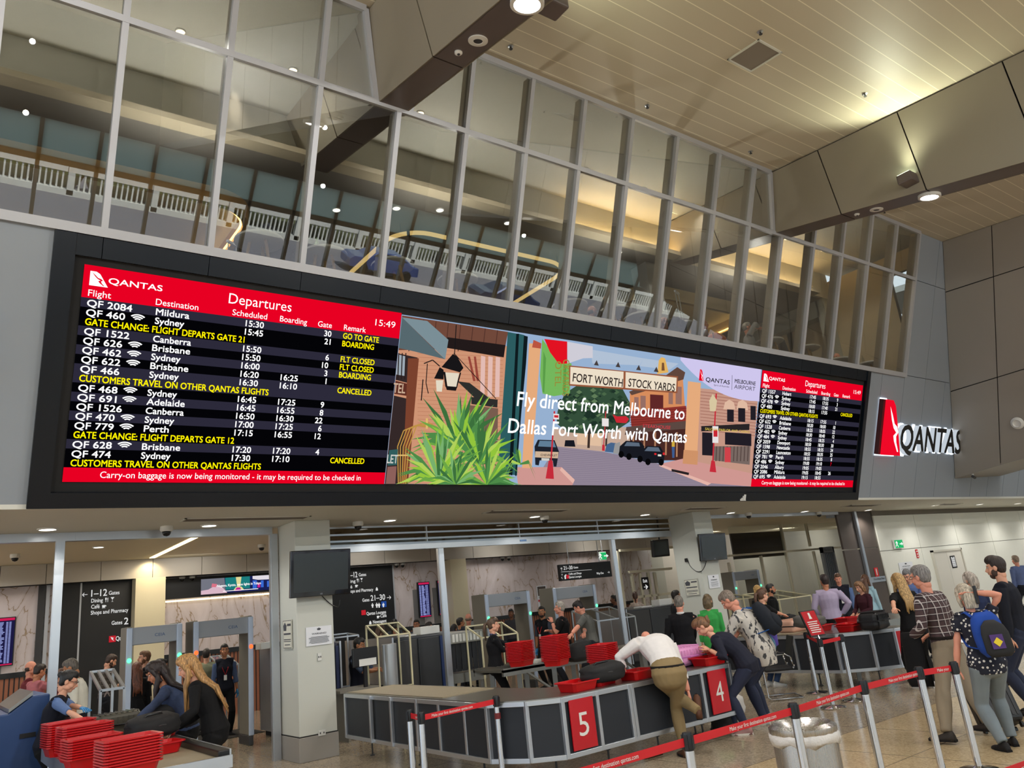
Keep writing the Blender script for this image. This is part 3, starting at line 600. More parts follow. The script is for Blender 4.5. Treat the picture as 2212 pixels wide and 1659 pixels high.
art('green_pillar', (44, 92, 96), [(722, 150), (775, 160), (735, 965), (665, 955)], [(784, 160), (816, 168), (775, 965), (742, 960)]); art('pillar_gap', (14, 26, 30), [(770, 160), (786, 160), (748, 965), (728, 960)], [(814, 170), (836, 176), (826, 330), (800, 600), (770, 970), (764, 965)])
art('sign_edge', (150, 88, 60), [(1070, 340), (1690, 402), (1686, 498), (1070, 455)])
art('sign_board', (236, 222, 200), [(1078, 348), (1380, 376), (1378, 466), (1076, 446)], [(1392, 378), (1682, 410), (1678, 488), (1390, 468)])
art('sign_lamp', (70, 62, 62), *[q for x, y in ((1225, 338), (1348, 348), (1465, 365), (1565, 375)) for q in ([(x-14, y), (x+2, y-28), (x+14, y+4)],)])
for k in range(5): art('brass_cart', (190, 146, 70), *stroke([(100+k*10, 1012), (96+k*16, 800), (130+k*18, 710-k*6), (200+k*16, 680-k*5), (270+k*12, 690)], 6))
art('brass_cart', (222, 186, 110), *stroke([(95, 850), (210, 850)], 8), *stroke([(262, 640), (262, 700)], 12))
art('valet_sign', (48, 92, 92), [(22, 820), (98, 815), (92, 905), (18, 908)]); art('hotel_step', (140, 96, 90), [(18, 915), (90, 912), (82, 1012), (14, 1012)])
for cx, cy, n, L, w in ((440, 820, 46, 380, 13), (560, 900, 42, 300, 11), (330, 1000, 60, 330, 12), (600, 1030, 46, 260, 10), (790, 900, 10, 120, 8), (420, 1040, 40, 240, 10)):
    for k in range(n):
        a = rnd.uniform(.12, 3.02); l = L*rnd.uniform(.55, 1)*(1 if abs(a-1.57) < .9 else .8); tx, ty = cx+l*math.cos(a), cy-l*math.sin(a)+max(0, abs(a-1.57)-.7)*150
        mx, my = cx+.55*l*math.cos(a), cy-.62*l*math.sin(a); px, py = -math.sin(a)*w, -math.cos(a)*w
        art('plant_leaf', rnd.choice([(146, 196, 60), (108, 166, 70), (176, 208, 90), (78, 138, 72), (120, 176, 110), (60, 112, 60)]), [(cx-px*.5, cy-py*.5), (mx-px, my-py), (tx, ty), (mx+px, my+py), (cx+px*.5, cy+py*.5)])
sw = [(1702, 290)]+[(1702+(a*430), 310+215*(1-(1-a)**2.3)+a*18) for a in [j/14 for j in range(15)]]+[(2150, 545), (2160, 360)]
art('brand_panel', (206, 198, 236), sw)
for (nm, c, _k), (mb, _) in ART.items(): obj(nm+'_print', mb, led(c), ADV)
def awm(X, Y, d=.09):
    x, s = S(820+X/2.6333, 660+Y/2.6333); return WM(x, s, d)
def aw(X, Y): return S(820+X/2.6333, 660+Y/2.6333)
def lab(col, name, items, bold=0, d=.05, s=1):
    mb = MB()
    for t, (xa, ya), (xb, yb), size in items:
        w = aw(xb, yb)[0]-aw(xa, ya)[0]; text(mb, t, awm(xa, ya, d), size, 'l', w, bold)
    return obj(name, mb, led(col, s), ADV)
for q in (('Fly direct from Melbourne to', (765, 568), (1715, 645), .34), ('Dallas Fort Worth with Qantas', (714, 720), (1728, 782), .34)): lab((255, 255, 255), 'advert_lettering', [q], .007, .075, 1.15)
lab((40, 30, 28), 'sign_lettering', [('FORT WORTH', (1082, 430), (1366, 452), .21), ('STOCK YARDS', (1398, 458), (1662, 478), .21)], .008, .072)
lab((20, 20, 24), 'brand_lettering', [('QANTAS', (1838, 430), (1975, 442), .12), ('MELBOURNE', (2003, 438), (2122, 446), .115)], .012, .072)
lab((60, 58, 70), 'small_lettering', [('AIRPORT', (2000, 470), (2120, 476), .12), ('Spirit of Australia', (1885, 455), (1972, 462), .05)], 0, .072)
lab((206, 176, 150), 'hotel_lettering', [('TEL', (64, 492), (130, 500), .2)], .01, .072); lab((206, 206, 200), 'valet_lettering', [('LET', (28, 892), (88, 895), .18)], .01, .072)
lab((222, 196, 80), 'casino_lettering', [('SALOON PARLOR AND CASINO', (1835, 706), (2090, 703), .075)], .005, .072)
lab((206, 60, 70), 'steak_lettering', [('STEAKHOUSE', (1480, 690), (1640, 680), .09)], .01, .072)
lab((40, 40, 44), 'tailgate_lettering', [('CHEVROLET', (900, 852), (995, 852), .05)], .01, .072)
mb = MB(); x, s = aw(990, 300); mt = WM(x, s, .072) @ M.Rotation(R_(-84), 4, 'Z'); text(mb, 'OTEL', mt, .2, 'l', .42, .005, .05, -.02); text(mb, 'CKYARDS', mt, .2, 'l', .62, .005, .02, .15); obj('flag_lettering', mb, led((150, 140, 60)), ADV)
p, q = MB(), MB(); x, s = aw(1800, 425); tail_logo(p, q, WM(x, s, .072), .22, 0, 0, 0, 1.0); obj('tail_fin', p, led(RED), ADV); obj('kangaroo', q, led(WHT), ADV)
p = MB(); a, b = aw(1988, 395), aw(1986, 478); p.face([W(a[0], a[1], .072), W(a[0]+.012, a[1], .072), W(b[0]+.012, b[1], .072), W(b[0], b[1], .072)]); obj('divider', p, led((80, 80, 96)), ADV)
# ---------------------------------------------------------------- back-lit airline wall signs
def wall_sign(x, s, k, labl):
    t = thing('wall_sign', tuple(W(x, s)), labl, 'sign', world=True)
    D = .14
    fin, roo, dk, gl, bk = MB(), MB(), MB(), MB(), MB(); mt = WM(x, s, 0)
    H = 1.38*k
    body = [(px*H*.98, py*H) for px, py in [(0, 0), (.64, 0), (.42, .6), (.3, .9), (.2, 1), (0, 1)]]
    fin.prism([mt @ V((px, py, D)) for px, py in body], NOUT*.06)
    dk.prism([mt @ V((px-.1*k, py, .03)) for px, py in [(0, 0), (.13*k, 0), (.13*k, H), (0, H)]], NOUT*(D-.03))
    R = [(.10, .88), (.20, .64), (.29, .50), (.40, .42), (.31, .36), (.35, .26), (.50, .07), (.545, .07), (.44, .24), (.41, .35), (.48, .43), (.41, .53), (.31, .58), (.21, .74)]
    flat(roo, [(a*H*.98, b*H) for a, b in R], mt, D+.064)
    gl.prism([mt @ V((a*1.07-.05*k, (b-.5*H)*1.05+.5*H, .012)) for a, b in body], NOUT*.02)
    L = MB(); text(L, 'QANTAS', mt, .92*k, 'l', 3.35*k, .016, .82*k, .16*k, D+.05)
    n = len(L.v); 
    ex = MB(); ex.v = list(L.v); ex.f = list(L.f); ex.mi = list(L.mi)
    cnt = {}
    for fc in L.f:
        for i in range(len(fc)):
            a, b = fc[i], fc[(i+1) % len(fc)]; cnt[(min(a, b), max(a, b))] = cnt.get((min(a, b), max(a, b)), 0)+1
    off = -NOUT*.12; sd = MB()
    for (a, b), c in cnt.items():
        if c == 1: sd.face([L.v[a], L.v[b], tuple(V(L.v[b])+off), tuple(V(L.v[a])+off)])
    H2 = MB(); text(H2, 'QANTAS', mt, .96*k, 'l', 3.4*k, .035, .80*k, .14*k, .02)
    obj('tail_fin', fin, em('sign_red', (240, 10, 40), 1), t); obj('kangaroo', roo, em('sign_white', (255, 255, 255), 1.2), t); obj('return', dk, pm('sign_return', (70, 16, 22), .5), t)
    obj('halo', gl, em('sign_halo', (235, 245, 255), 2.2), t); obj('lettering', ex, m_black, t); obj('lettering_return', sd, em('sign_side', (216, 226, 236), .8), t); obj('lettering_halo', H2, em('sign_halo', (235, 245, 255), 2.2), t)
    return t
x, s = S(1885, 980)
wall_sign(x+.1, s, 1.0, 'back-lit airline sign with red tail fin on the grey panels right of the screen')
wall_sign(-3.95, 1.27, 1.0, 'white-edged end of a back-lit airline sign cut off at the left of the screen')
# ---------------------------------------------------------------- lounge behind the upper glazing
LZ, SZ = 6.32, 9.45
p = MB(); p.box(-4, 20.6, 9.5, 20, LZ-.3, LZ); st('floor_lounge', p, pm('lounge_carpet', (74, 70, 70), .9, noise=.1))
m_lceil = pm('lounge_ceiling', (206, 204, 194), .6, noise=.03)
p = MB(); y0, y1 = YT+.02, 10.99
p.hexa([(-4, y0, zc(y0)), (22.5, y0, zc(y0)), (22.5, y1, zc(y1)), (-4, y1, zc(y1)), (-4, y0, zc(y0)+.1), (22.5, y0, zc(y0)+.1), (22.5, y1, zc(y1)+.1), (-4, y1, zc(y1)+.1)])
st('ceiling_lounge', p, m_lceil)
p = MB(); p.box(-4, 20.6, 10.97, 11.05, SZ, zc(10.97)); st('wall_bulkhead', p, m_lceil)
p = MB(); p.box(-4, 19.6, 10.74, 10.97, SZ-.06, SZ); p.box(-4, 19.6, 10.7, 10.745, SZ-.06, SZ+.04); st('trim_3', p, pm('cove_lip', (196, 184, 160), .5), label='cove ledge under the sloping lounge ceiling')
p = MB(); p.box(-4, 20.6, 11.05, 20, SZ, SZ+.1); st('ceiling_lounge_back', p, pm('dark_soffit', (140, 136, 130), .6, noise=.03))
p = MB(); p.box(-4, 20.7, 19.9, 20, LZ, SZ); st('wall_lounge_back', p, pm('lounge_wall', (150, 138, 120), .6))
p = MB(); p.box(20.6, 20.75, 9.2, 20, LZ, SZ); p.box(20.6, 20.75, 8.2, 11, SZ, zc(8.2)); st('wall_lounge_east', p, pm('lounge_wall_east', (206, 190, 160), .6))
p = MB(); p.box(20.2, 20.6, 11.2, 16, SZ-.5, SZ); p.box(20.2, 20.6, 11.0, 11.25, LZ, SZ); st('trim_4', p, m_cream, label='portal round the lounge end wall')
# warm cove light along the ledge (right two bays) and lounge down-lights
p = MB(); p.box(10.6, 13.7, 10.8, 10.92, SZ+.005, SZ+.02); p.box(14.45, 19.5, 10.8, 10.92, SZ+.005, SZ+.02)
tag(obj('cove_lamp', p, em('cove_warm', (255, 214, 150), 30)), 'warm light strip hidden on the cove ledge of the lounge', 'lamp')
def downlight(name, P, nrm, r, lab, grp, power, color=NEUT, spot=110, mat=None):
    t = thing(name, tuple(P), lab, 'lamp', grp); nrm = V(nrm).normalized(); q = nrm.to_track_quat('Z', 'Y').to_matrix().to_4x4()
    a = MB(); a.lathe([(r*1.25, 0), (r*1.25, -.012), (r*1.02, -.018), (r, -.004)], mt=q, n=20); obj('rim', a, m_white, t)
    b = MB(); b.lathe([(r, -.001), (r, -.008), (.01, -.009)], mt=q, n=20); obj('lens', b, mat or m_lamp, t)
    if power: light('downlight_lamp', 'SPOT', V(P)-nrm*.03, power, color, r*.7, spot=spot, to=V(P)-nrm)
    return t
nC = V((0, -KC, 1)).normalized()
wl = em('warm_lens', (255, 226, 168), 9)
for i, q in enumerate(((390, 67), (633, 150), (908, 243), (1100, 310), (1265, 365), (1390, 407), (1493, 442), (1699, 515), (1778, 540))):
    P = onpl(q[0], q[1], V((0, -KC, 1)), ZT-KC*YT); P.z -= .004
    where = ['in the far left pane', 'left of the first roof beam', 'just right of the first roof beam', 'in the second pane right of the beam', 'in the third pane right of the beam', 'in the fourth pane right of the beam', 'last before the second roof beam', 'just right of the second roof beam', 'farthest along to the right'][i]
    downlight('ceiling_downlight', P, nC, .06, 'small warm downlight in the sloping lounge ceiling, ' + where, 'lounge ceiling downlights', 80, NEUT, 130, wl)
names = ['first from the left', 'second from the left', 'third from the left', 'fourth from the left', 'fifth, over the light ring', 'sixth, over the light ring', 'left of the second beam end', 'beyond the second beam end', 'over the orange suitcase', 'over the far right tables']
for i, (x, y) in enumerate(((5.7, 12.25), (6.7, 11.7), (7.5, 11.4), (8.02, 11.61), (9.05, 11.25), (11.04, 11.68), (12.29, 11.3), (13.95, 12.0), (16.0, 12.6), (18.8, 13))):
    downlight('soffit_downlight', V((x, y, SZ-.002)), (0, 0, 1), .07, 'white downlight in the dark lounge soffit, ' + names[i], 'lounge soffit downlights', 60, NEUT, 120)
# canopies and the light ring hung under the soffit
def rrect(x0, x1, y0, y1, r, z, n=7):
    pts = []
    for cx, cy, a0 in ((x1-r, y0+r, -90), (x1-r, y1-r, 0), (x0+r, y1-r, 90), (x0+r, y0+r, 180)):
        for k in range(n+1):
            a = R_(a0+90*k/n); pts.append(V((cx+r*math.cos(a), cy+r*math.sin(a), z)))
    return pts
def canopy(x0, x1, y0, y1, r, z0, z1, lab, mat):
    t = thing('ceiling_canopy', ((x0+x1)/2, (y0+y1)/2, z0), lab, 'canopy', world=True)
    a, b = rrect(x0, x1, y0, y1, r, z0), rrect(x0, x1, y0, y1, r, z1); ai, bi = rrect(x0+.1, x1-.1, y0+.1, y1-.1, r-.08, z0), rrect(x0+.1, x1-.1, y0+.1, y1-.1, r-.08, z1)
    m = MB(); m.loft([a, b, bi, ai, a], caps=False); obj('fascia', m, mat, t, auto=35)
    m = MB(); m.prism(rrect(x0+.1, x1-.1, y0+.1, y1-.1, r-.08, z1-.03), (0, 0, .03)); obj('top_panel', m, m_lceil, t)
    m = MB(); m.tube(rrect(x0+.13, x1-.13, y0+.13, y1-.13, r-.1, z0+.05), .02, 6, closed=True); obj('light_strip', m, em('ring_warm', (255, 206, 120), 7), t)
canopy(-3.2, 4.15, 12.0, 15.4, .75, 8.88, 9.2, 'wide curved ochre canopy hanging over the left lounge seats', pm('canopy_ochre', (196, 150, 84), .45))
canopy(13.6, 18.5, 12.05, 16, 1.1, 8.95, 9.3, 'curved beige canopy glowing inside over the right lounge seats', pm('canopy_beige', (196, 176, 134), .5))
t = thing('light_ring', (9.1, 13.3, 9.2), 'thin glowing rounded light ring hung over the middle of the lounge', 'lamp', world=True)
rr = rrect(6.9, 11.4, 11.95, 14.9, .7, 9.2); m = MB(); k = len(rr)
m.tube(rr, .045, 8, closed=True); obj('glow_tube', m, em('ring_warm2', (255, 218, 140), 1.15), t)
m = MB()
for i in (3, 9, 20, 28): 
    d = (rr[(i+1) % k]-rr[i]).normalized(); m.bar(rr[i]-d*.03, rr[i]+d*.03, .11, .11)
for i in (2, 10, 19, 27): m.tube([rr[i], rr[i]+V((0, 0, .24))], .006, 5)
obj('clip', m, m_darkgrey, t)
# leaning grey column in the lounge
a, b = at_y(1420, 735, 11.6), at_y(1398, 600, 11.6); p = MB(); w = .34
p.hexa([(a.x-w+.1, 11.4, LZ), (a.x+w+.1, 11.4, LZ), (a.x+w+.1, 11.9, LZ), (a.x-w+.1, 11.9, LZ), (b.x-w*.6, 11.4, SZ), (b.x+w*.6, 11.4, SZ), (b.x+w*.6, 11.9, SZ), (b.x-w*.6, 11.9, SZ)])
st('pillar_lounge', p, pm('lounge_pillar', (176, 176, 174), .5))
# round lounge tables
m_wood = pm('pale_oak', (196, 160, 104), .5, noise=.12, nscale=14)
def table(loc, lab):
    t = thing('side_table', loc, lab, 'table', 'round oak legged lounge tables', rz=random.uniform(0, 2))
    a = MB(); a.lathe([(.01, .70), (.30, .70), (.335, .715), (.335, .745), (.32, .755), (.01, .755)], n=28); obj('tabletop', a, m_white, t, auto=40)
    for k in range(3):
        a = MB(); q = 2.094*k; a.tube([(.24*math.cos(q), .24*math.sin(q), .0), (.13*math.cos(q), .13*math.sin(q), .71)], [.018, .024], 8); obj('leg', a, m_wood, t, smooth=True)
    a = MB(); a.tube([(.2*math.cos(2.094*k), .2*math.sin(2.094*k), .22) for k in range(3)], .01, 6, closed=True); obj('stretcher', a, m_wood, t)
    return t
tb = [((560, 518), 'round white table behind the left end of the black screen frame'), ((700, 548), 'round white table with the black coat beside it'), ((848, 572), 'round white table under the left end of the light ring'), ((988, 603), 'round white table in front of the light ring'), ((1230, 658), 'round white table near the person with raised hand'), ((1327, 672), 'small round white table next to the dark haired guest'), ((1383, 684), 'round table carrying a wine glass'), ((1470, 703), 'round table behind the black suitcase'), ((1660, 737), 'round table by the reading man'), ((1740, 752), 'round table right of the draped coat'), ((1808, 778), 'round table by the bald guest'), ((1872, 786), 'last round table with a small bottle')]
for q, lb in tb:
    P = at_z(q[0], q[1], LZ+.755); table((P.x, P.y, LZ), lb)
def suitcase(name, loc, rz, dims, mat, lab, handle=0, tilt=0, grp=None, cat='suitcase', ribs=7, trim=None):
    """upright hard-shell case: dims = width, depth, height"""
    w, d, h = dims; t = thing(name, loc, lab, cat, grp, rz=rz)
    if tilt: t.rotation_euler = (tilt, 0, rz)
    a = MB(); a.box(-w/2, w/2, -d/2, d/2, .06, h); s = obj('shell', a, mat, t, bevel=min(w, d)*.22, bseg=4)
    a = MB()
    for k in range(ribs):
        x = -w*.36+w*.72*k/(ribs-1)
        for y in (-d/2, d/2): a.box(x-.012, x+.012, y-.006, y+.006, .12, h-.07)
    obj('rib', a, mat, t, bevel=.004)
    a = MB(); a.box(-w/2-.003, w/2+.003, -.008, .008, .06, h+.003); obj('zip', a, trim or m_blackm, t, bevel=.003)
    for sx in (-1, 1):
        for sy in (-1, 1):
            a = MB(); a.tube([(sx*w*.38-.012, sy*d*.34, .03), (sx*w*.38+.012, sy*d*.34, .03)], .03, 12); obj('wheel', a, m_black, t)
    a = MB(); a.tube([(-.08, 0, h), (-.07, 0, h+.03), (.07, 0, h+.03), (.08, 0, h)], .012, 6); obj('carry_handle', a, m_black, t)
    if handle:
        a = MB()
        for x in (-.09, .09): a.tube([(x, -d*.4, h-.02), (x, -d*.4, h+handle)], .009, 6)
        a.box(-.11, .11, -d*.4-.018, -d*.4+.018, h+handle-.015, h+handle+.02); obj('pull_handle', a, m_alu if handle > .3 else m_black, t)
    return t
m_blk = pm('luggage_black', (22, 22, 25), .45, noise=.1)
P = at_z(1470, 742, LZ); suitcase('suitcase', (at_y(1470, 742, 9.35).x, 9.35, LZ), .35, (.42, .26, .62), m_blk, 'black suitcase with tall pull handle beside the seated woman behind the glass', .55, grp=None)
suitcase('suitcase', (at_y(1555, 760, 9.8).x, 9.8, LZ), .3, (.46, .26, .68), pm('luggage_orange', (226, 118, 36), .35), 'ribbed orange suitcase behind the lounge glass')
suitcase('suitcase', (at_y(490, 548, 10.45).x, 10.45, LZ), .6, (.4, .24, .5), m_blk, 'low black suitcase with raised handle by the ochre canopy', .5)
# wine glass, bottles, coat
def bottle(loc, h, r, mat, lab, name='bottle', cat='bottle'):
    a = MB(); a.lathe([(r*.9, 0), (r, .01), (r, h*.62), (r*.4, h*.78), (r*.38, h*.97), (r*.45, h*.97), (r*.45, h)], loc, 14); o = obj(name, a, mat, smooth=False, auto=40); return tag(o, lab, cat)
P = at_z(1360, 684, LZ+.755); 
a = MB(); a.lathe([(.035, 0), (.034, .005), (.005, .008), (.005, .09), (.03, .12), (.038, .16), (.032, .2)], (P.x, P.y+.05, LZ+.757), 14); tag(obj('wine_glass', a, glassm('table_glass', (230, 230, 230), .05), auto=40), 'stemmed wine glass on a round lounge table', 'glass')
a = MB(); a.lathe([(.008, .11), (.028, .122), (.033, .15)], (P.x, P.y+.05, LZ+.757), 12); w_ = obj('red_wine', a, pm('wine', (60, 10, 18), .2)); tag(w_, 'dark red wine standing in the stemmed glass', 'wine')
P = at_z(1872, 784, LZ+.757); bottle((P.x-.05, P.y+.05, LZ+.757), .22, .032, m_clear, 'small clear bottle on the last round lounge table')
P = at_z(700, 547, LZ+.757); bottle((P.x-.1, P.y+.02, LZ+.757), .24, .033, pm('green_glass', (120, 150, 96), .2), 'green bottle on the table beside the black coat')
def coat(px, py, y, h, lab):
    P = at_y(px, py, y); a = MB(); rings = []
    for k in range(9):
        s = k/8; z = LZ+.02+h*s; ww = .26*(1-.55*s**1.6); rings.append([(P.x+ww*(1+.12*math.sin(3*j+5*s))*math.cos(j*.524), y+.45*ww*(1+.2*math.sin(4*j))*math.sin(j*.524), z) for j in range(12)])
    a.loft(rings); return tag(obj('draped_coat', a, pm('coat_black', (18, 18, 22), .9), smooth=True), lab, 'coat')
coat(1690, 745, 10.1, 1.0, 'black coat draped over a stool behind the glass right of the reading man')
coat(650, 560, 10.45, 1.1, 'black coat hanging by the second table on the left')

for x in (-1.5, 2.5, 7, 11.5, 16): light('lounge_ceiling_fill', 'SPOT', (x, 10.4, 8.2), 165, NEUT, .1, spot=150, to=(x, 9.6, 11))  # bare spots without fittings, added to lift the lounge ceiling

for x in (-1.6, .4, 2.2, 3.6): light('canopy_fill', 'SPOT', (x, 10.86, SZ+.03), 40, WARM, .04, spot=130, to=(x, 12.0, 9.0))  # bare spots added behind the cove lip to brighten the ochre fascia
for x in (14.6, 16.2, 17.8): light('canopy_fill', 'SPOT', (x, 10.86, SZ+.03), 34, WARM, .04, spot=130, to=(x, 12.05, 9.1))  # more added spots, for the beige canopy fascia
# ---------------------------------------------------------------- security hall behind the gates
def RY(xa, ya, xb, yb, Y):
    a, b = at_y(xa, ya, Y), at_y(xb, yb, Y); return a.x, b.x, b.z, a.z
def boxy(mb, xa, ya, xb, yb, Y, t=.05, z0=None, z1=None):
    x0, x1, za, zb_ = RY(xa, ya, xb, yb, Y); mb.box(x0, x1, Y, Y+t, za if z0 is None else z0, zb_ if z1 is None else z1); return x0, x1, za, zb_
BY = 20.4
p = MB(); g = .006
xs_ = [at_y(x, y, 20).x for x, y in ((0, 1243), (100, 1240), (218, 1237), (330, 1232), (436, 1227), (533, 1222))]
xs_ = [-6, -2] + xs_ + [8.8, 10.3, 11.8, 13.3, 14.8, 16.3, 17.8, 19.3, 20.8, 22.4]
for a, b in zip(xs_, xs_[1:]): p.box(a+g, b-g, 20, 20.08, 3.33+.006, 3.765)
o = st('wall_security_bulkhead', p, pm('bulkhead_panel', (176, 170, 160), .5, noise=.02)); k = MB(); k.box(-6, 22.4, 20.05, BY, 3.335, 3.76); st('bulkhead_core', k, m_joint, o)
p = MB(); p.box(-6, 20.2, BY, BY+.12, 1.52, 3.4); st('wall_security_back', p, m_marble)
p = MB(); p.box(20.2, 22, BY+.6, BY+.7, 0, 3.77); st('wall_corridor_end', p, m_marble)
sl = panel_lines('timber_slats', (148, 92, 66), 0, .09, .028, (34, 24, 22), .5, noise=.15)
p = MB(); p.box(-6, 20.2, BY-.02, BY+.12, 0, 1.45); p.box(-6, 20.2, BY-.04, BY+.1, 1.45, 1.55); w = st('wall_wainscot', p, sl)
p = MB(); p.box(-6, 20.2, BY-.05, BY+.05, 1.45, 1.56); st('wainscot_rail', p, m_black, w)
sign_k = pm('sign_black', (22, 22, 24), .5); sw_ = em('sign_lettering', (232, 232, 230), .9); sblue = em('sign_blue', (40, 84, 170), .7); sred = em('sign_red_small', (206, 40, 52), .8)
def YM(px, py, Y, d=.0):
    P = at_y(px, py, Y-d); return M(((1, 0, 0, P.x), (0, 0, -1, P.y), (0, 1, 0, P.z), (0, 0, 0, 1)))
def ytext(mb, t, xa, ya, xb, size, Y, bold=.008, d=.03, yb=None):
    size *= .72
    a = at_y(xa, ya, Y-d); b = at_y(xb, yb if yb is not None else ya-(xb-xa)*.12, Y-d); text(mb, t, YM(xa, ya, Y, d), size, 'l', b.x-a.x, bold)
def glyph_rect(mb, px, py, Y, w, h, d=.03): mt = YM(px, py, Y, d); flat(mb, [(0, 0), (w, 0), (w, h), (0, h)], mt)
def icon(mb, kind, px, py, Y, h, d=.03):
    h *= .5
    mt = YM(px, py, Y, d)
    F = lambda pts: flat(mb, [(x*h, y*h) for x, y in pts], mt)
    if kind == 'cup': F([(.1, .15), (.7, .15), (.78, .75), (.02, .75)]); F([(.78, .35), (1, .4), (1, .65), (.78, .65)]); F([(0, 0), (.8, 0), (.8, .08), (0, .08)])
    if kind == 'fork': F([(.1, 0), (.2, 0), (.2, .5), (.3, .55), (.3, 1), (.0, 1), (.0, .55), (.1, .5)]); F([(.5, 0), (.6, 0), (.62, 1), (.46, .9), (.46, .5), (.5, .5)])
    if kind == 'glass': F([(.05, 1), (.85, 1), (.48, .5), (.48, .1), (.7, .0), (.2, 0), (.42, .1), (.42, .5)])
    if kind == 'bag': F([(.1, 0), (.8, 0), (.74, .6), (.6, .7), (.6, .9), (.3, .9), (.3, .7), (.16, .6)])
    if kind == 'person': F([(.2, 0), (.5, 0), (.52, .4), (.65, .45), (.6, .75), (.1, .75), (.05, .45), (.18, .4)]); F([(.25, .8), (.45, .8), (.48, .95), (.35, 1.02), (.22, .95)])
    if kind == 'left': F([(0, .5), (.4, .95), (.5, .88), (.22, .56), (1.1, .56), (1.1, .44), (.22, .44), (.5, .12), (.4, .05)])
    if kind == 'right': F([(1.1, .5), (.7, .95), (.6, .88), (.88, .56), (0, .56), (0, .44), (.88, .44), (.6, .12), (.7, .05)])
    if kind == 'up': F([(.5, 1.1), (.05, .7), (.12, .6), (.44, .88), (.44, 0), (.56, 0), (.56, .88), (.88, .6), (.95, .7)])
    if kind == 'nw': F([(0, 1), (.6, 1), (.6, .88), (.22, .88), (.95, .1), (.86, 0), (.12, .78), (.12, .4), (0, .4)])
# big black direction signs
t = thing('direction_sign', tuple(at_y(230, 1350, BY-.12)), 'black wall sign reading 1-12 gates behind the left gate', 'sign', world=True)
p = MB(); x0 = at_y(172, 1300, BY-.1).x; x1 = at_y(290, 1300, BY-.1).x; p.box(x0+.04, x1, BY-.1, BY-.02, .02, 3.33); p.box(at_y(122, 1300, BY).x, x0, BY-.1, BY-.02, .02, 3.33); obj('panel', p, sign_k, t)
p = MB(); p.box(x0, x0+.035, BY-.11, BY-.03, .02, 3.33); obj('edge_strip', p, m_frame, t)
p = MB(); Y = BY-.09; icon(p, 'left', 177, 1290, Y, .2); ytext(p, '1–12', 197, 1289, 231, .3, Y); ytext(p, 'Gates', 235, 1285, 258, .17, Y); ytext(p, 'Dining', 197, 1302, 222, .17, Y); ytext(p, 'Café', 197, 1315, 215, .17, Y); ytext(p, 'Shops and Pharmacy', 196, 1328, 277, .17, Y)
icon(p, 'fork', 227, 1301, Y, .2); icon(p, 'glass', 238, 1300, Y, .2); icon(p, 'cup', 220, 1314, Y, .18); ytext(p, 'Gates', 241, 1350, 264, .17, Y); ytext(p, '2', 268, 1349, 277, .3, Y); ytext(p, 'Qa', 250, 1384, 262, .19, Y); obj('lettering', p, sw_, t)
p = MB(); glyph_rect(p, 235, 1388, Y, .14, .14); obj('emblem_tile', p, sred, t); p = MB(); flat(p, [(.03, .12), (.06, .06), (.11, .02), (.08, .07), (.1, .09)], YM(235, 1388, Y, .035)); obj('emblem', p, sw_, t)
t = thing('direction_sign', tuple(at_y(800, 1320, BY-.12)), 'black wall sign reading gates 21-30 and listing newsagent beside the wide pillar', 'sign', world=True)
x0 = at_y(700, 1300, BY-.1).x; x1 = at_y(847, 1225, BY-.1).x; p = MB(); p.box(x0, x1, BY-.1, BY-.02, .02, 3.3); obj('panel', p, sign_k, t); p = MB(); p.box(x1, x1+.04, BY-.11, BY-.03, .02, 3.3); obj('edge_strip', p, m_frame, t)
p = MB(); ytext(p, '–12', 757, 1248, 772, .3, Y); ytext(p, 'Gates', 775, 1245, 791, .17, Y); ytext(p, 'ing', 757, 1259, 768, .17, Y); ytext(p, 'é', 757, 1271, 761, .17, Y); ytext(p, 'Shops and Pharmacy', 751, 1281, 806, .17, Y); icon(p, 'fork', 771, 1258, Y, .2); icon(p, 'glass', 778, 1257, Y, .2); icon(p, 'cup', 767, 1269, Y, .18); icon(p, 'bag', 811, 1276, Y, .2)
ytext(p, 'Gates', 783, 1300, 798, .17, Y); ytext(p, '21–30', 801, 1298, 832, .3, Y); icon(p, 'right', 836, 1296, Y, .24); icon(p, 'person', 802, 1313, Y, .24); icon(p, 'person', 811, 1313, Y, .26); icon(p, 'person', 816, 1313, Y, .26)
ytext(p, 'Qantas Lounges', 792, 1329, 834, .17, Y); ytext(p, 'Café', 822, 1334, 835, .17, Y); ytext(p, 'Newsagent', 806, 1347, 835, .17, Y); icon(p, 'cup', 814, 1336, Y, .18); icon(p, 'bag', 797, 1349, Y, .2); obj('lettering', p, sw_, t)
p = MB(); glyph_rect(p, 824, 1312, Y, .16, .16); obj('access_tile', p, sblue, t); p = MB(); icon(p, 'person', 825.5, 1312, Y, .24, .035); obj('access_figure', p, sw_, t)
p = MB(); glyph_rect(p, 781, 1329, Y, .13, .13); obj('emblem_tile', p, sred, t)
# columns and trims
def colbox(name, xa, xb, py, Y, t, m, z1=3.33, lab=None):
    a, b = at_y(xa, py, Y).x, at_y(xb, py, Y).x; p = MB(); p.box(a, b, Y, Y+t, 0, z1); return st(name, p, m, label=lab)
colbox('pillar_cream', 292, 357, 1300, BY-.5, .5, pm('column_cream', (206, 196, 166), .6)); colbox('pillar_cream', 977, 1011, 1270, BY-.5, .5, pm('column_cream', (206, 196, 166), .6))
colbox('trim_5', 82, 97, 1300, BY-.06, .06, m_darkgrey); colbox('trim_6', 99, 107, 1300, BY-.07, .06, m_frame)
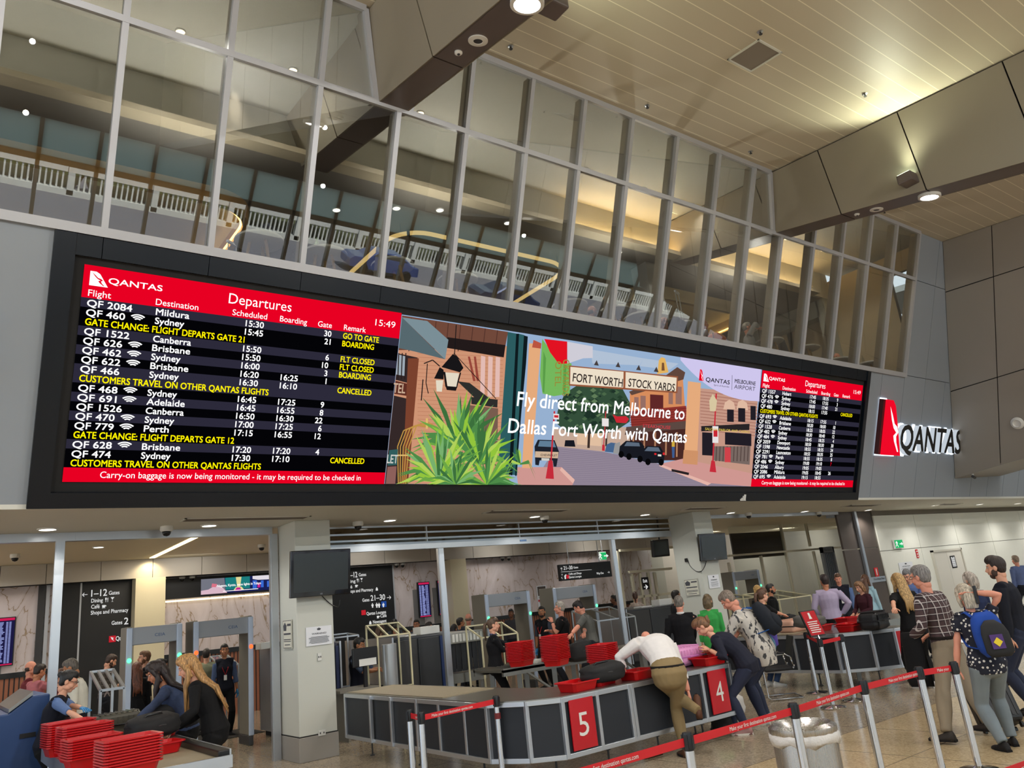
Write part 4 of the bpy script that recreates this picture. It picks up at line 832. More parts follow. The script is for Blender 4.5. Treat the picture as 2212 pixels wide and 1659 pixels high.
# advert screen over the left wall
t = thing('advert_screen', tuple(at_y(500, 1275, BY-.1)), 'wide wall screen showing a pink and blue city advert behind the left gate', 'screen', world=True)
p = MB(); boxy(p, 358, 1262, 600, 1282, BY-.12, .1, 2.82, 3.3); obj('casing', p, sign_k, t)
x0 = at_y(434, 1275, BY-.13).x; x1 = at_y(587, 1270, BY-.13).x; w = x1-x0; za, zb2 = 2.87, 3.24; mt = M(((1, 0, 0, x0), (0, 0, -1, BY-.13), (0, 1, 0, za), (0, 0, 0, 1))); h = zb2-za
def pic(name, col, polys, d): 
    m = MB(); [flat(m, [(x*w, y*h) for x, y in pl], mt, d) for pl in polys]; return obj(name, m, led(col, .9), t)
pic('picture', (26, 34, 90), [[(0, 0), (1, 0), (1, 1), (0, 1)]], .001); pic('snow_rocks', (120, 122, 134), [[(0, 0), (.34, 0), (.32, 1), (0, 1)]], .002); pic('snow', (226, 190, 206), [[(0, 0), (.36, 0), (.3, .35), (.2, .55), (.1, .3), (0, .25)]], .003)
pic('bamboo', (30, 130, 130), [[(.34, .2), (.68, .2), (.68, 1), (.33, 1)]], .002); pic('light_path', (236, 226, 160), [[(.5, .3), (.54, .3), (.56, 1), (.48, 1)], [(.44, .1), (.6, .1), (.56, .34), (.48, .34)]], .004); pic('monkey_face', (226, 120, 140), [[(.14, .45), (.2, .42), (.22, .62), (.15, .68)]], .004)
pic('neon', (60, 110, 220), [[(.72, .15), (.78, .15), (.78, .7), (.72, .7)], [(.84, .2), (.88, .2), (.88, .66), (.84, .66)], [(.93, .2), (1, .2), (1, .6), (.93, .6)]], .003); pic('magenta', (206, 40, 150), [[(.46, .08), (.56, .08), (.54, .3), (.49, .3)], [(.79, .2), (.83, .2), (.83, .5), (.79, .5)]], .005)
pic('brand_strip', (236, 230, 240), [[(.72, .8), (.8, .72), (1, .7), (1, 1), (.72, 1)]], .004)
p = MB(); text(p, 'Nagano, Kyoto, neon lights in Tokyo', mt, .085, 'l', w*.62, .01, w*.22, h*.42, .008); obj('lettering', p, led((255, 255, 255)), t); p = MB(); flat(p, [(w*.3, h*.1), (w*.8, h*.1), (w*.8, h*.14), (w*.3, h*.14)], mt, .007); obj('underline', p, led((255, 255, 255)), t)
p = MB(); boxy(p, 357, 1315, 600, 1290, BY-.08, .06, 2.755, 2.79); tag(obj('light_strip', p, em('strip_warm', (255, 236, 196), 2.2)), 'thin warm light strip under the wall screen', 'lamp')
# flight information panels on the marble
def fids(xa, ya, xb, yb, lab, seed):
    t = thing('flight_display', tuple(at_y((xa+xb)/2, yb, BY-.1)), lab, 'screen', 'portrait flight displays', world=True); r = random.Random(seed)
    x0, x1, z0, z1 = RY(xa, ya, xb, yb, BY-.08); z0 = min(z0, z1-1.0); p = MB(); p.box(x0, x1, BY-.08, BY-.01, z0, z1); obj('casing', p, m_black, t)
    p = MB(); p.box(x0-.14, x1-.2, BY-.02, BY-.001, z0-.2, z1-.2); obj('mounting_plate', p, pm('mount_grey', (120, 118, 118), .5), t)
    Y = BY-.083; p = MB(); p.face([(x0+.02, Y, z0+.03), (x1-.02, Y, z0+.03), (x1-.02, Y, z1-.03), (x0+.02, Y, z1-.03)]); obj('glow', p, led((28, 26, 64)), t)
    p = MB(); p.face([(x0+.02, Y-.001, z1-.07), (x1-.02, Y-.001, z1-.07), (x1-.02, Y-.001, z1-.02), (x0+.02, Y-.001, z1-.02)]); p.face([(x0+.02, Y-.001, z0+.02), (x1-.02, Y-.001, z0+.02), (x1-.02, Y-.001, z0+.045), (x0+.02, Y-.001, z0+.045)]); obj('red_band', p, led((200, 30, 80)), t)
    p = MB(); n = 30; wd = x1-x0-.06
    for k in range(n):
        z = z0+.06+(z1-z0-.15)*k/n
        for c, ln in ((.02, .16), (.26, r.uniform(.2, .34)), (.64, .1), (.78, .1)): p.face([(x0+.03+c*wd, Y-.002, z), (x0+.03+(c+ln)*wd, Y-.002, z), (x0+.03+(c+ln)*wd, Y-.002, z+.017), (x0+.03+c*wd, Y-.002, z+.017)])
    obj('flight_rows', p, led((150, 160, 220)), t)
fids(-20, 1336, 29, 1418, 'portrait flight display cut by the left edge of the picture', 1); fids(902, 1258, 932, 1321, 'portrait flight display in full view on the marble wall', 2); fids(944, 1254, 975, 1317, 'portrait flight display half hidden by a guide post', 3)
# hanging gates sign, exit sign, poster
t = thing('hanging_sign', tuple(at_y(1265, 1230, 17)), 'black hanging sign reading 21-30 gates and way out', 'sign', world=True)
Y = 17; x0, x1, z0, z1 = RY(1208, 1221, 1322, 1241, Y); z0, z1 = at_y(1212, 1255, Y).z, at_y(1208, 1220, Y).z; p = MB(); p.box(x0, x1, Y, Y+.1, z0, z1); obj('panel', p, sign_k, t)
p = MB(); [p.tube([(x, Y+.05, z1), (x, Y+.05, 3.77)], .012, 6) for x in (x0+.4, x1-.4)]; obj('hanger', p, m_alu, t)
p = MB(); ytext(p, '21–30', 1218, 1231, 1237, .2, Y); ytext(p, 'Gates', 1239, 1228, 1249, .11, Y); ytext(p, 'Cafés and Shops', 1229, 1242, 1256, .11, Y); ytext(p, 'Qantas Lounges', 1229, 1249, 1256, .11, Y); ytext(p, 'Way Out', 1289, 1241, 1304, .12, Y); icon(p, 'up', 1211, 1233, Y, .16); icon(p, 'up', 1213, 1244, Y, .1); icon(p, 'nw', 1213, 1251, Y, .1); icon(p, 'right', 1313, 1239, Y, .14); icon(p, 'cup', 1221, 1244, Y, .1)
glyph_rect(p, 1220, 1251, Y, .05, .1); glyph_rect(p, 1212, 1236, Y, 1.15, .008); obj('lettering', p, sw_, t); p = MB(); glyph_rect(p, 1224, 1250, Y, .1, .1); obj('emblem_tile', p, sred, t)
m_green = em('exit_green', (40, 190, 110), .9)
def exit_sign(px, py, Y, w, h, lab, arrow='right', hang=None):
    P = at_y(px, py, Y); t = thing('exit_sign', tuple(P), lab, 'sign', world=True); p = MB(); p.box(P.x-w/2, P.x+w/2, Y, Y+.06, P.z-h/2, P.z+h/2); obj('casing', p, m_white, t, bevel=.01)
    p = MB(); mt = M(((1, 0, 0, P.x), (0, 0, -1, Y-.002), (0, 1, 0, P.z), (0, 0, 0, 1))); flat(p, [(-w*.47, -h*.44), (w*.47, -h*.44), (w*.47, h*.44), (-w*.47, h*.44)], mt); obj('green_face', p, m_green, t)
    p = MB(); F = lambda pts: flat(p, [(x*h, y*h) for x, y in pts], mt, .004)
    F([(.1, -.06), (.5, -.06), (.5, -.22), (.85, 0), (.5, .22), (.5, .06), (.1, .06)]); F([(-.5, .32), (-.38, .32), (-.34, .2), (-.2, .1), (-.25, .03), (-.38, .1), (-.42, -.05), (-.25, -.2), (-.3, -.36), (-.4, -.34), (-.38, -.2), (-.55, -.12), (-.75, -.3), (-.8, -.22), (-.6, 0), (-.58, .16), (-.7, .05), (-.75, .12), (-.6, .28)])
    obj('running_figure', p, em('exit_white', (240, 250, 244), 1), t)
    if hang: p = MB(); p.tube([(P.x, Y+.03, P.z+h/2), (P.x, Y+.03, hang)], .012, 6); obj('hanger', p, m_alu, t)
exit_sign(1303, 1201, 19.6, .3, .28, 'small green exit sign on the marble over the hanging gates sign', hang=3.77)
exit_sign(1942, 1175, 12.22, .5, .27, 'green exit sign with running figure on the cream concourse wall')
def notice(px0, py0, px1, py1, Y, lab, title=None, lines=8, head=None, black_edge=False, seed=1, foot=None):
    x0, x1, z0, z1 = RY(px0, py0, px1, py1, Y); w, h = x1-x0, z1-z0; t = thing('notice', (x0+w/2, Y, z0), lab, 'notice', world=True); r = random.Random(seed)
    p = MB(); p.box(x0, x1, Y-.008, Y, z0, z1); obj('sheet', p, m_black if black_edge else pm('paper_white', (232, 234, 240), .5), t)
    mt = M(((1, 0, 0, x0), (0, 0, -1, Y-.0095), (0, 1, 0, z0), (0, 0, 0, 1)))
    if black_edge: p = MB(); flat(p, [(w*.14, h*.1), (w*.86, h*.1), (w*.86, h*.9), (w*.14, h*.9)], mt); obj('paper', p, pm('paper_white', (232, 234, 240), .5), t)
    p = MB(); top = .74
    if title: text(p, title, mt, h*.13, 'c', w*.56, .01, w*.5, h*.58, .002); top = .52
    for k in range(lines):
        ln = r.uniform(.6, .84); z = h*(top-.07-(top-.14)*k/max(lines, 1)); flat(p, [(w*(.5-ln/2), z), (w*(.5+ln/2), z), (w*(.5+ln/2), z+h*.018), (w*(.5-ln/2), z+h*.018)], mt, .002)
    flat(p, [(w*.45, h*.8), (w*.55, h*.8), (w*.58, h*.88), (w*.5, h*.93), (w*.42, h*.88)], mt, .002); obj('lettering', p, pm('print_grey', (70, 72, 80), .6), t)
    if head:
        p = MB(); flat(p, [(w*.08, h*.52), (w*.92, h*.52), (w*.92, h*.96), (w*.08, h*.96)], mt, .003); obj('photo_panel', p, pm('print_dark', (74, 66, 62), .6, noise=.3, nscale=30), t)
        p = MB(); flat(p, [(w*.04, h*.24), (w*.96, h*.24), (w*.96, h*.34), (w*.04, h*.34)], mt, .003); obj('red_strip', p, pm('print_red', (200, 30, 44), .6), t)
    return t
notice(1158, 1266, 1184, 1309, 20.39, 'tall poster with a dark photo and red strip between two detectors', head=1, lines=5)
# left pillar: paper notice, metal plate, sockets, television
FY = 11.578
notice(660, 1356, 717, 1390, FY, 'white WARNING! notice on the wide pillar', 'WARNING!', 9)
def plate(P, lab, on_x=False, w=.36, h=.42):
    t = thing('warning_plate', tuple(P), lab, 'notice', world=True)
    mt = M(((0, 0, -1, P.x), (-1, 0, 0, P.y), (0, 1, 0, P.z), (0, 0, 0, 1)))
    p = MB(); p.prism([mt @ V((x, y, .002)) for x, y in ((-w/2, -h/2), (w/2, -h/2), (w/2, h/2), (-w/2, h/2))], (-.008, 0, 0)); obj('sheet', p, pm('plate_cream', (222, 220, 206), .5), t)
    p = MB()
    for x0, y0, x1, y1 in ((-.48, -.48, .48, -.46), (-.48, .46, .48, .48), (-.48, -.48, -.46, .48), (.46, -.48, .48, .48), (0, .28, .42, .36), (-.4, -.02, .4, .04), (-.4, -.2, .4, -.17), (-.4, -.26, .4, -.235), (-.3, -.38, .3, -.35)): flat(p, [(x0*w, y0*h), (x1*w, y0*h), (x1*w, y1*h), (x0*w, y1*h)], mt, .012)
    flat(p, [(-.4*w, .12*h), (-.1*w, .12*h), (-.06*w, .3*h), (-.25*w, .42*h), (-.44*w, .3*h)], mt, .012); obj('lettering', p, pm('print_grey', (70, 72, 80), .6), t)
plate(at_x(622, 1370, 4.448), 'small cream warning plate on the shaded left face of the wide pillar'); plate(at_x(1495, 1269, 13.668), 'cream warning plate on the left face of the second pillar', w=.4, h=.36)
notice(1528, 1243, 1556, 1269, FY, 'white paper notice on the second pillar under the television', 'WARNING!', 5, seed=4)
def socket(px, py, Y, w, h, lab):
    P = at_y(px, py, Y); t = thing('wall_socket', tuple(P), lab, 'socket', world=True); p = MB(); p.box(P.x-w/2, P.x+w/2, Y-.015, Y, P.z-h/2, P.z+h/2); obj('cover', p, pm('socket_white', (220, 220, 216), .4), t, bevel=.004)
    p = MB(); [p.box(P.x+s*w*.25-.008, P.x+s*w*.25+.008, Y-.017, Y-.014, P.z-.012, P.z+.012) for s in (-1, 1)]; obj('outlet', p, m_darkgrey, t)
socket(690, 1419, FY, .06, .11, 'white card reader plate on the wide pillar'); socket(695, 1583, FY, .11, .075, 'double power socket low on the wide pillar')
def tv(xa, ya, xb, yb, Y, lab, tilt=.1, cable=None, yaw=0):
    x0, x1, z0, z1 = RY(xa, ya, xb, yb, Y); w, h = abs(x1-x0), z1-z0; P = V(((x0+x1)/2, Y, (z0+z1)/2))
    t = thing('television', tuple(P), lab, 'television'); t.rotation_euler = (tilt, 0, yaw)
    p = MB(); p.box(-w/2, w/2, -.03, .035, -h/2, h/2); obj('casing', p, pm('gloss_black', (14, 14, 16), .12, coat=.6), t, bevel=.012)
    p = MB(); p.box(-w/2+.045, w/2-.045, -.032, -.029, -h/2+.075, h/2-.045); obj('screen', p, pm('screen_off', (38, 46, 48), .22, spec=.7), t)
    p = MB(); text(p, 'LG', M(((1, 0, 0, 0), (0, 0, -1, -.034), (0, 1, 0, -h/2+.025), (0, 0, 0, 1))), .03, 'c'); obj('maker_mark', p, m_frame, t)
    p = MB(); p.box(-.12, .12, .035, .1, -.1, .1); p.box(-.03, .03, .1, .16, -.06, .06); obj('wall_bracket', p, m_black, t)
    return t
tv(625, 1191, 758, 1282, 11.38, 'blank wide television mounted high on the wide pillar')
def cable(name, pts, r, lab, m=None, cat='cable'):
    c = MB(); P = [V(p) for p in pts]; out = []
    for i in range(len(P)-1):
        a, b, c0, d = P[max(i-1, 0)], P[i], P[i+1], P[min(i+2, len(P)-1)]
        for k in range(6):
            t = k/6; out.append(.5*((2*b)+(c0-a)*t+(2*a-5*b+4*c0-d)*t*t+(3*b-a-3*c0+d)*t**3))
    out.append(P[-1]); c.tube(out, r, 6); return tag(obj(name, c, m or m_black, smooth=True), lab, cat)
cable('cable', [at_y(x, y, FY-.012) for x, y in ((690, 1280), (702, 1294), (716, 1306), (728, 1311), (733, 1306), (734, 1296))], .008, 'black cable drooping below the television on the wide pillar')
tv(1506, 1154, 1572, 1208, 11.41, 'blank television angled on the second pillar', yaw=.0)
cable('cable', [at_x(x, y, 13.672) for x, y in ((1486, 1210), (1490, 1221), (1498, 1230), (1507, 1235))]+[at_y(x, y, FY-.015) for x, y in ((1516, 1233), (1523, 1222), (1526, 1210))], .008, 'black power lead looping from socket to the second pillar television')
P = at_x(1484, 1210, 13.672); p = MB(); p.box(P.x-.05, P.x, P.y-.03, P.y+.03, P.z-.04, P.z+.04); tag(obj('wall_plug', p, m_black, bevel=.006), 'black plug in the socket on the second pillar side', 'plug')
P = at_y(1426, 1184, 12.9); t = thing('hanging_monitor', tuple(P), 'small dark monitor hung from the ceiling left of the second pillar', 'monitor'); t.rotation_euler = (.1, 0, -.35)
p = MB(); p.box(-.22, .22, -.05, .06, -.2, .2); obj('casing', p, m_black, t, bevel=.02); p = MB(); p.box(-.17, .17, -.053, -.05, -.15, .15); obj('screen', p, pm('screen_off', (38, 46, 48), .22, spec=.7), t); p = MB(); p.tube([(0, 0, .2), (0, 0, 3.77-P.z)], .02, 8); obj('ceiling_pole', p, m_black, t)
# glazed rear partition of lanes 3 and 4 and the exit corridor frames
PY = 18.2
def frame_bars(name, bars, Y, w, m, lab, pane=None, cat='partition'):
    t = thing(name, tuple(at_y(*bars[0][0], Y)), lab, cat, world=True); p = MB()
    for a, b in bars:
        A, B = at_y(*a, Y), at_y(*b, Y)
        if abs(A.x-B.x) < abs(A.z-B.z): B.x = A.x = (A.x+B.x)/2
        else: B.z = A.z = (A.z+B.z)/2
        p.bar(A, B, w, .1, up=(0, 1, 0))
    obj('frame', p, m, t)
    if pane:
        q = MB(); x0, x1, z0, z1 = RY(*pane, Y); q.box(x0, x1, Y, Y+.012, 0.05, z1); obj('pane', q, m_clear, t)
    return t
cf = pm('cream_frame', (214, 208, 186), .45)
frame_bars('glass_partition', [((1574, 1205), (1850, 1176)), ((1578, 1215), (1590, 1330)), ((1648, 1200), (1662, 1330)), ((1694, 1130), (1714, 1330)), ((1738, 1130), (1752, 1180)), ((1764, 1190), (1778, 1330)), ((1850, 1120), (1872, 1300)), ((1575, 1125), (1850, 1122))], PY, .07, cf, 'cream framed glass partition behind lanes 3 and 4', (1570, 1125, 1850, 1330))
p = MB(); x0 = at_y(1575, 1150, PY+.1).x; x1 = at_y(1690, 1150, PY+.1).x; z0, z1 = at_y(1630, 1205, PY+.1).z, at_y(1630, 1150, PY+.1).z; p.box(x0, x1, PY+.06, PY+.12, z0, z1); st('wall_brown_infill', p, pm('brown_panel', (84, 74, 68), .45, noise=.04))
p = MB(); p.box(19.5, 52, 21.4, 21.5, 0, 5); st('wall_lane_rear', p, pm('rear_wall', (176, 170, 158), .6))
frame_bars('glass_partition', [((1338, 1190), (1346, 1330)), ((1358, 1236), (1450, 1228)), ((1366, 1240), (1374, 1330)), ((1384, 1238), (1392, 1330)), ((1402, 1236), (1410, 1330)), ((1416, 1236), (1424, 1330)), ((1338, 1190), (1452, 1182)), ((1372, 1290), (1450, 1282))], 19.2, .08, cf, 'cream framed exit screen left of the second pillar', (1338, 1190, 1450, 1330))
P = at_y(1394, 1260, 19.15); t = thing('exit_plaque', tuple(P), 'small black Exit plaque with arrow on the glass', 'sign', world=True); p = MB(); p.box(P.x-.17, P.x+.17, 19.15, 19.195, P.z-.2, P.z+.2); obj('panel', p, sign_k, t)
p = MB(); mt = M(((1, 0, 0, P.x), (0, 0, -1, 19.14), (0, 1, 0, P.z), (0, 0, 0, 1))); text(p, 'Exit', mt, .15, 'c', .2, .01, 0, .03, 0); flat(p, [(-.1, -.11), (.02, -.11), (-.03, -.06), (0, -.04), (.1, -.12), (0, -.2), (-.03, -.18), (.02, -.13), (-.1, -.13)], mt, 0); obj('lettering', p, sw_, t)
# grey no-entry door
t = thing('exit_door', tuple(at_y(1800, 1300, 17.6)), 'grey glazed door marked No Entry behind lane 3', 'door', world=True)
x0, x1, z0, z1 = RY(1774, 1182, 1826, 1300, 17.6); p = MB(); p.box(x0, x1, 17.6, 17.7, z1-.22, z1); p.box(x0, x0+.1, 17.6, 17.7, 0, z1); p.box(x1-.1, x1, 17.6, 17.7, 0, z1); obj('frame', p, pm('door_grey', (126, 130, 134), .4), t)
p = MB(); p.box(x0+.1, x1-.1, 17.64, 17.66, .0, z1-.22); obj('leaf', p, pm('door_glass_dark', (70, 74, 78), .2), t); p = MB()
for k in range(6): q = x0+.14+(x1-x0-.28)*k/5; p.box(q-.012, q+.012, 17.61, 17.64, .05, z1-.24)
obj('bar', p, m_alu, t); p = MB(); text(p, 'No Entry', M(((1, 0, 0, (x0+x1)/2), (0, 0, -1, 17.595), (0, 1, 0, z1-.16), (0, 0, 0, 1))), .13, 'c', .5, .006); obj('lettering', p, m_darkgrey, t)
# ceiling fittings: soffit lamps, cameras, grilles, strip lamp
where = ['far left, above the gate rail', 'second from the left, near the ceiling grille', 'just right of the wide pillar', 'above the roller shutter middle', 'above the roller shutter right end', 'just right of the second pillar', 'second right of the second pillar', 'last, above the dark hose panels']
for i, q in enumerate(((103, 1142), (452, 1134), (842, 1123), (1155, 1115), (1393, 1111), (1578, 1107), (1738, 1104), (1875, 1101))):
    P = at_z(q[0], q[1], ZG); downlight('soffit_downlight', V((P.x, P.y, ZG-.001)), (0, 0, 1), .1, 'bright round downlight in the screen soffit, ' + where[i], 'screen soffit downlights', 75, NEUT, 140)
def dome(q, z, lab, k=1):
    P = at_z(q[0], q[1], z); t = thing('security_camera', (P.x, P.y, z), lab, 'camera', 'dome cameras'); a = MB(); a.lathe([(.085*k, 0), (.09*k, -.05*k), (.075*k, -.075*k)], n=20); obj('housing', a, m_white, t, auto=40)
    a = MB(); a.lathe([(.06*k, -.07*k), (.058*k, -.1*k), (.04*k, -.13*k), (.01, -.142*k)], n=18); obj('dome', a, pm('dome_smoke', (12, 12, 14), .08), t, smooth=True)
for q, z, lb in (((360, 1137), ZG, 'white dome camera in the soffit left of the wide pillar'), ((773, 1127), ZG, 'white dome camera right of the wide pillar'), ((1176, 1115), ZG, 'white dome camera above the roller shutter'), ((1616, 1108), ZG, 'white dome camera right of the second pillar'), ((1768, 1106), ZG, 'white dome camera near the last soffit lamps'), ((33, 1197), 3.77, 'dome camera inside the left security hall, near the post'), ((565, 1176), 3.77, 'dome camera inside the left security hall, near the wide pillar')): dome(q, z, lb)
for i, q in enumerate(((393, 1250), (415, 1249), (857, 1222), (870, 1221), (1085, 1205), (1099, 1205))):
    P = at_y(q[0], q[1], BY-.1); t = thing('security_camera', (P.x, P.y, 3.33), 'tiny dome camera under the bulkhead, ' + ['over the black screen panel', 'beside the one over the black screen panel', 'over the flight display sign edge', 'beside the one over the sign edge', 'over the left tall detector', 'beside the one over the tall detector'][i], 'camera', 'dome cameras')
    a = MB(); a.lathe([(.07, 0), (.07, -.05)], n=14); obj('housing', a, m_white, t); a = MB(); a.ell((0, 0, -.06), (.05, .05, .06), 12, 6); obj('dome', a, pm('dome_smoke', (12, 12, 14), .08), t, smooth=True)
def grille(c, dx, dy, z, lab):
    t = thing('ceiling_grille', (c[0], c[1], z), lab, 'vent'); a = MB(); 
    for x0, x1, y0, y1 in ((-dx, dx, -dy, -dy+.03), (-dx, dx, dy-.03, dy), (-dx, -dx+.03, -dy, dy), (dx-.03, dx, -dy, dy)): a.box(x0, x1, y0, y1, -.012, 0)
    obj('frame', a, m_soffit, t); a = MB(); a.box(-dx+.03, dx-.03, -dy+.03, dy-.03, -.004, 0); obj('backing', a, m_darkgrey, t)
    a = MB(); n = int(dy*2/.03)
    for k in range(n): y = -dy+.04+k*(2*dy-.08)/n; a.box(-dx+.03, dx-.03, y, y+.012, -.01, -.003)
    obj('slat', a, pm('grille_grey', (112, 104, 94), .5), t)
for q, dx, lb in (((535, 1120), .9, 'long ceiling grille left of the wide pillar'), ((1140, 1104), .9, 'long ceiling grille above the roller shutter'), ((1860, 1092), .75, 'long ceiling grille below the wall sign'), ((2050, 1089), .6, 'long ceiling grille on the far right'), ((1520, 1098), .6, 'ceiling grille under the right end of the screen')):
    P = at_z(q[0], q[1], ZG); grille((P.x, P.y), dx, .16, ZG-.001, lb)
a, b = at_z(328, 1205, 3.765), at_z(455, 1155, 3.765); p = MB(); p.box(min(a.x, b.x)-.05, min(a.x, b.x)+.06, b.y, min(a.y, 19.9), 3.755, 3.77); tag(obj('strip_lamp', p, em('strip_lamp', (255, 232, 176), 4)), 'long bright strip lamp in the left security hall ceiling', 'lamp')
light('strip_light', 'AREA', (min(a.x, b.x), (a.y+b.y)/2, 3.74), 60, WARM, .1, rot=(0, 0, 0), size_y=3.5)
light('bulkhead_spot', 'SPOT', (min(a.x, b.x), 19.75, 3.74), 26, (1, .8, .45), .05, spot=120, to=(min(a.x, b.x), 20.0, 3.2))
k = 0
for x in (-1.5, 1.2, 7, 10.5, 14, 18, 22, 26, 31):
    for y in (13.6, 16.4, 19):
        if (x, y) in ((-1.5, 13.6), (22, 19)): continue
        k += 1; light('security_lamp', 'SPOT', (x, y, 3.74), 52, NEUT, .08, rot=(0, 0, 0), spot=155)
        if y == 16.4 and x < 2: pass
P = at_z(213, 1181, 3.77); downlight('ceiling_downlight', V((P.x, P.y, 3.769)), (0, 0, 1), .09, 'round downlight in the left security hall ceiling', 'security hall downlights', 60, NEUT, 140)
for x in (24.5, 27.5, 30.5, 33.5):
    downlight('soffit_downlight', V((x, 11.3, ZG-.001)), (0, 0, 1), .1, 'soffit downlight over the concourse wall, ' + {24.5: 'nearest the dark panels', 27.5: 'second from the dark panels', 30.5: 'third from the dark panels', 33.5: 'farthest right'}[x], 'concourse downlights', 90, NEUT, 140)
# area lights without fittings, added to brighten the rear and marble walls
for x in (24, 29, 34): light('wall_fill', 'AREA', (x, 19.6, 3.72), 45, NEUT, 1.2, to=(x, 21.4, 1.8), size_y=.2)
for x in (0, 5, 9.5, 14, 18): light('wall_fill', 'AREA', (x, 19.3, 3.72), 6, NEUT, 1.2, to=(x, 20.4, 1.8), size_y=.2)
# concourse wall: door, notices, call points
t = thing('service_door', tuple(at_y(2075, 1300, 12.28)), 'white service door with a black framed notice on the concourse wall', 'door', world=True)
x0, x1 = at_y(2040, 1300, 12.27).x, at_y(2102, 1300, 12.27).x; z1 = at_y(2070, 1188, 12.27).z; p = MB(); p.box(x0-.06, x0, 12.22, 12.3, 0, z1+.06); p.box(x1, x1+.06, 12.22, 12.3, 0, z1+.06); p.box(x0-.06, x1+.06, 12.22, 12.3, z1, z1+.06); obj('door_frame', p, pm('door_frame', (214, 210, 198), .5), t)
p = MB(); mid = x0+(x1-x0)*.48; p.box(x0, mid-.004, 12.26, 12.295, .01, z1); p.box(mid+.004, x1, 12.26, 12.295, .01, z1); obj('leaf', p, pm('door_white', (224, 220, 210), .45), t)
P = at_y(2083, 1258, 12.25); p = MB(); p.tube([(P.x, 12.25, P.z+.03), (P.x, 12.2, P.z+.03), (P.x+.12, 12.2, P.z+.03)], .012, 8); p.box(P.x-.03, P.x+.03, 12.245, 12.262, P.z-.05, P.z+.1); p.box(P.x-.03, P.x+.03, 12.22, 12.262, P.z-.3, P.z-.16); obj('handle', p, m_chrome, t)
notice(2051, 1201, 2068, 1226, 12.255, 'black framed notice taped on the white service door', lines=4, black_edge=True)
notice(1940, 1216, 1975, 1236, 12.29, 'landscape white notice on the concourse wall beside the door', 'ATTENTION', 5, seed=8)
def callpoint(px, py, Y, w, h, lab, mark='hose'):
    P = at_y(px, py, Y); t = thing('fire_sign', tuple(P), lab, 'sign', world=True); p = MB(); p.box(P.x-w/2, P.x+w/2, Y-.01, Y, P.z-h/2, P.z+h/2); obj('plate', p, pm('fire_red', (206, 30, 36), .4), t)
    p = MB(); mt = M(((1, 0, 0, P.x), (0, 0, -1, Y-.012), (0, 1, 0, P.z), (0, 0, 0, 1)))
    if mark == 'hose': flat(p, [(-.1*w, -.35*h), (.1*w, -.35*h), (.14*w, .1*h), (.1*w, .38*h), (-.1*w, .38*h), (-.14*w, .1*h)], mt)
    else: [flat(p, [(-.3*w, y*h), (.3*w, y*h), (.3*w, (y+.14)*h), (-.3*w, (y+.14)*h)], mt) for y in (-.4, -.12, .2)]
    obj('symbol', p, m_white, t)
callpoint(1981, 1196, 12.29, .13, .26, 'narrow red fire sign on the concourse wall left of the door', 'lines'); callpoint(2033, 1199, 12.29, .11, .24, 'narrow red extinguisher sign right beside the door frame'); callpoint(1893, 1236, 12.355, .2, .26, 'red fire hose sign on the dark panels')
P = at_y(1898, 1250, 12.29); t = thing('hose_reel_plate', tuple(P), 'steel plate lettered Fire Hose Reel under the red sign', 'sign', world=True); p = MB(); p.box(P.x-.35, P.x+.45, 12.33, 12.357, P.z-.09, P.z+.06); obj('plate', p, m_alu, t); p = MB(); text(p, 'Fire Hose Reel', M(((1, 0, 0, P.x+.1), (0, 0, -1, 12.325), (0, 1, 0, P.z-.03), (0, 0, 0, 1))), .08, 'c', .6, .006); obj('lettering', p, m_darkgrey, t)
# roof fittings: vent, sprinklers, speakers, floodlights on the beams
c_ = [onpl(x, y, V((0, -KC, 1)), ZT-KC*YT) for x, y in ((1630, 120),)][0]
t = thing('ceiling_vent', tuple(c_), 'square grey vent panel in the slatted roof', 'vent'); t.rotation_euler = (math.atan(KC), 0, 0)
p = MB(); 
for x0, x1, y0, y1 in ((-.3, .3, -.3, -.27), (-.3, .3, .27, .3), (-.3, -.27, -.3, .3), (.27, .3, -.3, .3)): p.box(x0, x1, y0, y1, -.02, 0)
obj('frame', p, m_soffit, t); p = MB(); p.box(-.27, .27, -.27, .27, -.008, 0); obj('mesh_panel', p, pm('vent_grey', (128, 118, 108), .6), t)
for i, q in enumerate(((1103, 100), (1642, 68), (1868, 203), (1398, 228), (1621, 327), (1910, 456))):
    P = onpl(q[0], q[1], V((0, -KC, 1)), ZT-KC*YT); t = thing('sprinkler', tuple(P), 'roof sprinkler, ' + ['left of the square vent by the first beam', 'directly above the square vent', 'on the right near the second beam', 'between the first beam and the glass', 'low down near the glass corner', 'in the strip right of the second beam'][i], 'sprinkler', 'roof sprinklers')
    a = MB(); a.lathe([(.045, 0), (.045, -.006), (.02, -.012)], n=14); obj('rosette', a, m_alu, t); a = MB(); a.lathe([(.012, -.01), (.012, -.045), (.028, -.047), (.028, -.052)], n=10); obj('head', a, m_darkgrey, t)
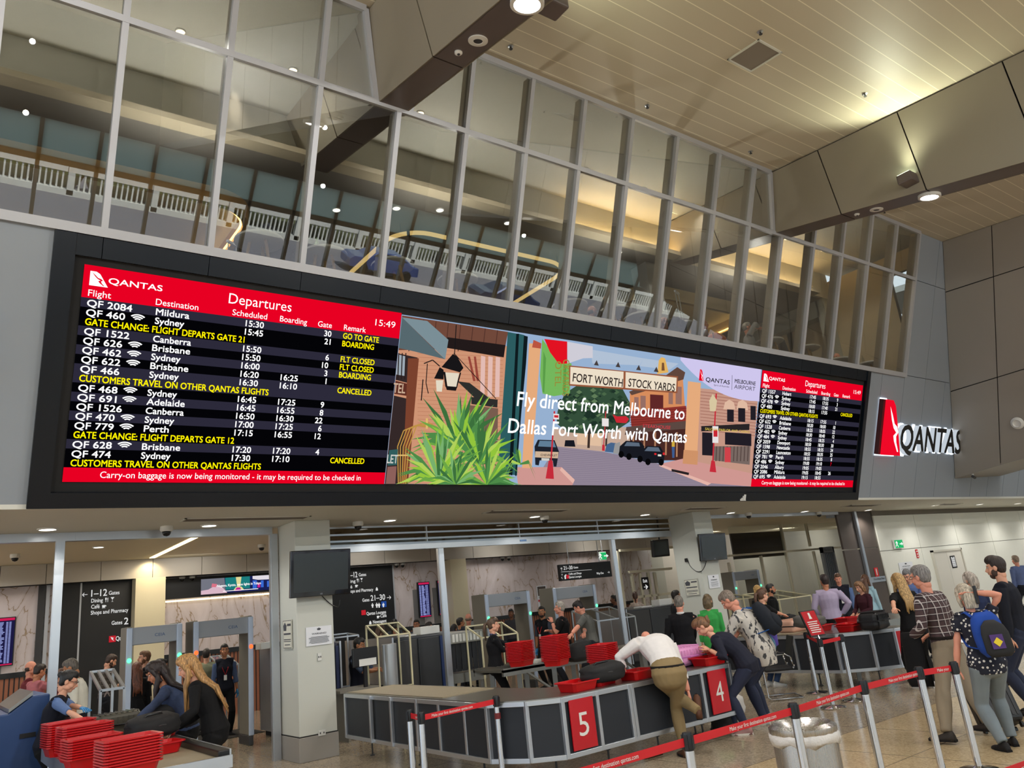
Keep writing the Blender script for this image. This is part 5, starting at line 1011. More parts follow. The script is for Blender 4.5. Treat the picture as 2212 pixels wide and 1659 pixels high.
for i, (x, q) in enumerate(((4.78, (1035, 88)), (14.08, (1895, 453)))):
    P = onpl(q[0], q[1], V((0, -KB, 1)), ZB_-KB*YB); P.x = x; t = thing('ceiling_speaker', tuple(P), 'round white speaker under the ' + ['first', 'second'][i] + ' roof beam', 'speaker', 'beam speakers'); t.rotation_euler = (math.atan(KB), 0, 0)
    a = MB(); a.lathe([(.12, 0), (.12, -.012), (.06, -.02), (.055, -.01)], n=24); obj('rim', a, m_white, t, auto=40); a = MB(); a.lathe([(.055, -.004), (.055, -.012), (.01, -.013)], n=20); obj('grille', a, m_darkgrey, t)
    P = onpl(q[0]-35, q[1]+28, V((0, -KB, 1)), ZB_-KB*YB) if i == 0 else onpl(q[0]-42, q[1]+10, V((0, -KB, 1)), ZB_-KB*YB); t = thing('smoke_detector', (x-.05, P.y, P.z), 'small smoke detector next to the speaker under the ' + ['first', 'second'][i] + ' roof beam', 'detector', 'beam smoke detectors')
    a = MB(); a.lathe([(.05, 0), (.05, -.02), (.03, -.035)], n=16); obj('base', a, m_white, t, auto=40); a = MB(); a.lathe([(.02, -.033), (.018, -.042)], n=12); obj('sensor', a, m_darkgrey, t)
for i, (x, q, sd) in enumerate(((4.78, (1145, 5), 1), (14.1, (2005, 420), -1))):
    P = onpl(q[0], q[1], V((0, -KB, 1)), ZB_-KB*YB); P.x = x; lb = ['first', 'second'][i]
    t = thing('beam_floodlight', tuple(P), 'bright round floodlight under the ' + lb + ' roof beam', 'lamp', 'beam floodlights'); t.rotation_euler = (math.atan(KB), 0, 0)
    a = MB(); a.lathe([(.19, 0), (.19, -.05), (.15, -.055), (.145, -.03)], n=28); obj('rim', a, m_white, t, auto=40); a = MB(); a.lathe([(.145, -.01), (.145, -.045), (.01, -.046)], n=24); obj('lens', a, em('flood_lens', (255, 250, 250), 12), t)
    light('flood_lamp', 'SPOT', P+V((0, 0, -.08)), 700, (1, .95, .9), .14, rot=(0, 0, 0), spot=140)
    u = thing('beam_uplight', (x+sd*.46, P.y+.1, P.z+.28), 'metal up-light bracketed to the side of the ' + lb + ' roof beam', 'lamp', 'beam up-lights')
    a = MB(); a.box(-.16, .16, -.13, .13, -.12, .06); obj('housing', a, m_beamu, u, bevel=.02); a = MB(); a.box(-.14, .14, -.11, .11, .055, .064); obj('lens', a, em('up_lens', (236, 255, 220), 8), u); a = MB(); a.box(-sd*.16-.02, -sd*.16+.02, -.04, .04, -.1, .02); a.box(min(-sd*.2, -sd*.1), max(-sd*.2, -sd*.1), -.04, .04, -.06, -.03); obj('bracket', a, m_beamu, u)
    light('up_lamp', 'SPOT', (x+sd*.5, P.y+.1, P.z+.4), 170, GREEN, .12, spot=130, to=(x+sd*2.4, P.y-.9, P.z+1.9))
P = at_y(2198, 914, 6.5); Pq = onpl(2198, 914, nE, dE); t = thing('wall_speaker', tuple(Pq), 'round white nozzle fitting on the right bulkhead', 'speaker'); q = (-nE if nE.x > 0 else nE).to_track_quat('Z', 'Y'); t.rotation_euler = q.to_euler()
a = MB(); a.lathe([(.16, 0), (.16, .02), (.1, .06), (.075, .03)], n=28); obj('rim', a, m_white, t, auto=40); a = MB(); a.lathe([(.078, .025), (.01, .026)], n=20); obj('throat', a, m_black, t)
Pq = B_+dB*.45; t = thing('security_camera', (Pq.x+.15, Pq.y, Pq.z), 'bullet camera under the lower edge of the right bulkhead', 'camera', 'dome cameras'); a = MB(); a.tube([(0, 0, .02), (0, 0, -.06)], .03, 10); obj('mount', a, m_white, t); a = MB(); a.tube([(.08, 0, -.1), (-.08, -.02, -.07)], .04, 12); obj('barrel', a, m_darkgrey, t)
# ---------------------------------------------------------------- screening counters
m_cpanel = pm('counter_panel', (30, 35, 43), .55, noise=.06, nscale=3)
m_steel = pm('brushed_steel', (150, 148, 142), .28, .9, noise=.06, nscale=5)
m_belt = pm('conveyor_belt', (150, 138, 114), .6, noise=.06, nscale=9)
m_bl = pm('roller_dark', (46, 46, 46), .35)
m_red = pm('tray_red', (196, 16, 22), .32, spec=.4, noise=.04)
TZ, BZ = .85, .25
def numeral(mb, n, mt, h, th):
    text(mb, n, mt, h*1.35, 'c', h*.56, -.004, 0, -h*.48)
def counter(pts, posts, signs, depth, lab, inner, belts, feet):
    """pts: front line in plan; inner: plan offset of the top towards the staff side"""
    t = thing('screening_counter', (pts[1][0], pts[1][1], 0), lab, 'counter', world=True)
    fr = MB(); wk = MB(); P = [V((x, y, 0)) for x, y in pts]; I = [V((x, y, 0)) for x, y in inner]
    for a, b in zip(P, P[1:]):
        for z in (TZ-.025, BZ+.02): fr.bar(a+V((0, 0, z)), b+V((0, 0, z)), .04, .05)
        d = (b-a).normalized(); n = V((d.y, -d.x, 0)); n = n
        p = MB(); o = V((0, 0, 0)); p.hexa([a-n*.02+V((0, 0, BZ)), b-n*.02+V((0, 0, BZ)), b-n*.006+V((0, 0, BZ)), a-n*.006+V((0, 0, BZ)), a-n*.02+V((0, 0, TZ)), b-n*.02+V((0, 0, TZ)), b-n*.006+V((0, 0, TZ)), a-n*.006+V((0, 0, TZ))])
        obj('panel', p, m_cpanel, t)
    for q in P+[V((x, y, 0)) for x, y in posts]: fr.bar(q+V((0, 0, BZ)), q+V((0, 0, TZ)), .045, .045, up=(1, 0, 0))
    obj('frame', fr, m_alu, t, bevel=.004)
    wk.prism([q+V((0, 0, TZ-.02)) for q in P+I[::-1]], (0, 0, .03)); obj('worktop', wk, m_steel, t)
    for x0, x1, y0, y1 in belts: p = MB(); p.box(x0, x1, y0, y1, TZ+.01, TZ+.02); obj('belt', p, m_belt, t)
    for x, y in feet:
        p = MB(); p.lathe([(.035, 0), (.035, .012), (.012, .02), (.012, BZ-.07), (.028, BZ-.07), (.028, BZ)], (x, y, 0), 12); obj('foot', p, m_bl, t)
    for n, c, d in signs:
        d = V((d[0], d[1], 0)).normalized(); nn = V((d.y, -d.x, 0)); w, h = .34, .5; c = V((c[0], c[1], .56))
        mt = M(((d.x, 0, nn.x, c.x), (d.y, 0, nn.y, c.y), (0, 1, 0, c.z), (0, 0, 0, 1)))
        p = MB(); p.prism([mt @ V((x, y, .012)) for x, y in ((-w/2, -h/2), (w/2, -h/2), (w/2, h/2), (-w/2, h/2))], nn*.012); s = obj('number_sign', p, pm('sign_red_gloss', (186, 10, 28), .25), t)
        p = MB(); numeral(p, n, M.Translation(nn*.027) @ mt, .25, .013); obj('numeral', p, m_white, s)
    return t
zt = lambda px, py: (lambda q: (q.x, q.y))(at_z(px, py, TZ))
fx = [zt(*q)[0] for q in ((1283, 1492), (1361, 1478), (1448, 1459), (1508, 1446))]
sy_ = [zt(*q)[1] for q in ((783, 1506), (826, 1509), (873, 1514), (927, 1516), (985, 1519))]
L5 = [(5.08, 11.35), (5.0, 7.52), (5.22, 7.1), (5.52, 6.86), (8.3, 6.86)]
counter(L5, [(x, 6.86) for x in fx]+[(5.03, y) for y in sy_]+[(fx[1]+.05, 6.86)], [('5', ((5.52+fx[0])/2, 6.86), (1, 0)), ('4', ((fx[3]+8.3)/2, 6.86), (1, 0))], .8, 'curved dark panelled counter with the red 5 and 4 signs', [(5.95, 11.35), (5.95, 8.2), (6.05, 7.8), (6.2, 7.66), (8.3, 7.66)], [(5.1, 5.85, 8.6, 11.3)], [(5.3, 11.0), (5.3, 9.6), (5.35, 8.2), (5.7, 7.3), (6.3, 7.1), (7.1, 7.1), (7.9, 7.1), (8.15, 7.45)])
L3 = [(11.98, 9.9), (11.98, 7.62), (12.33, 7.2), (12.66, 6.98), (12.96, 6.84), (13.1, 6.86)]
d3 = V((L3[4][0]-L3[3][0], L3[4][1]-L3[3][1]))
counter(L3, [(11.98, 8.4)], [('3', ((L3[3][0]+L3[4][0])/2+.01, (L3[3][1]+L3[4][1])/2), (d3.x, d3.y))], .8, 'curved dark panelled counter with the red 3 sign', [(12.85, 9.9), (12.85, 8.4), (13.0, 7.95), (13.1, 7.75), (13.12, 7.7), (13.14, 7.66)], [(12.1, 12.75, 8.5, 9.85)], [(12.3, 9.4), (12.35, 8.3), (12.75, 7.45), (13.0, 7.1)])
# left lane belt table
t = thing('belt_table', (1.72, 9, 0), 'long belt table with black edge carrying the red tray stacks at the left', 'table', world=True)
p = MB(); p.box(1.2, 2.2, 7.45, 10.7, TZ-.05, TZ-.005); obj('bed', p, m_belt, t); p = MB()
p.box(2.14, 2.24, 7.45, 10.7, TZ-.06, TZ+.05); p.box(1.2, 2.24, 7.4, 7.46, TZ-.06, TZ+.0); obj('edge_guard', p, m_black, t, bevel=.01); p = MB(); p.box(1.16, 1.22, 7.45, 10.7, TZ-.12, TZ+.01); p.box(1.2, 2.24, 7.38, 7.41, TZ-.09, TZ+.01); p.box(2.235, 2.25, 7.45, 10.7, TZ-.09, TZ+.052); obj('trim_rail', p, m_alu, t)
for x in (1.26, 2.16):
    for y in (7.5, 9, 10.6): p = MB(); p.bar((x, y, 0), (x, y, TZ-.06), .06); obj('leg', p, m_alu, t)
# steel roller table carrying the middle stacks
a = at_z(1087, 1447, .85); t = thing('roller_table', (a.x+1.4, a.y+.4, 0), 'long grey roller table carrying three tall red tray stacks', 'table', world=True); AX, AY = a.x, a.y
p = MB(); p.box(AX, AX+4.2, AY, AY+.9, .8, .84); p.box(AX, AX+4.2, AY, AY+.05, .74, .86); p.box(AX, AX+4.2, AY+.85, AY+.9, .74, .86); obj('bed', p, m_steel, t); p = MB()
for k in range(52): p.tube([(AX+.06+k*.08, AY+.06, .85), (AX+.06+k*.08, AY+.84, .85)], .02, 6)
obj('roller', p, m_steel, t)
for x in (.35, 1.1, 2.2, 3.3, 4.0):
    for y in (.05, .85): p = MB(); p.bar((AX+x, AY+y, 0), (AX+x, AY+y, .78), .08, .05); obj('leg', p, m_steel, t)
p = MB(); p.bar((AX+.5, AY+.05, .76), (AX+1.0, AY+.05, .42), .05, .03); p.bar((AX+2.6, AY+.05, .76), (AX+3.1, AY+.05, .42), .05, .03); obj('brace', p, m_steel, t)
t = thing('roller_table', (14.6, 8.4, 0), 'grey roller bed behind the lane 3 corner counter', 'table', world=True)
p = MB(); p.box(12.95, 16.6, 7.95, 8.95, .8, .85); p.box(12.95, 16.6, 7.93, 7.97, .74, .87); p.box(12.95, 16.6, 8.93, 8.97, .74, .87); obj('bed', p, m_steel, t)
for x in (13.05, 14.8, 16.5):
    for y in (8.0, 8.9): p = MB(); p.bar((x, y, 0), (x, y, .8), .07, .05); obj('leg', p, m_steel, t)
# ---------------------------------------------------------------- trays
def tray_mesh():
    m = MB(); L, Wd, H, k = .205, .15, .1, .86
    R = lambda l, w, z, r=.03: [(x, y, z) for x, y in ((-l+r, -w), (l-r, -w), (l, -w+r), (l, w-r), (l-r, w), (-l+r, w), (-l, w-r), (-l, -w+r))]
    m.loft([R(L*k, Wd*k, 0), R(L, Wd, H), R(L+.018, Wd+.018, H), R(L+.018, Wd+.018, H-.012), ], caps=False); m.loft([R(L+.018, Wd+.018, H), R(L-.006, Wd-.006, H), R(L*k-.006, Wd*k-.006, .008)], caps=False)
    m.face(R(L*k, Wd*k, 0)[::-1]); m.face(R(L*k-.006, Wd*k-.006, .008)); return m
TR = None; NT = [0]
def tray(x, y, z, rz, lab, grp=None):
    global TR
    if TR is None: TR = obj('tray', tray_mesh(), m_red); o = TR
    else: o = TR.copy(); COL.objects.link(o)
    o.location = (x, y, z); o.rotation_euler = (0, 0, rz); o['label'] = lab; o['category'] = 'tray'
    if grp: o['group'] = grp
    elif 'group' in o: del o['group']
    return o
ORD = ['topmost', 'second from top', 'third from top', 'fourth from top', 'fifth from top', 'sixth from top', 'seventh from top', 'eighth from top', 'ninth from top', 'tenth from top', 'eleventh from top', 'twelfth from top', 'thirteenth from top', 'fourteenth from top', 'fifteenth from top', 'sixteenth from top']
def stack(px, py, n, rz, lab, z=.86, st_=.0215, dx=0, dy=0):
    P = at_z(px, py, z)
    for k in range(n): tray(P.x+dx, P.y+dy, z+k*st_, rz+random.uniform(-.012, .012), 'red tray, ' + ORD[n-1-k] + ' in ' + lab, 'trays in ' + lab)
stack(145, 1628, 11, .12, 'the rearmost stack beside the blue machine'); stack(180, 1640, 11, .1, 'the stack behind the front pair on the belt table'); stack(196, 1655, 8, .1, 'the shorter front stack on the belt table'); stack(276, 1676, 10, .1, 'the taller front stack on the belt table')
P = at_z(336, 1628, .855); tray(P.x, P.y, .85, .15, 'single empty red tray right of the tallest left stack')
P = at_z(345, 1603, .855); tray(P.x-.05, P.y+.1, .85, .1, 'red tray under the black bags on the left table')
stack(1127, 1438, 13, .42, 'the roller table stack nearest the woman in black', .872, .0235); stack(1203, 1437, 16, .45, 'the tallest roller table stack', .872, .0235); stack(1305, 1440, 10, .4, 'the lowest roller table stack', .872, .0235)
P = at_z(1244, 1490, .87); tray(P.x+.03, P.y, .862, .1, 'single red tray holding a white cord on the lane 5 counter'); P = at_z(1378, 1464, .87); tray(P.x, P.y, .862, .1, 'red tray beside the bending man in the white shirt')
P = at_z(1300, 1478, .87); tray(P.x, P.y+.05, .862, .25, 'red tray under the big black bag'); P = at_z(1545, 1434, .87); tray(P.x, P.y+.1, .862, 0, 'red tray with dark things next to the pink suitcase')
stack(1837, 1363, 2, .1, 'the low pair on the lane 3 corner', .862, .03); P = at_z(1834, 1343, 1.0); 
# ---------------------------------------------------------------- barrier posts and belts
SH = .93
m_belt_red = pm('barrier_red', (206, 24, 36), .55)
def stanchion(px, py, lab, z=SH, base=True):
    P = at_z(px, py, z); t = thing('barrier_post', (P.x, P.y, 0), lab, 'barrier post', 'chrome barrier posts')
    a = MB(); a.lathe([(.17, 0), (.175, .012), (.16, .024), (.05, .035), (.032, .05)], n=32); obj('base', a, m_chrome, t, auto=40)
    a = MB(); a.lathe([(.032, .03), (.032, z-.11)], n=24); obj('pole', a, m_chrome, t, auto=40)
    a = MB(); a.lathe([(.0325, z-.11), (.0335, z-.1), (.0335, z-.01), (.03, z), (.01, z)], n=20); 
    for q in range(4): c, s = math.cos(q*1.571+.4), math.sin(q*1.571+.4); a.box(-.012, .012, .03, .039, z-.1, z-.012, M.Rotation(q*1.571+.4, 4, 'Z'))
    obj('belt_head', a, m_black, t, auto=40); return V((P.x, P.y, z))
def belt(a, b, lab, words=((.25, 'Make your first destination qantas.com'),), sag=.0, w=.052, frm=0, rng=(0, 1), flip=False):
    a, b = V(a), V(b); d = (b-a).normalized(); a = a+d*.036; b = b-d*.036; za = -.055
    t = thing('barrier_belt', tuple((a+b)/2+V((0, 0, za))), lab, 'barrier belt', 'red barrier belts', world=True); m = MB(); n = 8; pts = [a.lerp(b, k/n)+V((0, 0, za-sag*4*(k/n)*(1-k/n))) for k in range(n+1)]
    u = V((0, 0, 1)); rings = [[p-u*w/2+d.cross(u)*.001, p+u*w/2+d.cross(u)*.001, p+u*w/2-d.cross(u)*.001, p-u*w/2-d.cross(u)*.001] for p in pts]; m.loft(rings); obj('strap', m, m_belt_red, t)
    L = (b-a).length; x = d; nrm = d.cross(u); 
    if nrm.dot(CAM-a) < 0: nrm = -nrm; x = -d; o0 = b
    else: o0 = a
    mb = MB()
    for s, wd in words:
        for side in (1,):
            O = o0+V((0, 0, za))+x*(s*L)+nrm*.004; uu = nrm.cross(x); mt = M(((x.x, uu.x, nrm.x, O.x), (x.y, uu.y, nrm.y, O.y), (x.z, uu.z, nrm.z, O.z), (0, 0, 0, 1)))
            text(mb, wd, mt, .038, 'l', len(wd)*.0142, .004, 0, -.012)
    if mb.v: obj('lettering', mb, m_white, t)
    return t
MK = 'Make your first destination qantas.com'
s1 = stanchion(884, 1533, 'barrier post at the near corner of the lane 5 side, left one of the pair'); s2 = stanchion(909, 1538, 'barrier post at the near corner of the lane 5 side, right one of the pair'); s3 = stanchion(1071, 1503, 'barrier post with a worn red band in front of the lane 5 curve')
belt(s2, s3, 'red barrier belt crossing in front of the lane 5 side panels', ((.1, MK),)); belt(s1, s2, 'short red barrier belt between the close pair of posts', ((.55, 'qantas'),))
p = MB(); p.lathe([(.034, .70), (.034, .76)], (s3.x, s3.y, 0), 18); tag(obj('tape_band', p, pm('tape_maroon', (110, 30, 34), .6)), 'maroon tape wound round the post before the lane 5 curve', 'tape')
f1 = stanchion(1483, 1582, 'barrier post in front of the bending man'); f2 = stanchion(1712, 1518, 'barrier post in front of the steel bin'); f3 = stanchion(1862, 1470, 'third front barrier post, right of the steel bin'); f4 = stanchion(1983, 1440, 'fourth front barrier post, before the man in the check shirt'); f5 = stanchion(2058, 1429, 'last front barrier post with its round base in view')
dn = (f1-f2).normalized(); f0 = f1+dn*1.75; f0.z = SH
belt(f0, f1, 'red barrier belt running off the bottom edge of the picture', ((.42, MK),)); belt(f1, f2, 'red barrier belt from the bending man to the steel bin', ((.35, MK),)); belt(f2, f3, 'red barrier belt passing behind the steel bin rim', ((.28, MK),)); belt(f3, f4, 'red barrier belt below the lane 3 counter', ((.42, MK),)); belt(f4, f5, 'short red barrier belt before the check shirted man', ((.5, 'Make your'),))
dw = stanchion(1310, 1668, 'barrier post just outside the bottom edge') if False else None
g1 = at_z(2080, 1674, SH); g2 = at_z(2330, 1586, SH); belt((g1.x, g1.y, SH), (g2.x, g2.y, SH), 'nearest red barrier belt in the bottom right corner', ((.02, 'Make your first destination qantas.com'),))
for i, g in enumerate((g1, g2)):
    t = thing('barrier_post', (g.x, g.y, 0), ['barrier post below the bottom right corner', 'barrier post beyond the right edge'][i], 'barrier post', 'chrome barrier posts'); a = MB(); a.lathe([(.17, 0), (.175, .012), (.05, .035), (.032, .05), (.032, SH-.11), (.036, SH-.1), (.036, SH)], n=20); obj('pole', a, m_chrome, t, auto=40)
h1 = stanchion(1740, 1366, 'barrier post nearest the black chair'); h2 = stanchion(1770, 1380, 'barrier post carrying the slanted red sign'); h3 = stanchion(1816, 1370, 'barrier post right of the slanted red sign')
belt(h1, h2, 'short red belt left of the slanted red sign', ()); belt(h2, h3, 'short red belt right of the slanted red sign', ())
t = thing('post_sign', (h2.x, h2.y, SH), 'slanted red notice with white writing clipped on a barrier post', 'sign'); t.rotation_euler = (-.35, 0, R_(-10)); p = MB(); p.box(-.15, .15, -.012, .012, .04, .42); obj('frame', p, m_black, t); p = MB(); p.box(-.135, .135, -.016, -.011, .055, .405); obj('face', p, pm('sign_red_gloss', (186, 10, 28), .25), t); p = MB(); mt = M(((1, 0, 0, 0), (0, 0, -1, -.018), (0, 1, 0, 0), (0, 0, 0, 1)))
flat(p, [(-.03, .29), (.03, .29), (.02, .33), (.02, .38), (-.02, .38), (-.02, .33)], mt); [flat(p, [(-.1, .09+k*.03), (.08+.02*(k % 2), .09+k*.03), (.08+.02*(k % 2), .103+k*.03), (-.1, .103+k*.03)], mt) for k in range(6)]; obj('lettering', p, m_white, t); p = MB(); p.tube([(0, 0, 0), (0, 0, .05)], .015, 8); obj('clip', p, m_chrome, t)
# ---------------------------------------------------------------- steel bin
P = at_z(1731, 1560, .70); t = thing('waste_bin', (P.x, P.y, 0), 'round stainless steel bin with a white liner behind the front belt', 'bin'); r = .25
def _brush(nt, bs, N, L):
    tc = N('ShaderNodeTexCoord'); mp = N('ShaderNodeMapping'); mp.inputs['Scale'].default_value = (40, 40, .3); n = N('ShaderNodeTexNoise'); n.inputs['Scale'].default_value = 3; L(tc.outputs['Object'], mp.inputs[0]); L(mp.outputs[0], n.inputs['Vector'])
    q = N('ShaderNodeMapRange'); q.inputs[3].default_value = .16; q.inputs[4].default_value = .42; L(n.outputs['Fac'], q.inputs[0]); L(q.outputs[0], bs.inputs['Roughness']); bs.inputs['Metallic'].default_value = 1; bs.inputs['Base Color'].default_value = (*lin((186, 184, 182)), 1)
p = MB(); p.lathe([(r*.9, 0), (r, .02), (r, .60)], n=40); obj('drum', p, nodes_mat('brushed_drum', _brush), t, auto=40)
p = MB(); p.lathe([(r*1.03, .62), (r*1.06, .64), (r*1.06, .675), (r*.9, .70), (r*.62, .645), (r*.6, .635)], n=40); obj('rim_lid', p, nodes_mat('brushed_drum', _brush), t, auto=40)
p = MB(); rings = []
for k, (rr, z) in enumerate(((1.02, .64), (1.08, .625), (1.09, .59), (1.05, .555), (1.02, .56))): rings.append([(r*rr*(1+.02*math.sin(9*j+k)+.012*math.sin(17*j))*math.cos(j*2*math.pi/36), r*rr*(1+.02*math.sin(9*j+k))*math.sin(j*2*math.pi/36), z+.014*math.sin(j*.9+k)*(k > 1)+.008*math.sin(j*2.1)*(k > 2)) for j in range(36)])
p.loft(rings, caps=False); obj('liner', p, pm('liner_white', (222, 218, 214), .4, bump=.6, bscale=40), t, smooth=True); p = MB(); p.lathe([(r*.62, .635), (r*.6, .45), (.01, .45)], n=24); obj('opening', p, m_blackm, t)
# ---------------------------------------------------------------- chair
P = at_z(1688, 1508, .0); t = thing('visitor_chair', (P.x, P.y, 0), 'empty black cantilever chair with chrome frame before the lane 3 counter', 'chair', rz=R_(-132))
p = MB(); p.box(-.23, .23, -.22, .23, .42, .47); obj('seat', p, pm('chair_black', (26, 26, 28), .7, noise=.1), t, bevel=.025, bseg=3); p = MB(); p.hexa([(-.21, .20, .52), (.21, .20, .52), (.21, .225, .52), (-.21, .225, .52), (-.2, .30, .92), (.2, .30, .92), (.2, .325, .92), (-.2, .325, .92)]); obj('backrest', p, pm('chair_black', (26, 26, 28), .7, noise=.1), t, bevel=.012)
for s in (-1, 1):
    p = MB(); x = s*.25; p.tube([(x, .28, .02), (x, -.2, .02), (x, -.245, .06), (x, -.25, .3), (x, -.25, .6), (x, -.21, .66), (x, .12, .67), (x, .2, .62)], .012, 8); p.tube([(x, .2, .62), (x*.9, .23, .45), (x*.9, .24, .5)], .012, 8); obj('leg', p, m_chrome, t, smooth=True); p = MB(); p.box(x-.022, x+.022, -.2, .12, .675, .7); obj('armrest', p, m_black, t, bevel=.008)
p = MB(); p.tube([(-.25, .28, .02), (.25, .28, .02)], .012, 8); p.tube([(-.24, .22, .46), (.24, .22, .46)], .012, 8); obj('crossbar', p, m_chrome, t)
# ---------------------------------------------------------------- detectors, scanners, hoods
m_det = pm('detector_grey', (126, 122, 112), .5, noise=.02); m_det2 = pm('detector_bar', (146, 152, 160), .42); m_strip = pm('detector_strip', (178, 192, 214), .3)
def detector(x0, x1, y, lab, led_c, h=2.15, dp=.55, depth_first=True):
    t = thing('metal_detector', ((x0+x1)/2, y, 0), lab, 'detector', 'walk-through detectors', world=True); g = em('led_'+led_c, (70, 255, 130) if led_c == 'green' else (255, 70, 30), 4)
    for x, s in ((x0, 1), (x1, -1)):
        p = MB(); xa, xb = sorted((x, x+s*.07)); p.box(xa, xb, y, y+dp, .16, h); obj('side_panel', p, m_det, t, bevel=.015); p = MB(); p.box(xa-.004, xb+.004, y-.004, y+dp+.004, 0, .16); obj('skirt', p, m_darkgrey, t, bevel=.01)
        p = MB(); xc = x+s*.035; p.box(xc-.045, xc+.045, y-.035, y+.01, .16, h-.02); obj('light_strip', p, m_strip, t, bevel=.015)
        p = MB(); p.ell((xc, y-.04, 1.62), (.035, .02, .035), 12, 8); obj('status_light', p, g, t)
    p = MB(); p.box(x0+.04, x1-.04, y-.01, y+dp, h-.3, h-.02); obj('header', p, m_det2, t, bevel=.015); p = MB(); text(p, 'CEIA', M(((1, 0, 0, x1-.42), (0, 0, -1, y-.013), (0, 1, 0, h-.19), (0, 0, 0, 1))), .07, 'l', .16, .004); obj('maker_mark', p, pm('mark_blue', (60, 90, 130), .5), t)
DX = lambda px, py, y: at_y(px, py, y).x
detector(2.68, 3.52, 14.4, 'walk-through detector with green lights, left of the pair by the wide pillar', 'green'); detector(3.72, 4.72, 14.4, 'walk-through detector with red lights, right of the pair by the wide pillar', 'red')
y = 14.9; detector(DX(1052, 1350, y), DX(1146, 1350, y)+.04, y, 'walk-through detector with green lights behind the woman in black', 'green'); detector(DX(1200, 1330, y), DX(1292, 1330, y), y, 'walk-through detector behind the man in the grey polo shirt', 'green')
y = 16.6; detector(DX(1592, 1300, y), DX(1650, 1300, y), y, 'walk-through detector with green lights right of the second pillar', 'green')
p = MB(); Pq = at_y(1137, 1392, 14.85)
for px in (1123, 1144): q = at_y(px, 1393, 14.84); p = MB(); p.lathe([(.07, 0), (.07, .012), (.06, .016)], n=18, mt=M.Translation((q.x, 14.84, q.z)) @ M.Rotation(R_(90), 4, 'X')); tag(obj('hand_pad', p, m_white), 'round white pad on the detector ' + ('left' if px < 1130 else 'right') + ' of its panel centre', 'pad')
def scanner(x0, x1, y0, y1, h, col, col2, lab, face='s'):
    t = thing('xray_scanner', ((x0+x1)/2, y0, 0), lab, 'scanner', 'x-ray scanners', world=True); c = pm('scan_%d_%d_%d' % col, col, .4, noise=.04); c2 = pm('scan_%d_%d_%d' % col2, col2, .4)
    p = MB(); p.box(x0, x1, y0, y1, .12, h); obj('body', p, c, t, bevel=.03); p = MB(); p.box(x0+.05, x1-.05, y0+.05, y1-.05, 0, .12); obj('plinth', p, m_blackm, t)
    w = x1-x0
    for k in range(2): p = MB(); p.box(x0+.04+k*w*.42, x0+.02+(k+1)*w*.42, y0-.025, y0+.01, .16, h-.05); d = obj('door', p, m_darkgrey if k == 0 else pm('scan_door', (46, 48, 52), .45), t, bevel=.012)
    p = MB(); p.box(x0+w*.88, x1-.01, y0-.02, y0+.01, .16, h-.05); obj('side_band', p, c2, t, bevel=.01); p = MB(); p.box(x0-.03, x0, y0-.03, y1, 0.1, h+.02); p.box(x1, x1+.03, y0-.03, y1, .1, h+.02); obj('corner_rail', p, m_alu, t)
    return t
a, b = at_y(848, 1380, 13.2), at_y(962, 1372, 13.2); scanner(a.x, b.x, 13.2, 15.2, a.z, (38, 42, 50), (22, 44, 92), 'tall dark x-ray scanner with a blue edge behind the lane 5 belt')
a, b = at_y(564, 1402, 15.5), at_y(564, 1402, 15.5)+V((.62, 0, 0)); scanner(a.x, b.x, 13.3, 15.5, a.z, (28, 32, 52), (22, 34, 72), 'navy x-ray scanner partly hidden behind the wide pillar')
a, b = at_y(1352, 1318, 15.0), at_y(1462, 1310, 15.0); scanner(a.x, b.x, 15, 17, a.z, (34, 36, 42), (24, 44, 84), 'dark x-ray scanner left of the second pillar')
# slanted blue machine at the far left
t = thing('control_cabinet', (.7, 10.9, 0), 'blue sloping machine cabinet at the left edge', 'cabinet', world=True); y = 11.3
L_ = [at_y(20, 1545, y), at_y(98, 1500, y), at_y(112, 1498, y)]; xr = at_y(105, 1560, y).x; zr = at_y(105, 1498, y).z; xl = at_y(18, 1545, y).x; zl = at_y(18, 1542, y).z
p = MB(); p.prism([(xl-.4, y, 0), (xr, y, 0), (xr, y, zr), (xr-.18, y, zr), (xl, y, zl), (xl-.4, y, zl)], (0, 1.6, 0)); obj('body', p, pm('cabinet_blue', (34, 66, 118), .4, noise=.04), t, bevel=.02); p = MB(); p.prism([(xl, y-.02, zl+.01), (xr-.18, y-.02, zr+.01), (xr-.18, y-.02, zr+.05), (xl, y-.02, zl+.05)], (0, 1.6, 0)); obj('sloping_lid', p, m_steel, t); p = MB(); p.box((xl+xr)/2-.08, (xl+xr)/2+.08, y-.015, y, .95, 1.0); obj('latch', p, m_black, t)
p = MB(); x = at_y(8, 1590, 9.6).x; p.box(x-.5, x-.04, 9.6, 10.4, 0, 1.12); tag(obj('steel_cabinet', p, m_steel, bevel=.02), 'edge of a plain steel cabinet cut by the left picture border', 'cabinet')
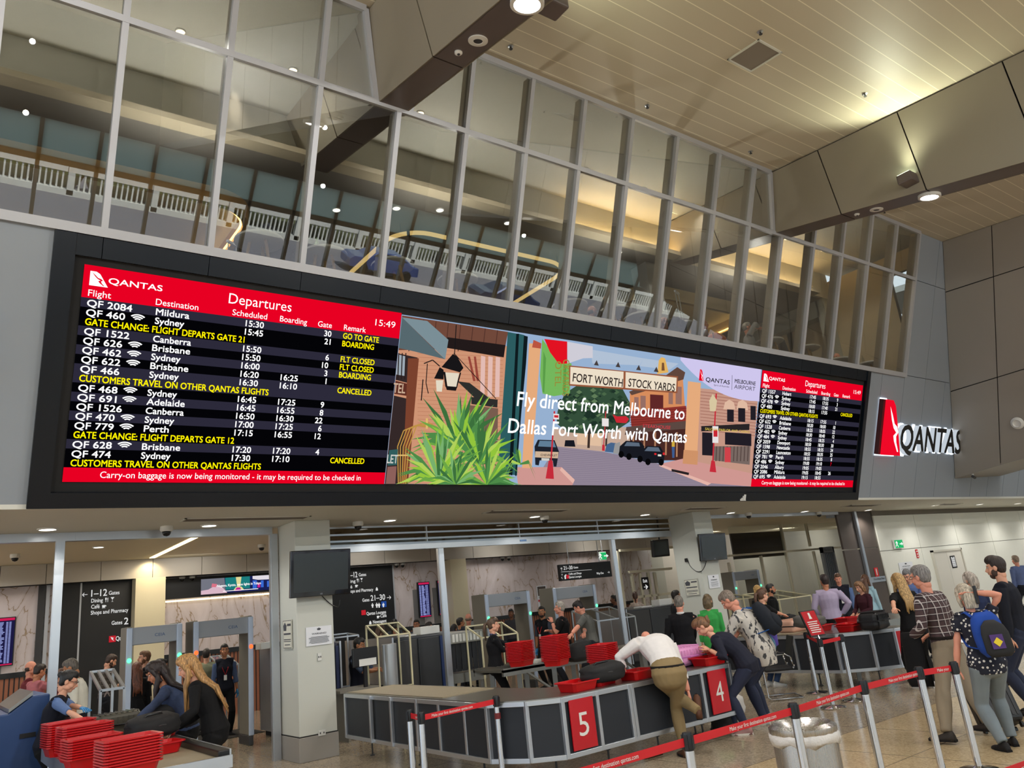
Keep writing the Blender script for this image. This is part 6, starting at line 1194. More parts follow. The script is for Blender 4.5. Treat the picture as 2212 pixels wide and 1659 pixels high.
def hood(P, w, d, h, lab, rz=0, cm=None, mid=1, drop=.25):
    """sloping guard frame on four legs; P: front left foot"""
    t = thing('tunnel_guard', tuple(P), lab, 'guard frame', 'tunnel guard frames', rz=rz); m = cm or m_alu; p = MB(); b = .032 if cm is None else .026
    A, B, C, D = V((0, 0, h-drop)), V((w, 0, h-drop)), V((w, d, h)), V((0, d, h))
    for u, v in ((A, B), (B, C), (C, D), (D, A)): p.bar(u, v, b, b)
    for k in range(mid): f = (k+1)/(mid+1); p.bar(A.lerp(B, f), D.lerp(C, f), b, b)
    obj('top_frame', p, m, t)
    for q in (A, B, C, D): p = MB(); p.bar((q.x, q.y, 0), q, b, b, up=(1, 0, 0)); obj('leg', p, m, t)
    p = MB(); p.prism([A, B, C, D], (0, 0, .006)); obj('cover', p, glassm('guard_cover', (246, 248, 248), .012), t); p = MB(); p.bar((0, 0, .7), (w, 0, .7), b, b); obj('rail', p, m, t); return t
cfr = pm('cream_profile', (216, 208, 172), .4)
def hood_px(xa, ya, xb, yb, Y, d, lab, cm=None, mid=1, drop=.25):
    a, b = at_y(xa, ya, Y), at_y(xb, yb, Y); return hood(V((a.x, Y, 0)), b.x-a.x, d, max(a.z, b.z)+drop, lab, 0, cm, mid, drop)
hood_px(217, 1492, 268, 1497, 11.6, .8, 'silver tunnel guard frame behind the seated officer on the left', None, 2, .22)
hood_px(1290, 1342, 1372, 1338, 12.9, .8, 'silver tunnel guard frame beside the lane 4 scanner', m_alu, 1, .25)
hood_px(1040, 1378, 1118, 1374, 12.5, .5, 'cream tunnel guard frame beside the woman in black', cfr, 1, .22)
hood_px(1677, 1296, 1752, 1290, 12.4, 1.0, 'cream tunnel guard frame over the lane 3 belt', cfr, 1, .2)
hood_px(1572, 1300, 1632, 1290, 13.5, .9, 'cream tunnel guard frame right of the second pillar', cfr, 1, .15)
hood_px(815, 1376, 885, 1372, 12.7, .42, 'cream tunnel guard frame left of the tall dark scanner', cfr, 2, .2)
hood_px(478, 1440, 515, 1436, 17.0, .8, 'silver tunnel guard frame behind the uniformed officer', m_alu, 1, .2)
hood_px(722, 1378, 774, 1375, 14.5, .5, 'silver screen frame behind the seated guard', m_alu, 0, .05)
# roller hood with curtain (lane 4), its grey vents
a, b = at_y(974, 1392, 13.1), at_y(1045, 1385, 13.1); t = thing('scanner_tunnel', ((a.x+b.x)/2, 13.1, 0), 'scanner tunnel end with grey vents and a black curtain', 'scanner', world=True)
p = MB(); p.box(a.x, b.x, 13.1, 14.4, a.z, a.z+.2); obj('vent_housing', p, pm('vent_silver', (150, 150, 146), .4), t, bevel=.01); p = MB()
for k in range(9): x = a.x+.06+(b.x-a.x-.12)*k/8; p.box(x-.025, x+.025, 13.085, 13.1, a.z+.03, a.z+.17)
obj('vent_slot', p, m_white, t); p = MB()
for k in range(12): x = a.x+(b.x-a.x)*k/12; p.box(x, x+(b.x-a.x)/12-.006, 13.15+.01*(k % 2), 13.16+.01*(k % 2), .75, a.z)
obj('curtain', p, pm('curtain_black', (24, 26, 32), .5), t); p = MB(); p.box(a.x, b.x, 13.1, 14.4, .55, .72); obj('conveyor', p, m_steel, t)
for x in (a.x+.05, b.x-.05): p = MB(); p.bar((x, 13.2, 0), (x, 13.2, .56), .06); obj('leg', p, m_steel, t)
# silver bollard column, monitor, papers and boxes
P = at_y(845, 1485, 12.6); zt_ = at_y(838, 1392, 12.6).z; p = MB(); p.lathe([(.13, 0), (.13, zt_), (.12, zt_+.01), (.01, zt_+.012)], (P.x, 12.6, 0), 28); tag(obj('round_column', p, pm('bollard_silver', (176, 178, 180), .3, .6), auto=40), 'round silver column beside the seated guard', 'column')
P = at_y(790, 1420, 12.5); t = thing('computer_monitor', (P.x, 12.5, P.z), 'back of a dark monitor with a pale label before the seated guard', 'monitor', rz=.1); p = MB(); p.box(-.24, .24, 0, .05, -.14, .16); obj('casing', p, m_black, t, bevel=.012); p = MB(); p.box(-.13, .2, -.005, 0, -.13, -.02); obj('label_sheet', p, m_white, t); p = MB(); p.box(-.03, .03, .02, .06, -.5, -.1); p.box(-.12, .12, -.06, .12, -.52, -.5); obj('stand', p, m_black, t)
P = at_y(795, 1465, 12.7); p = MB(); p.box(P.x-.6, P.x+.1, 12.5, 13.1, P.z-.16, P.z-.12); p.box(P.x-.46, P.x-.42, 12.55, 13.05, 0, P.z-.16); p.box(P.x+.04, P.x+.08, 12.55, 13.05, 0, P.z-.16); tag(obj('operator_desk', p, pm('desk_grey', (120, 116, 106), .5)), 'narrow grey desk under the guard monitor', 'desk')
def paper_box(px, py, Y, w, d, h, lab, m=None, rz=0, name='white_box', cat='box', z=None):
    P = at_y(px, py, Y); p = MB(); p.box(-w/2, w/2, 0, d, 0, h); o = obj(name, p, m or m_white, bevel=.006); o.location = (P.x, Y, P.z if z is None else z); o.rotation_euler = (0, 0, rz); return tag(o, lab, cat)
zs = at_y(848, 1380, 13.2).z
paper_box(930, 1372, 13.4, .42, .3, .14, 'white box on the tall dark scanner behind lane 5', z=zs+.002); paper_box(888, 1376, 13.35, .3, .22, .03, 'loose papers on the tall dark scanner', name='papers', cat='papers', z=zs+.002, rz=.3); zs = at_y(564, 1402, 15.5).z; paper_box(581, 1402, 14.9, .3, .3, .12, 'white box on the navy scanner by the wide pillar', z=zs+.002); zs = at_y(1352, 1318, 15).z; paper_box(1440, 1314, 15.2, .5, .3, .16, 'white box on the dark scanner left of the second pillar', z=zs+.002); paper_box(1398, 1316, 15.2, .4, .3, .03, 'papers on the dark scanner left of the second pillar', name='papers', cat='papers', z=zs+.002)
# ---------------------------------------------------------------- luggage on the belts
def lying_case(x, y, z, dims, mat, lab, rz=0, ribs=8, accent=None):
    w, d, h = dims; t = thing('suitcase', (x, y, z), lab, 'suitcase', rz=rz); p = MB(); p.box(-w/2, w/2, -d/2, d/2, 0, h); obj('shell', p, mat, t, bevel=h*.28, bseg=4); p = MB(); [p.box(-w*.4+w*.8*k/(ribs-1)-.008, -w*.4+w*.8*k/(ribs-1)+.008, -d/2+.03, d/2-.03, h-.006, h+.008) for k in range(ribs)]; [p.box(-w*.4+w*.8*k/(ribs-1)-.008, -w*.4+w*.8*k/(ribs-1)+.008, -d/2-.008, -d/2+.006, h*.58, h*.85) for k in range(ribs)]; obj('rib', p, mat, t, bevel=.004)
    p = MB(); p.box(-w/2-.004, w/2+.004, -d/2-.004, d/2+.004, h*.46, h*.54); obj('zip', p, accent or m_black, t, bevel=.003); p = MB(); p.tube([(-.1, -d/2, h*.5), (-.08, -d/2-.035, h*.5), (.08, -d/2-.035, h*.5), (.1, -d/2, h*.5)], .011, 6); obj('carry_handle', p, accent or m_black, t)
    for sx in (-1, 1): p = MB(); p.tube([(w/2, sx*d*.35-.02, h*.2), (w/2, sx*d*.35+.02, h*.2)], .03, 10); obj('wheel', p, m_black, t)
    return t
P = at_z(253, 1588, .87); lying_case(P.x, P.y+.1, .862, (.52, .36, .25), pm('case_grey', (82, 80, 72), .25, noise=.05), 'shiny dark grey suitcase being handled on the left table', .1)
def soft_bag(px, py, z, r, lab, mat=None, seed=1, dx=0, dy=0, name='bag', cat='bag', strap=True):
    r = (r[0]*.86, r[1]*.9, r[2]); P = at_z(px, py, z); rr = random.Random(seed); t = thing(name, (P.x+dx, P.y+dy, z), lab, cat, rz=rr.uniform(-.3, .3)); p = MB(); rings = []
    for i in range(9):
        f = i/8; zz = r[2]*f; k = (1-abs(2*(.03+.94*f)-1)**5)**.34; sq = [1/((abs(math.cos(j*.3927))**3.4+abs(math.sin(j*.3927))**3.4)**.294) for j in range(16)]; rings.append([(sq[j]*r[0]*k*(1+.06*math.sin(3*j+i*1.3)+rr.uniform(-.09, .09))*math.cos(j*.3927), sq[j]*r[1]*k*(1+.06*math.sin(2*j+i))*math.sin(j*.3927), zz*(1-.1*math.cos(j*.39+seed))) for j in range(16)])
    p.loft(rings); b = obj('body', p, mat or pm('bag_black', (20, 20, 22), .75, noise=.2, nscale=20), t, smooth=True)
    if strap: p = MB(); p.tube([(-r[0]*.5, 0, r[2]*.8), (-r[0]*.3, -.02, r[2]*1.05), (r[0]*.3, -.02, r[2]*1.08), (r[0]*.5, 0, r[2]*.8)], .012, 6, sq=.5); obj('strap', p, m_black, t, smooth=True); p = MB(); p.tube([(-r[0]*.7, -r[1]*.75, r[2]*.5), (0, -r[1]*1.02, r[2]*.55), (r[0]*.7, -r[1]*.75, r[2]*.5)], .006, 5); obj('zip', p, m_darkgrey, t)
    return t
soft_bag(330, 1592, .97, (.28, .2, .2), 'black bag in a tray before the woman in denim', seed=2, dy=.0); soft_bag(340, 1590, .86, (.22, .16, .3), 'black bag held open in front of the blonde woman', seed=5)
soft_bag(1303, 1472, .90, (.3, .2, .2), 'big black bag in a tray on the lane 5 counter', seed=3); soft_bag(1262, 1428, .86, (.26, .18, .3), 'black bag being unpacked by the man in the grey polo', seed=4, dy=.1)
P = at_z(1494, 1437, .87); lying_case(P.x, P.y+.15, .862, (.5, .36, .24), pm('case_pink', (226, 156, 206), .3, noise=.05), 'glossy pink suitcase lying on the lane 4 counter', .05, accent=pm('case_mauve', (196, 120, 186), .4))
P = at_z(1730, 1363, .87); lying_case(P.x, P.y+.1, .862, (.55, .38, .22), pm('case_peach', (226, 178, 154), .35), 'peach suitcase with black wheels on the lane 3 counter', -.1)
P = at_z(1904, 1358, .87); lying_case(P.x, P.y+.1, .862, (.46, .34, .28), pm('luggage_black', (22, 22, 25), .45), 'black textured suitcase on the lane 3 corner next to the red sign', .1)
soft_bag(1800, 1352, 1.02, (.3, .2, .18), 'grey bag lying in a red tray on lane 3', pm('bag_grey', (92, 90, 86), .8), 7, dy=.4); soft_bag(1738, 1338, .88, (.2, .15, .12), 'small black bag in a tray near the slanted sign', seed=8, dy=.4); soft_bag(1560, 1426, .87, (.22, .16, .12), 'dark jumble of belongings beyond the pink suitcase', seed=9, dy=.15)
for px, py, lb in ((1776, 1355, 'red tray under the grey bag on lane 3'), (1833, 1338, 'red tray farther back on lane 3'), (1718, 1350, 'red tray under the peach suitcase')): P = at_z(px, py, .92); tray(P.x, P.y+.05, .862 if px > 1720 else .872, .1, lb)
# floor bags
soft_bag(1582, 1548, 0, (.2, .14, .26), 'white carrier bag on the floor by the lane 4 end', pm('bag_white', (206, 204, 200), .6), 11, dx=.05); soft_bag(1592, 1580, 0, (.2, .15, .2), 'black shoulder bag on the floor by the trainers', seed=12, dx=-.1, dy=.1)
# ---------------------------------------------------------------- people
TS = bpy.data.scenes.new('bake')
def bake(mb, vox, sm=3, fac=.5):
    me = bpy.data.meshes.new('b'); me.from_pydata(mb.v, [], mb.f); bm = bmesh.new(); bm.from_mesh(me); bmesh.ops.remove_doubles(bm, verts=bm.verts, dist=1e-5); bmesh.ops.recalc_face_normals(bm, faces=bm.faces); bm.to_mesh(me); bm.free()
    o = bpy.data.objects.new('b', me); TS.collection.objects.link(o); r = o.modifiers.new('r', 'REMESH'); r.mode = 'VOXEL'; r.voxel_size = vox
    if sm: k = o.modifiers.new('s', 'SMOOTH'); k.iterations = sm; k.factor = fac
    vl = TS.view_layers[0]; vl.update(); m2 = bpy.data.meshes.new_from_object(o.evaluated_get(vl.depsgraph))
    n = len(m2.vertices); co = [0.0]*(3*n); m2.vertices.foreach_get('co', co); vs = [(co[3*i], co[3*i+1], co[3*i+2]) for i in range(n)]; fs = [tuple(p.vertices) for p in m2.polygons]
    bpy.data.objects.remove(o); bpy.data.meshes.remove(me); bpy.data.meshes.remove(m2); return vs, fs
SKIN = {'fair': (226, 168, 140), 'pink': (222, 152, 128), 'tan': (190, 128, 96), 'olive': (176, 120, 86), 'brown': (120, 78, 56)}
m_eyew = pm('eye_white', (225, 220, 214), .3); m_iris = pm('iris', (34, 24, 20), .2); m_lip = pm('lips', (176, 96, 88), .5)
def fab(c, n=.12, rough=.85): return pm('cloth_%d_%d_%d' % tuple(c), c, rough, noise=n, nscale=9, bump=.25, bscale=26, spec=.25)
_head = {}
def head_mesh(sex):
    if sex in _head: return _head[sex]
    f = sex == 'f'; m = MB(); m.ell((0, -.008, .03), (.074, .093, .098), 20, 14); m.ell((0, .022, -.035), (.058 if f else .062, .068, .088), 18, 12); m.ell((0, .05, -.088), (.032 if f else .042, .038, .032), 14, 8)
    for s in (-1, 1): m.ell((s*.037, .04, -.035), (.026, .045, .035), 12, 8); m.ell((s*.045, .01, -.065), (.022, .05, .03), 12, 8); m.ell((s*.077, -.006, -.008), (.010, .022, .033), 10, 8); m.ell((s*.03, .078, .034), (.024, .014, .010), 10, 6)
    m.tube([(0, .085, .03), (0, .097, .0), (0, .112, -.026), (0, .098, -.038)], [.009, .011, .0155, .012], 8); m.ell((0, .083, -.058), (.026, .016, .018), 10, 6); m.ell((0, -.03, -.09), (.055, .055, .06), 12, 8)
    _head[sex] = bake(m, .0062, 2); return _head[sex]
def hair_mesh(style):
    k = ('h', style)
    if k in _head: return _head[k]
    m = MB()
    if style in ('fringe',): m.ell((0, -.035, -.005), (.080, .070, .052), 18, 10)
    else:
        m.ell((0, -.024, .040), (.083, .098, .098), 20, 12); m.ell((0, .012, .082), (.064, .076, .058), 16, 8); m.ell((0, -.045, .0), (.076, .064, .085), 16, 10)
        if style in ('full', 'bob', 'long', 'pony'): m.ell((0, .016, .09), (.074, .084, .064), 16, 8)
        if style in ('bob', 'long'):
            for s in (-1, 1): m.tube([(s*.05, .05, .1), (s*.076, .035, .05), (s*.083, .01, -.04), (s*.076, -.005, -.12)], [.026, .026, .026, .02], 8)
            m.tube([(0, -.07, .05), (0, -.085, -.05), (0, -.075, -.14)], [(.08, .05), (.085, .045), (.075, .03)], 12, up=(1, 0, 0))
        if style == 'bun': m.ell((0, -.12, .05), (.04, .04, .04), 12, 8)
    _head[k] = bake(m, .0075, 2); return _head[k]
def ik(a, t, l1, l2, pole):
    d = t-a; L = min(max(d.length, .05), (l1+l2)*.999); u = d.normalized(); t = a+u*L; x = (l1*l1-l2*l2+L*L)/(2*L); h = math.sqrt(max(l1*l1-x*x, 0)); p = V(pole); p = p-u*p.dot(u)
    p = p.normalized() if p.length > 1e-4 else u.orthogonal().normalized(); return a+u*x+p*h, t
def bez(a, b, c, n=6):   # smooth joint path a-b-c
    out = []
    for k in range(n+1): out.append(a.lerp(b, k/n))
    for k in range(1, n+1): out.append(b.lerp(c, k/n))
    return out
def hand(mb, W0, d, pn, side, curl=.35, k=1.0):
    """palm and five fingers leaving wrist W0 along d; pn = palm normal; thumb on the given side"""
    d = d.normalized(); pn = (pn-d*pn.dot(d)).normalized(); x = d.cross(pn)*side
    P = lambda a, b, c: W0+d*(a*k)+x*(b*k)+pn*(c*k)
    rings = []
    for a, w, h in ((-.012, .024, .019), (.02, .033, .017), (.055, .041, .016), (.088, .041, .013)): rings.append([P(a, w*math.cos(t), h*math.sin(t)) for t in [j*math.pi/5 for j in range(10)]])
    mb.loft(rings)
    for i, (b, l) in enumerate(((.031, .068), (.0105, .077), (-.0105, .072), (-.031, .056))):
        p = P(.084, b, 0); ang = 0; pts = [p]; sp = b*1.2
        for j, f in enumerate((.42, .33, .27)):
            ang += curl*(.7+.12*i) if j else curl*.6; q = d*math.cos(ang)+pn*math.sin(ang)+x*sp*(1.0 if j == 0 else .2); pts.append(pts[-1]+q.normalized()*(l*f*k))
        mb.tube(pts, [.0095*k, .009*k, .0082*k, .0062*k], 7)
    pts = [P(.018, .024, .004)]; ang = .75
    for f, a in ((.042, .75), (.032, .45), (.026, .25)): pts.append(pts[-1]+(d*math.cos(a)+x*math.sin(a)+pn*curl*.6).normalized()*(f*k))
    mb.tube(pts, [.013*k, .0115*k, .010*k, .0075*k], 7)
def hairm(c):
    def b(nt, bs, N, L):
        tc = N('ShaderNodeTexCoord'); mp = N('ShaderNodeMapping'); mp.inputs['Scale'].default_value = (95, 95, 9); n = N('ShaderNodeTexNoise'); n.inputs['Scale'].default_value = 1; n.inputs['Detail'].default_value = 3
        L(tc.outputs['Object'], mp.inputs[0]); L(mp.outputs[0], n.inputs['Vector']); r = N('ShaderNodeValToRGB'); L(n.outputs['Fac'], r.inputs[0]); k = lin(c); e = r.color_ramp.elements
        e[0].position = .32; e[0].color = (*[v*.38 for v in k], 1); e[1].position = .68; e[1].color = (*[min(1, v*1.5) for v in k], 1); L(r.outputs[0], bs.inputs['Base Color'])
        bp = N('ShaderNodeBump'); bp.inputs['Strength'].default_value = .7; bp.inputs['Distance'].default_value = .008; L(n.outputs['Fac'], bp.inputs['Height']); L(bp.outputs[0], bs.inputs['Normal']); bs.inputs['Roughness'].default_value = .5
    return nodes_mat('hair_%d_%d_%d_m' % tuple(c), b)
def person(x, y, face, lab, h=1.72, sex='m', skin='fair', hair=('short', (60, 42, 30)), lean=0, twist=0, nod=0, look=0, roll=0, lh=None, rh=None, lf=None, rf=None, hip=None, z0=0,
           top=(40, 40, 44), sleeve=1.0, tmat=None, hem=-.05, legs=(30, 32, 40), lmat=None, wide=1.0, shoes=(30, 28, 28), vest=None, skirt=None, build=1.0, gloves=None, beard=None, glasses=False, lanyard=None, watch=None, vox=.015, sit=False, curl=.4, lpole=None, rpole=None, extra=None, collar=None, cap=None, shod=True, lknee=None, rknee=None, belt_=None, barefoot=None, parts='all', foot_pitch=(0, 0), foot_yaw=(8, -8), hands_up=None):
    s = h/1.75; fem = sex == 'f'; z = thing('person', (x, y, z0), lab, 'person', rz=-R_(face)); cname = tuple(SKIN[skin]); msk = pm('skin_'+skin, cname, .5, noise=.05, nscale=20, spec=.35)
    Pv = V(hip) if hip else V((0, 0, .90 if not sit else .52)); th = R_(lean)
    dr = lambda a: V((0, math.sin(a), math.cos(a)))
    wst = Pv+dr(th*.55)*.19; chs = wst+dr(th*.95)*.19; nb = chs+dr(th*1.15)*.165
    tw = R_(twist); ax = dr(th*1.1); Rv = M.Rotation(tw, 3, ax) @ V((1, 0, 0)); Fv = ax.cross(Rv) if False else Rv.cross(ax)*-1
    Fv = ax.cross(Rv); Fv = -Fv if Fv.y < 0 and abs(twist) < 90 else Fv
    sw = (.165 if fem else .19)*(.5+.5*build); shL = nb-Rv*sw-ax*.055; shR = nb+Rv*sw-ax*.055
    hd = R_(nod)+th*.45; nk = (M.Rotation(tw*.5, 3, 'Z') @ dr(hd*.7)); hc = nb+nk*.185+V((0, .02, 0))
    HM = M.Translation(hc) @ M.Rotation(-R_(look)+0, 4, 'Z') @ M.Rotation(-hd, 4, 'X') @ M.Rotation(R_(roll), 4, 'Y')
    dL = (V(lh) if lh else V((-.25, .04, .78))); dR = (V(rh) if rh else V((.25, .04, .78)))
    eL, wL = ik(shL, dL, .285, .255, lpole or (-.5, -.6, -.4)); eR, wR = ik(shR, dR, .285, .255, rpole or (.5, -.6, -.4))
    hw = .09*(1.05 if fem else 1); hL, hR = Pv+V((-hw, 0, -.04)), Pv+V((hw, 0, -.04)); aL = V(lf) if lf else (V((-.11, 0, .09)) if not sit else V((-.12, .45, .09))); aR = V(rf) if rf else (V((.11, 0, .09)) if not sit else V((.12, .45, .09)))
    kL, aL = ik(hL, aL, .43, .415, lknee or (-.15, 1, 0)); kR, aR = ik(hR, aR, .43, .415, rknee or (.15, 1, 0))
    b = build; X1 = (1, 0, 0)
    def torso(mb, g, lo=-.09, hi=1.0, cut=0):
        ps = [Pv+dr(th*.2)*lo, Pv, Pv.lerp(wst, .5), wst, wst.lerp(chs, .5), chs, chs.lerp(nb, .55), nb-ax*.01]
        wd_ = [.135, .172, .155, .142, .156, .172, .172, .075] if not fem else [.14, .178, .15, .125, .138, .152, .148, .062]
        dp = [.10, .12, .112, .104, .112, .122, .105, .07] if not fem else [.11, .125, .105, .095, .108, .122, .092, .06]
        k = cut; mb.tube(ps[k:], [(w*b+g, d*(b*1.05 if b > 1 else b)+g) for w, d in zip(wd_, dp)][k:], 16, up=X1)
        if fem:
            for q in (-1, 1): c = chs+Rv*(q*.065)+Fv*.07; mb.ell(c, (.058+g, .055+g, .06+g), 10, 8)
        for q, sh in ((-1, shL), (1, shR)): mb.tube([nb-ax*.035, nb.lerp(sh, .6)-ax*.008, sh], [.05+g, .056+g, .058+g*1.3], 10)
    lp = lambda r: [v*s for v in r]
    def sc(mb): mb.v = [(a*s, c*s, d*s) for a, c, d in mb.v]; return mb
    ar = (.047*b, .039*b, .031*b, .034*b, .024*b) if fem else (.054*b, .046*b, .037*b, .041*b, .028*b)
    def arm(mb, sh, e, w, g, upto=1.0):
        P_ = bez(sh, e, w, 4); R = [ar[0], ar[0], ar[1], ar[1]*.95, ar[2], ar[3], ar[3], ar[3]*.85, ar[4]]
        n = max(2, int(round(8*upto))+1); mb.tube(P_[:n], [r+g-(.018 if g == 0 and sleeve >= .3 and j < 3 else .006 if g == 0 and sleeve >= .6 and j < 7 else 0) for j, r in enumerate(R[:n])], 10)
    lr = (.092, .08, .066, .056, .05, .054, .05, .038, .034)
    def leg(mb, hp, k, a, g, upto=1.0, flare=1.0):
        P_ = bez(hp, k, a, 4); n = max(2, int(round(8*upto))+1); mb.tube(P_[:n], [r*(.6+.4*b)*(1+(flare-1)*min(1, j/5))+(g if g else (-.024 if skirt is None else 0)) for j, r in enumerate(lr[:n])], 12)
    # body: one skin surface with head and hands
    m = MB(); torso(m, -.03); arm(m, shL, eL, wL, 0); arm(m, shR, eR, wR, 0); leg(m, hL, kL, aL, 0); leg(m, hR, kR, aR, 0)
    m.tube([nb-ax*.04, nb+nk*.06, hc-nk*.07+V((0, -.008, 0))], [.058, .049 if fem else .057, .052 if fem else .06], 12)
    for a, yw in ((aL, foot_yaw[0]), (aR, foot_yaw[1])):
        if not shod: m.ell(a+V((0, .06, -.05)), (.04, .11, .035), 12, 8)
    vs, fs = bake(m, vox, 3); B = MB(); B.add(vs, fs); B.cur = 0; hv, hf = head_mesh(sex); B.add(hv, hf, HM)
    pL = V((.2, 0, -1)) if not hands_up else V(hands_up); fL, fR = (wL-eL).normalized(), (wR-eR).normalized()
    gl = MB() if gloves else B
    hand(gl, wL+fL*.012, fL, V((1, .3, -.2)) if abs(fL.z) > .7 else V((.2, .1, -1)), 1, curl); hand(gl, wR+fR*.012, fR, V((-1, .3, -.2)) if abs(fR.z) > .7 else V((-.2, .1, -1)), -1, curl)
    for q in (-1, 1):
        B.cur = 2; B.ell((q*.030, .078, .013), (.0135, .010, .0078), 10, 6, HM); B.cur = 3; B.ell((q*.030, .0855, .013), (.0062, .0045, .0066), 8, 6, HM)
        B.cur = 4; B.tube([HM @ V((q*.014, .089, .031)), HM @ V((q*.032, .087, .036)), HM @ V((q*.05, .073, .031))], [.004, .0045, .003], 5)
    B.cur = 1; B.ell((0, .0965, -.055), (.021, .006, .0045), 10, 5, HM); B.ell((0, .095, -.064), (.019, .007, .0055), 10, 5, HM); B.cur = 0
    hcl = hair[1]; mh = hairm(hcl)
    obj('body', sc(B), [msk, m_lip, m_eyew, m_iris, mh], z, smooth=True)
    if gloves: obj('gloves', sc(gl), pm('nitrile_blue', gloves, .45), z, smooth=True)
    # hair
    st_ = hair[0]
    if st_ != 'bald':
        m = MB(); hv, hf = hair_mesh('fringe' if st_ == 'fringe' else st_); m.add(hv, hf, HM)
        dn = V((0, 0, -1)); t0 = HM @ V((0, -.085, .02)); bk = (HM.to_3x3() @ V((0, -1, 0))).normalized()
        if st_ == 'long':
            L = hair[2] if len(hair) > 2 else .34; rr = random.Random(int(x*97+y*31))
            back = -Fv; q0 = HM @ V((0, -.07, .03)); q1 = q0+bk*.03+dn*.08; q2 = nb+back*.085-ax*.02; q3 = nb.lerp(chs, .8)+back*.14-ax*.02; q4 = q3-ax*(L-.2)+back*.01
            m.tube([q0, q1, q2, q3, q4], [(.08, .055), (.085, .05), (.095, .045), (.08, .034), (.03, .012)], 14, up=X1)
            for sd in (-1, 1):
                a0 = HM @ V((sd*.07, .0, .02)); a1 = HM @ V((sd*.082, .01, -.07)); a2 = a1+dn*.1+Fv*.03; a3 = a2+dn*(L-.14)
                m.tube([a0, a1, a2, a3], [.03, .032, .03, .012], 8)
            for k in range(9):
                o_ = rr.uniform(-.075, .075); m.tube([q2+Rv*o_, q3+Rv*o_*.95+back*.02, q4+Rv*o_*1.2+dn*rr.uniform(0, .06)], [.02, .018, .005], 6)
        if st_ == 'pony': 
            L = hair[2] if len(hair) > 2 else .3; q0 = HM @ V((0, -.1, .04)); m.tube([q0, q0+bk*.05+dn*.01, q0+bk*.075+dn*.1, q0+bk*.06+dn*L], [.024, .032, .032, .008], 9)
        obj('hair', sc(m), mh, z, smooth=True)
    if beard: m = MB(); m.ell((0, .046, -.086), (.047, .047, .042), 12, 8, HM); m.ell((0, .092, -.046), (.026, .010, .008), 10, 5, HM); [m.ell((q*.056, .02, -.055), (.017, .04, .045), 10, 6, HM) for q in (-1, 1)]; v_, f_ = bake(m, .007, 2); m = MB(); m.add(v_, f_); obj('beard', sc(m), pm('hair_%d_%d_%d' % tuple(beard), beard, .8, noise=.35, nscale=35), z, smooth=True)
    if cap: m = MB(); m.ell((0, -.01, .07), (.09, .108, .075), 16, 8, HM); m.ell((0, .1, .06), (.075, .07, .012), 14, 6, HM); obj('cap', sc(m), fab(cap), z, smooth=True)
    if glasses:
        m = MB()
        for q in (-1, 1): m.tube([HM @ V((q*.032+.022*math.cos(t), .099, .012+.016*math.sin(t))) for t in [j*.785 for j in range(8)]], .0025, 5, closed=True); m.tube([HM @ V((q*.054, .096, .018)), HM @ V((q*.08, .0, .016))], .0025, 5)
        m.tube([HM @ V((-.01, .1, .014)), HM @ V((.01, .1, .014))], .0025, 5); obj('glasses', sc(m), m_black, z)
    # clothes
    mt = tmat or fab(top); m = MB(); torso(m, .014, hem, cut=0)
    if sleeve > 0: arm(m, shL, eL, wL, .015, sleeve); arm(m, shR, eR, wR, .015, sleeve)
    vs, fs = bake(m, max(vox*.8, .011), 3); m = MB(); m.add(vs, fs); obj('shirt' if not vest else 'shirt', sc(m), mt, z, smooth=True)
    if vest:
        m = MB(); torso(m, .024, hem); v_, f_ = bake(m, .013, 3); m = MB(); m.add(v_, f_); obj('vest', sc(m), fab(vest), z, smooth=True)
    m = MB(); 
    if collar: m.tube([nb+Rv*(.066*math.cos(t))+Fv*(.06*math.sin(t)+.004)+ax*(.012+.012*(math.sin(t) < -.2)) for t in [j*.5236 for j in range(12)]], [(.02, .008)]*12, 6, closed=True, up=(0, 0, 1)); obj('collar', sc(m), fab(collar), z, smooth=True)
    m = MB(); ml = lmat or fab(legs); q_ = .013 if hem > -.08 else -.004; m.tube([Pv+dr(th*.5)*(.13 if lean > 50 else .085), Pv+dr(th*.3)*.05, Pv, Pv+V((0, 0, -.07))], [(.152*b+q_, .108*b+q_), (.166*b+q_, .116*b+q_), (.176*b+max(q_, .004), .125*b+max(q_, .004)), (.15*b+.016, .115*b+.012)], 16, up=X1)
    m.ell(Pv+V((0, 0, -.07)), (.165*b+.004, .122*b+.004, .10), 14, 8)
    for hp, k, a in ((hL, kL, aL), (hR, kR, aR)): leg(m, hp, k, a+V((0, 0, .0)), .016, 1.0 if skirt is None else skirt, wide)
    vs, fs = bake(m, max(vox*.8, .012), 3); m = MB(); m.add(vs, fs); obj('trousers', sc(m), ml, z, smooth=True)
    if belt_: m = MB(); q = Pv+dr(th*.3)*.085; m.tube([q+V((.172*b*math.cos(t)+.0, (.132*b)*math.sin(t), 0)) for t in [j*.3927 for j in range(16)]], [(.017, .006)]*16, 6, closed=True, up=(0, 0, 1)); obj('belt', sc(m), fab(belt_), z)
